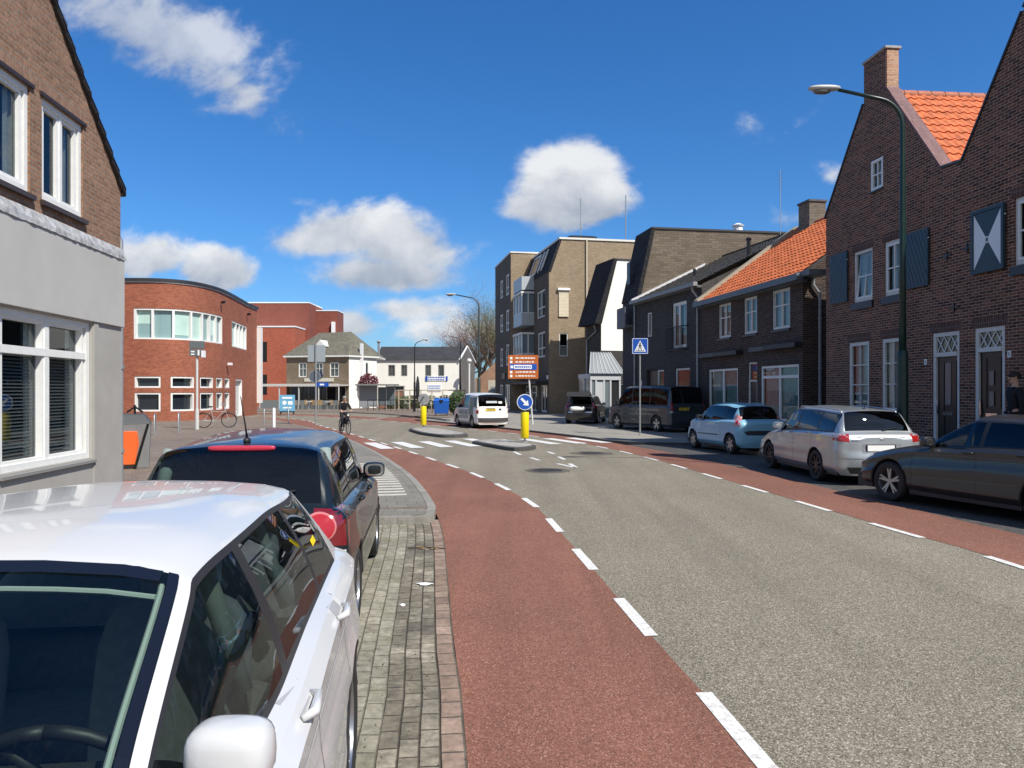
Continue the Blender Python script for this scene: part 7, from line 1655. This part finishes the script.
# brown and blue direction board
t = thing('direction_sign', 'brown and blue direction board on a slightly leaning pale pole above the arrow sign', 'signpost', (1.07, 39.5, .07), math.radians(4))
MB().tube([(0, 0, 0), (-.20, 0, 2.45), (-.24, 0, 2.9)], .045, 10).build('pole', mat('pale_pole', (.6, .6, .58), .5), t)
BRN = mat('sign_brown', (.44, .115, .02), .45); b = MB().prism_y(rrect(-1.28, .28, 2.36, 3.58, .05), -.10, -.06).build('board', BRN, t)
MB().box(-1.20, .20, -.108, -.1005, 2.82, 3.12).build('blue_row', SBLUE, b); MB().box(-.98, -.06, -.113, -.1085, 2.87, 3.07).build('white_field', SWHITE, b)
w = MB(); rr = random.Random(2)
for z in (3.42, 3.22, 2.70, 2.50):
    w.box(-1.18, -1.06, -.108, -.1005, z - .06, z + .06); x = -.9
    while x < .05: q = rr.uniform(.05, .16); w.box(x, x + q, -.108, -.1005, z - .026, z + .026 + .012 * (q > .1)); x += q + rr.uniform(.02, .05)
w.build('lettering', SWHITE, b)
w = MB(); x = -.92
while x < -.12: q = rr.uniform(.04, .1); w.box(x, x + q, -.118, -.1135, 2.93, 3.01); x += q + .03
w.build('lettering', SBLUE, b)
MB().box(-1.16, -1.02, -.113, -.1085, 2.90, 3.04).build('arrow_mark', SWHITE, b)
# sign seen from behind with round sign below, left of the cyclist
t = thing('traffic_sign', 'grey backed traffic sign with two plates and a round one below, beside the cyclist', 'traffic sign', (-9.74, 38.0, .1), 0)
pole(t, 4.05, .04); MB().box(-.42, -.025, .05, .075, 3.15, 3.98).box(.025, .45, .05, .075, 3.15, 3.98).build('plate', mat('sign_back_grey', (.38, .43, .45), .4, metal=.3), t)
MB().lathe([(.0, .05), (.28, .05), (.28, .07), (0, .07)], (-.08, 0, 2.42), axis='y', n=24).build('round_plate', mat('dark_sign_back', (.10, .12, .15), .4), t); MB().lathe([(.27, .045), (.30, .045), (.30, .075), (.27, .075)], (-.08, 0, 2.42), axis='y', n=24).build('plate_rim', STEEL, t)
MB().box(-.02, .62, .05, .07, 1.92, 2.12).build('arrow_plate', SBLUE, t); MB().box(.18, .40, .045, .049, 1.98, 2.06).build('arrow', SWHITE, t)
# signal head on a pale pole by the red building
t = thing('signal_pole', 'pale pole with two stacked grey boxes in front of the curved red brick building', 'signal', (-14.0, 34.0, .095), 0)
pole(t, 3.5, .055, mat('pale_grey_post', (.55, .55, .53), .5)); MB().cyl((0, 0, 0), (0, 0, .9), .085, 12).build('post_base', mat('pale_grey_post', (.55, .55, .53)), t)
MB().box(-.30, .22, -.12, .12, 3.25, 3.55).box(-.30, .30, -.10, .10, 3.58, 3.92).build('box', mat('grey_box', (.13, .145, .15), .5), t, bevel=.01); MB().box(.08, .16, -.13, -.122, 3.28, 3.52).box(-.22, -.06, -.13, -.122, 3.30, 3.36).box(-.22, -.06, -.13, -.122, 3.42, 3.48).box(.25, .33, -.15, .15, 3.2, 3.5).build('panel', SWHITE, t)
# pale blue folding board
t = thing('sandwich_board', 'pale blue free standing pavement board near the corner cafe', 'signboard', (-16.6, 56.5, .095), math.radians(12))
b = MB().box(-.55, .55, -.02, .02, .22, 1.42).build('board', mat('pale_blue_board', (.13, .36, .55), .45), t); MB().box(-.5, -.42, -.25, .25, 0, .22).box(.42, .5, -.25, .25, 0, .22).box(-.5, .5, -.04, .04, .14, .22).build('foot', BLACK, t)
w = MB()
w.lathe([(0, -.026), (.15, -.026), (.15, -.022)], (-.2, 0, .84), axis='y', n=16).box(.06, .38, -.026, -.022, .70, .95)
w.box(-.36, .36, -.026, -.022, 1.14, 1.26).box(-.30, .30, -.026, -.022, .42, .52).build('print', SWHITE, b)
# waste container half behind the house corner
t = thing('textile_container', 'grey container with a bright orange flap and dark domed lid, by the left house drainpipe', 'container', (-8.52, 17.1, .095), math.radians(24))
GB = mat('container_grey', (.20, .205, .205), .5, ns=5, na=.12)
MB().add([(-.45, -.45, 0), (.45, -.45, 0), (.45, .45, 0), (-.45, .45, 0), (-.50, -.52, 1.0), (.50, -.52, 1.0), (.50, .5, 1.0), (-.5, .5, 1.0)], [(3, 2, 1, 0), (0, 1, 5, 4), (1, 2, 6, 5), (2, 3, 7, 6), (3, 0, 4, 7)]).build('body', GB, t, bevel=.02)
MB().add([(-.52, -.54, 1.003), (.52, -.54, 1.003), (.52, .52, 1.003), (-.52, .52, 1.003), (-.34, -.30, 1.22), (.34, -.30, 1.22), (.34, .3, 1.22), (-.34, .3, 1.22)], [(3, 2, 1, 0), (0, 1, 5, 4), (1, 2, 6, 5), (2, 3, 7, 6), (3, 0, 4, 7), (4, 5, 6, 7)]).build('lid', mat('dark_grey_lid', (.06, .065, .065), .5), t, bevel=.03)
MB().cyl((.1, 0, 1.2), (.1, 0, 1.42), .03, 8).tube([(-.1, 0, 1.25), (.1, 0, 1.38), (.3, 0, 1.25)], .025, 6).build('lifting_ring', BLACK, t)
MB().add([(-.16, -.56, .10), (.12, -.56, .10), (.22, -.60, .55), (.18, -.60, .84), (-.18, -.60, .84), (-.22, -.58, .6), (-.16, -.44, .10), (.12, -.44, .10), (.22, -.44, .55), (.18, -.44, .84), (-.18, -.44, .84), (-.22, -.44, .6)], [(0, 1, 2, 3, 4, 5), (11, 10, 9, 8, 7, 6), (0, 6, 7, 1), (1, 7, 8, 2), (2, 8, 9, 3), (3, 9, 10, 4), (4, 10, 11, 5), (5, 11, 6, 0)]).build('orange_flap', mat('orange_plastic', (.80, .14, .03), .4), t, bevel=.008)
MB().tube([(.12, -.60, .0), (.44, -.58, 1.0)], .035, 6).tube([(-.46, -.55, 0), (-.50, -.55, 1.0)], .02, 6).build('frame_bar', BLACK, t)
t.scale = (.82, .82, .98)
# bicycle racks and bollards on the left square
def hoop(x, y, rz, label):
    t = tag(MB().tube([(0, 0, 0), (0, 0, .74), (.06, 0, .8), (.50, 0, .8), (.56, 0, .74), (.56, 0, 0)], .025, 8).build('bicycle_stand', STEEL, auto=50), label, 'bicycle stand', 'steel bicycle stands before the curved building'); t.location = (x, y, .095); t.rotation_euler = (0, 0, rz); return t
for k, (x, y) in enumerate(((-13.7, 29.3), (-13.6, 31.2), (-13.4, 37.2), (-12.6, 38.9), (-11.8, 40.4))): hoop(x, y, 1.9, 'thin steel hoop for bicycles on the brown paving before the curved building')
t = tag(MB().lathe([(.0, 0), (.07, 0), (.07, .85), (.05, .9), (0, .92)], n=12).build('bollard', SWHITE, auto=40), 'short white post on the paving left of the traffic sign', 'bollard'); t.location = (-11.2, 36.0, .095)
def bicycle(x, y, z, rz, label, color, lean=0, basket=False, grp=None):
    t = thing('bicycle', label, 'bicycle', (x, y, z), rz, grp); t.rotation_euler = (lean, 0, rz); FM = mat('bike_' + color[0], color[1], .35, metal=.3)
    for cx in (-.55, .55):
        w = MB(); P = [(cx + .33 * math.cos(2 * PI * k / 24), 0, .35 + .33 * math.sin(2 * PI * k / 24)) for k in range(25)]; wo = w.tube(P, .02, 6, cap=False).build('wheel', RUBBER, t)
        sp_ = MB()
        for k in range(14): a = 2 * PI * k / 14; sp_.cyl((cx, 0, .35), (cx + .32 * math.cos(a), 0, .35 + .32 * math.sin(a)), .003, 3)
        sp_.build('spokes', STEEL, wo)
        MB().tube([(cx + .36 * math.cos(a), 0, .35 + .36 * math.sin(a)) for a in [.2 + .25 * k for k in range(11)]], .018, 5).build('mudguard', BLACK, t)
    MB().tube([(-.55, 0, .35), (-.12, 0, .30), (.38, 0, .80), (.36, 0, .92)], .016, 6).tube([(-.55, 0, .35), (-.22, 0, .78), (.38, 0, .74)], .014, 6).tube([(-.12, 0, .30), (-.24, 0, .95)], .016, 6).tube([(.55, 0, .35), (.36, 0, .92), (.33, 0, 1.08)], .016, 6).build('frame', FM, t)
    MB().tube([(.18, -.28, 1.08), (.33, -.16, 1.12), (.36, 0, 1.10), (.33, .16, 1.12), (.18, .28, 1.08)], .013, 6).build('handlebar', STEEL, t); MB().sell((-.27, 0, .98), (.13, .08, .035), .8).build('saddle', BLACK, t)
    MB().cyl((-.12, -.12, .30), (-.12, .12, .30), .012, 6).box(-.20, -.12, -.19, -.10, .12, .15).box(-.12, -.04, .10, .19, .46, .49).cyl((-.12, .12, .30), (-.08, .12, .47), .01, 5).cyl((-.12, -.12, .30), (-.16, -.12, .14), .01, 5).build('pedals', STEEL, t)
    MB().sell((.47, 0, .90), (.03, .04, .04), .9).build('front_light', SWHITE, t)
    return t
bicycle(-13.75, 35.6, .095, .25, 'bicycle leaning by the pale pole before the curved red building', ('white', (.5, .5, .5)), .12)

# blue container, hedge, parasol, shelter and garden walls beyond the junction
t = thing('blue_container', 'large bright blue plastic waste container beyond the junction left of the white van', 'container', (-4.98, 54.0, .07), math.radians(3))
BP = mat('blue_plastic', (.012, .10, .42), .4)
MB().add([(-.48, -.36, .14), (.48, -.36, .14), (.48, .36, .14), (-.48, .36, .14), (-.54, -.44, 1.02), (.54, -.44, 1.02), (.54, .44, 1.02), (-.54, .44, 1.02)], [(3, 2, 1, 0), (0, 1, 5, 4), (1, 2, 6, 5), (2, 3, 7, 6), (3, 0, 4, 7)]).build('body', BP, t, bevel=.02)
MB().add([(-.56, -.46, 1.02), (.56, -.46, 1.02), (.56, .46, 1.02), (-.56, .46, 1.02), (-.5, -.30, 1.16), (.5, -.30, 1.16), (.5, .4, 1.22), (-.5, .4, 1.22)], [(3, 2, 1, 0), (0, 1, 5, 4), (1, 2, 6, 5), (2, 3, 7, 6), (3, 0, 4, 7), (4, 5, 6, 7)]).build('lid', BP, t, bevel=.02)
MB().add([(-.17, -.475, 1.10), (.17, -.475, 1.10), (.06, -.46, .90), (-.06, -.46, .90)], [(0, 1, 2, 3)]).build('black_triangle', BLACK, t)
for x in (-.4, .4):
    for y in (-.3, .3): MB().cyl((x - .02, y, .07), (x + .02, y, .07), .07, 10).build('castor', BLACK, t)
def leaves(rng, c, R, n, s, m, name, par, flat=1.0, shell=.35):
    mb = MB()
    for _ in range(n):
        while True:
            p = Vector((rng.uniform(-1, 1), rng.uniform(-1, 1), rng.uniform(-1, 1)))
            if shell < p.length < 1: break
        p = Vector((p.x * R[0], p.y * R[1], p.z * R[2])) + Vector(c); a = Vector((rng.gauss(0, 1), rng.gauss(0, 1), rng.gauss(0, 1))).normalized(); b = a.orthogonal().normalized(); ss = s * rng.uniform(.6, 1.4)
        mb.face(tuple(p - a * ss), tuple(p + b * ss * .5), tuple(p + a * ss), tuple(p - b * ss * .5))
    return mb.build(name, m, par)
LEAFG = mat('hedge_leaf', (.05, .085, .025), .6, ns=3, na=.5)
rr = random.Random(21)
t = thing('hedge_bush', 'dark green clipped bush between the blue container and the white van', 'bush', (-3.9, 55.0, .07)); leaves(rr, (0, 0, .85), (.75, .6, .9), 2200, .07, LEAFG, 'foliage', t); MB().cyl((0, 0, 0), (0, 0, .7), .05, 6).build('stem', mat('twig_bark', (.06, .045, .03)), t)
t = thing('garden_hedge', 'long low dark hedge in front of the white rendered house', 'hedge', (-8.0, 74.5, .07))
for k in range(7): leaves(rr, (-3.6 + 1.25 * k, rr.uniform(-.3, .3), .62), (.85, .5, .72), 800, .08, LEAFG, 'foliage', t)
PW_ = brick('garden_brick', (.26, .11, .07), (.36, .17, .11), (.22, .17, .13), bw=.22, bh=.066)
def gwall(x, y, w, h, label):
    t = thing('garden_wall', label, 'wall', (x, y, .07), 0, 'brick garden walls'); MB().box(0, w, 0, .25, 0, h).build('wall', PW_, t); MB().box(-.04, w + .04, -.04, .29, h + .002, h + .07).build('coping', STONE, t)
gwall(-13.2, 75.5, 2.4, 1.75, 'red brick garden wall right beside the bus shelter'); gwall(-10.1, 75.5, 1.3, 1.25, 'short low red brick garden wall left of the closed parasol')
t = thing('timber_pergola', 'pale timber frame with posts and a long top rail before the white rendered house', 'pergola', (-10.8, 73.0, .07)); m = mat('pale_timber', (.42, .37, .28), .8, ns=4, na=.2)
for k in range(7): MB().box(1.05 * k - .05, 1.05 * k + .05, -.05, .05, 0, 1.75).build('post', m, t)
MB().box(-.1, 6.4, -.04, .06, 1.752, 1.85).box(-.1, 6.4, -.02, .04, .9, .97).build('rail', m, t)
t = thing('bus_shelter', 'grey flat roofed shelter with one solid panel, between the cafe and the white rendered house', 'shelter', (-14.4, 72.5, .07))
MB().box(-.3, 3.6, -.9, .7, 2.25, 2.38).build('roof', mat('shelter_grey', (.20, .21, .21), .5), t); MB().box(0, 1.55, -.02, .02, .2, 2.24).build('panel', mat('shelter_panel', (.27, .29, .31), .4), t)
for x in (-.05, 1.6, 2.5, 3.3): MB().box(x - .04, x + .04, -.05, .05, 0, 2.25).build('post', STEEL, t)
MB().box(1.7, 3.25, -.01, .01, .4, 2.1).build('glass', mat('shelter_glass', (.12, .15, .16), .08), t)
t = thing('closed_parasol', 'tall closed black parasol before the white rendered house', 'parasol', (-8.75, 71.0, .07)); MB().lathe([(.05, .9), (.16, 1.1), (.19, 1.8), (.16, 2.5), (.08, 3.0), (.0, 3.15)], n=14).build('canopy', mat('black_canvas', (.02, .02, .025), .9), t, smooth=True); MB().cyl((0, 0, 0), (0, 0, 1.0), .025, 8).build('pole', STEEL, t); MB().lathe([(0, 0), (.3, 0), (.3, .08), (0, .1)], n=16).build('base', STONE, t)
t = tag(MB().cyl((0, 0, 0), (0, 0, 5.1), .12, 12).lathe([(.12, 5.0), (.30, 5.1), (.26, 5.3), (.05, 5.45)], n=14).build('white_flue', WHITE2, auto=40), 'tall white flue pipe with a cap, right of the white rendered house', 'flue'); t.location = (-4.85, 86.5, .05)
rr = random.Random(31); t = thing('red_leaf_shrub', 'dark red leaved shrub beside the white side wall of the cafe', 'shrub', (-14.4, 76.8, .07)); leaves(rr, (0, 0, 2.6), (1.0, .6, .9), 900, .12, mat('red_leaf', (.12, .02, .03), .6), 'foliage', t); MB().tube([(0, 0, 0), (.1, 0, 1.2), (0, 0, 2.4)], [.07, .05, .03], 6).build('stem', mat('twig_bark', (.06, .045, .03)), t)
def barrier(x, y, w, rz, label):
    t = thing('railing', label, 'railing', (x, y, .07), rz, 'black railings at the far kerb')
    for k in range(int(w / .5) + 1): MB().cyl((.5 * k, 0, 0), (.5 * k, 0, .95), .025, 6).build('post', BLACK, t)
    MB().cyl((0, 0, .95), (w, 0, .95), .025, 6).cyl((0, 0, .5), (w, 0, .5), .018, 6).build('rail', BLACK, t)
barrier(-12.6, 66.8, 4.0, .05, 'black railing along the far kerb in front of the bus shelter'); barrier(-8.0, 62.0, 2.5, -.6, 'black railing along the far kerb left of the blue container')

# ---- the bare trees beyond
BARK = mat('pale_bark', (.16, .12, .09), .9, ns=3, na=.3); TWIG = mat('twig_brown', (.22, .155, .11), .9, ns=1, na=.35)
def bare_tree(x, y, H_, seed, label, spread=.5, green=0):
    rng = random.Random(seed); t = thing('bare_tree', label, 'tree', (x, y, 0), 0, 'bare trees beyond the side street'); tr = MB(); br = MB(); tips = []
    def grow(p, d, L_, r, lvl):
        n = 4; pts = [p]; rs = [r]; q = p; dd = d
        for k in range(n):
            dd = (dd + Vector((rng.gauss(0, .13), rng.gauss(0, .13), rng.gauss(.04, .08)))).normalized(); q = q + dd * L_ / n; pts.append(q); rs.append(r * (1 - .55 * (k + 1) / n))
        (tr if lvl < 1 else br).tube([tuple(v) for v in pts], rs, 7 if lvl < 2 else 3, cap=False)
        if lvl >= 4: tips.append(q); return
        nb = (9, 6, 5, 5)[lvl]
        for k in range(nb):
            i = rng.randint(1, n) if lvl else rng.randint(2, n); a = rng.uniform(0, 2 * PI); out = Vector((math.cos(a), math.sin(a), 0)); nd = (dd * rng.uniform(.5, 1.1) + out * rng.uniform(.4, .9) * (1 + spread * .5) + Vector((0, 0, .25))).normalized()
            grow(pts[i], nd, L_ * rng.uniform(.50, .78), rs[i] * .62, lvl + 1)
    grow(Vector((0, 0, 0)), Vector((0, 0, 1)), H_ * .52, H_ * .026, 0)
    tr.build('trunk', BARK, t); br.build('branches', TWIG, t)
    mb = MB()
    for p in tips:
        for _ in range(7):
            q = p + Vector((rng.gauss(0, .3), rng.gauss(0, .3), rng.gauss(0, .3))); s = rng.uniform(.05, .11); a = Vector((rng.gauss(0, 1), rng.gauss(0, 1), rng.gauss(0, 1))).normalized(); b = a.orthogonal().normalized()
            mb.face(tuple(q - a * s), tuple(q + b * s * .6), tuple(q + a * s))
    mb.build('buds', mat('reddish_bud', (.20, .10, .07), .8) if not green else mat('spring_leaf', (.12, .14, .05), .7), t)
bare_tree(-4.6, 108, 15.0, 3, 'tall bare reddish tree behind the lamp posts, left of the flats'); bare_tree(-7.6, 112, 12.0, 8, 'smaller bare tree left of the tall reddish tree', 1.0)
bare_tree(-2.9, 104, 13.0, 14, 'bare tree with a flush of green, close to the stair tower', .3, 1)

# ================================================================ PEOPLE
def skin(name, V, E, m, par, sub=2, root=None, extra=None):
    keys = list(V); me = bpy.data.meshes.new(name); me.from_pydata([V[k][0] for k in keys], [(keys.index(a), keys.index(b)) for a, b in E], [])
    o = bpy.data.objects.new(name, me); COL.objects.link(o); md = o.modifiers.new('skin', 'SKIN'); md.use_smooth_shade = True
    for i, k in enumerate(keys):
        r = V[k][1]; sv = me.skin_vertices[0].data[i]; sv.radius = r if isinstance(r, tuple) else (r, r); sv.use_root = (k == (root or keys[0]))
    sb = o.modifiers.new('sub', 'SUBSURF'); sb.levels = sub; sb.render_levels = sub
    dg = bpy.context.evaluated_depsgraph_get(); dg.update(); ev = bpy.data.meshes.new_from_object(o.evaluated_get(dg)); bpy.data.objects.remove(o)
    if extra:
        bm = bmesh.new(); bm.from_mesh(ev)
        for mb in extra:
            off = [bm.verts.new(p) for p in mb.v]
            for f in mb.f:
                try: bm.faces.new([off[i] for i in f]).smooth = True
                except ValueError: pass
        bm.to_mesh(ev); bm.free()
    ev.name = name; ev.materials.clear(); ev.materials.append(m); o = bpy.data.objects.new(name, ev); COL.objects.link(o); o.parent = par
    ev.polygons.foreach_set('use_smooth', [True] * len(ev.polygons)); return o
SKINM = mat('skin', (.50, .29, .20), .5)
def person(label, loc, rz, J, jacket, trousers, hair, hands_grip=False):
    """J: joint positions in the person's frame, facing -y"""
    t = thing('person', label, 'person', loc, rz); g = lambda k: Vector(J[k])
    V = {'pelvis': (g('pelvis'), (.13, .10)), 'waist': (g('pelvis').lerp(g('chest'), .4), (.12, .09)), 'chest': (g('chest'), (.155, .11)), 'neck0': (g('neck'), (.065, .06)), 'head0': (g('neck').lerp(g('head'), .55), (.062, .066)), 'head': (g('head'), (.078, .092)), 'crown': (g('head') + Vector((0, .01, .085)), (.068, .082))}
    E = [('pelvis', 'waist'), ('waist', 'chest'), ('chest', 'neck0'), ('neck0', 'head0'), ('head0', 'head'), ('head', 'crown')]
    for s in 'LR':
        V.update({'sh' + s: (g('sh' + s), .058), 'el' + s: (g('el' + s), .042), 'wr' + s: (g('wr' + s), .028), 'hip' + s: (g('hip' + s), .085), 'kn' + s: (g('kn' + s), .058), 'an' + s: (g('an' + s), .040), 'toe' + s: (g('toe' + s), .036)})
        E += [('chest', 'sh' + s), ('sh' + s, 'el' + s), ('el' + s, 'wr' + s), ('pelvis', 'hip' + s), ('hip' + s, 'kn' + s), ('kn' + s, 'an' + s), ('an' + s, 'toe' + s)]
        w = g('wr' + s); d = (w - g('el' + s)).normalized(); side = Vector((1 if s == 'L' else -1, 0, 0)); pn = d.cross(side).normalized() if abs(d.dot(side)) < .9 else Vector((0, 0, 1)); side = pn.cross(d).normalized()
        V['palm' + s] = (w + d * .07, (.036, .018)); E.append(('wr' + s, 'palm' + s)); 
        for k in range(4):
            b0 = w + d * .085 + side * (k - 1.5) * .020; ln = (.065, .078, .072, .055)[k]; c1 = b0 + d * ln * .55 + pn * .008; c2 = c1 + d * ln * (.15 if hands_grip else .35) + pn * (.035 if hands_grip else .02)
            V['f%s%d' % (s, k)] = (b0, .010); V['g%s%d' % (s, k)] = (c1, .009); V['h%s%d' % (s, k)] = (c2, .007); E += [('palm' + s, 'f%s%d' % (s, k)), ('f%s%d' % (s, k), 'g%s%d' % (s, k)), ('g%s%d' % (s, k), 'h%s%d' % (s, k))]
        th = w + d * .03 - side * .035; V['t' + s] = (th, .011); V['u' + s] = (th + d * .04 - side * .012 + pn * .015, .009); E += [('wr' + s, 't' + s), ('t' + s, 'u' + s)]
    h = g('head'); nose = MB().sell(h + Vector((0, -.098, -.005)), (.013, .022, .024), .9, 10, 6); ears = MB().sell(h + Vector((.082, .0, 0)), (.012, .02, .03), .9, 8, 6).sell(h + Vector((-.082, .0, 0)), (.012, .02, .03), .9, 8, 6); chin = MB().sell(h + Vector((0, -.06, -.075)), (.04, .035, .03), .9, 10, 6)
    b = skin('body', V, E, SKINM, t, root='pelvis', extra=[nose, ears, chin])
    for x in (-.032, .032): MB().sell(h + Vector((x, -.088, .02)), (.014, .008, .008), 1, 8, 6).build('eye', mat('eye_dark', (.03, .02, .015), .2), b, smooth=True)
    MB().sell(h + Vector((0, -.094, -.045)), (.024, .008, .006), 1, 10, 6).build('mouth', mat('lip', (.35, .12, .1), .5), b, smooth=True)
    hm = MB(); o = h + Vector((0, .018, .045)); hm.sell(o, (.092, .105, .085), .9, 20, 12); hm.v = [(x, y, z if z > o.z - .03 or y > h.y + .0 else o.z - .03) for x, y, z in hm.v]; hm.build('hair', hair, b, smooth=True)
    kz = Vector((0, 0, 1)); P = g('pelvis'); C_ = g('chest')
    V = {'p': (P - (C_ - P).normalized() * .04, (.155, .125)), 'w': (P.lerp(C_, .4), (.145, .112)), 'c': (C_, (.178, .135)), 'n': (g('neck') - kz * .015, (.088, .085)), 'm': (g('neck').lerp(C_, .5), (.135, .115))}; E = [('p', 'w'), ('w', 'c'), ('c', 'm'), ('m', 'n')]
    for s in 'LR': V.update({'sh' + s: (g('sh' + s), .078), 'el' + s: (g('el' + s), .057), 'wr' + s: (g('wr' + s).lerp(g('el' + s), .08), .044)}); E += [('c', 'sh' + s), ('sh' + s, 'el' + s), ('el' + s, 'wr' + s)]
    skin('jacket', V, E, jacket, t, root='p')
    V = {'p': (P + Vector((0, 0, .01)), (.142, .112))}; E = []
    for s in 'LR': V.update({'h' + s: (g('hip' + s), .102), 'k' + s: (g('kn' + s), .074), 'a' + s: (g('an' + s).lerp(g('kn' + s), .12), .056)}); E += [('p', 'h' + s), ('h' + s, 'k' + s), ('k' + s, 'a' + s)]
    skin('trousers', V, E, trousers, t, root='p')
    for s in 'LR':
        a, q = g('an' + s), g('toe' + s); d = (q - a); c = a.lerp(q, .5) - kz * .012; rot = Vector((d.x, d.y, 0)).to_track_quat('Y', 'Z').to_matrix() if Vector((d.x, d.y, 0)).length > .02 else Matrix.Identity(3)
        MB().sell(c, (.052, .145, .05), .7, 14, 8, rot).build('shoe', BLACK, t, smooth=True)
    return t
NAVY = mat('black_navy_cloth', (.008, .009, .014), .9); DKB = mat('dark_blue_trousers', (.012, .014, .022), .9); HAIR = mat('dark_brown_hair', (.02, .012, .008), .7)
J = {'pelvis': (0, 0, .96), 'chest': (0, .0, 1.34), 'neck': (0, .01, 1.50), 'head': (0, -.01, 1.66), 'shL': (.19, 0, 1.42), 'elL': (.25, .03, 1.14), 'wrL': (.24, .0, .88), 'shR': (-.19, 0, 1.42), 'elR': (-.26, .04, 1.14), 'wrR': (-.25, -.02, .88), 'hipL': (.10, 0, .90), 'knL': (.12, -.02, .50), 'anL': (.12, .02, .09), 'toeL': (.14, -.15, .04), 'hipR': (-.10, 0, .90), 'knR': (-.12, -.01, .50), 'anR': (-.13, .02, .09), 'toeR': (-.15, -.15, .04)}
fx, fy = 10.02, 15.25
pp = person('dark haired person in black with pale sleeve badge, at the door by the right edge', (fx, fy, .40), math.radians(-100), J, NAVY, DKB, HAIR)
MB().box(-.275, -.262, -.03, .05, 1.26, 1.31).build('sleeve_badge', SWHITE, pp)
tag(MB().box(-.9, .7, -.7, .7, 0, .30).build('stone_stoop', STONE, bevel=.015), 'low stone stoop under the person at the right edge', 'stoop'); s_ = bpy.data.objects['stone_stoop']; s_.location = (10.05, 15.2, .095); s_.rotation_euler = (0, 0, at_dir(0, 0, .0995, -.995))
# cyclist riding towards us
cx, cy = -6.95, 31.8; rzb = math.radians(-60)      # bicycle heading
bk = bicycle(cx, cy, .006, rzb, 'dark upright bicycle ridden towards the camera on the red lane', ('black', (.03, .03, .03)))
MB().sell((-.62, .24, .62), (.17, .09, .18), .5).build('pannier', NAVY, bk); bk.scale = (.88, .88, .88)
J = {'pelvis': (0, .27, 1.06), 'chest': (0, .13, 1.42), 'neck': (0, .08, 1.58), 'head': (0, .04, 1.72), 'shL': (.18, .12, 1.48), 'elL': (.27, -.04, 1.25), 'wrL': (.25, -.20, 1.16), 'shR': (-.18, .12, 1.48), 'elR': (-.27, -.04, 1.25), 'wrR': (-.25, -.20, 1.16), 'hipL': (.10, .22, 1.0), 'knL': (.13, -.14, .80), 'anL': (.14, .06, .56), 'toeL': (.15, -.09, .53), 'hipR': (-.10, .22, 1.0), 'knR': (-.12, .02, .62), 'anR': (-.14, .22, .25), 'toeR': (-.15, .06, .19)}
cyc = person('cyclist in dark clothes riding towards the camera on the red lane left of the crossing', (cx, cy, .006), rzb + PI / 2, J, NAVY, DKB, mat('grey_hair', (.25, .24, .22), .8))
cyc.scale = (.86, .86, .86)
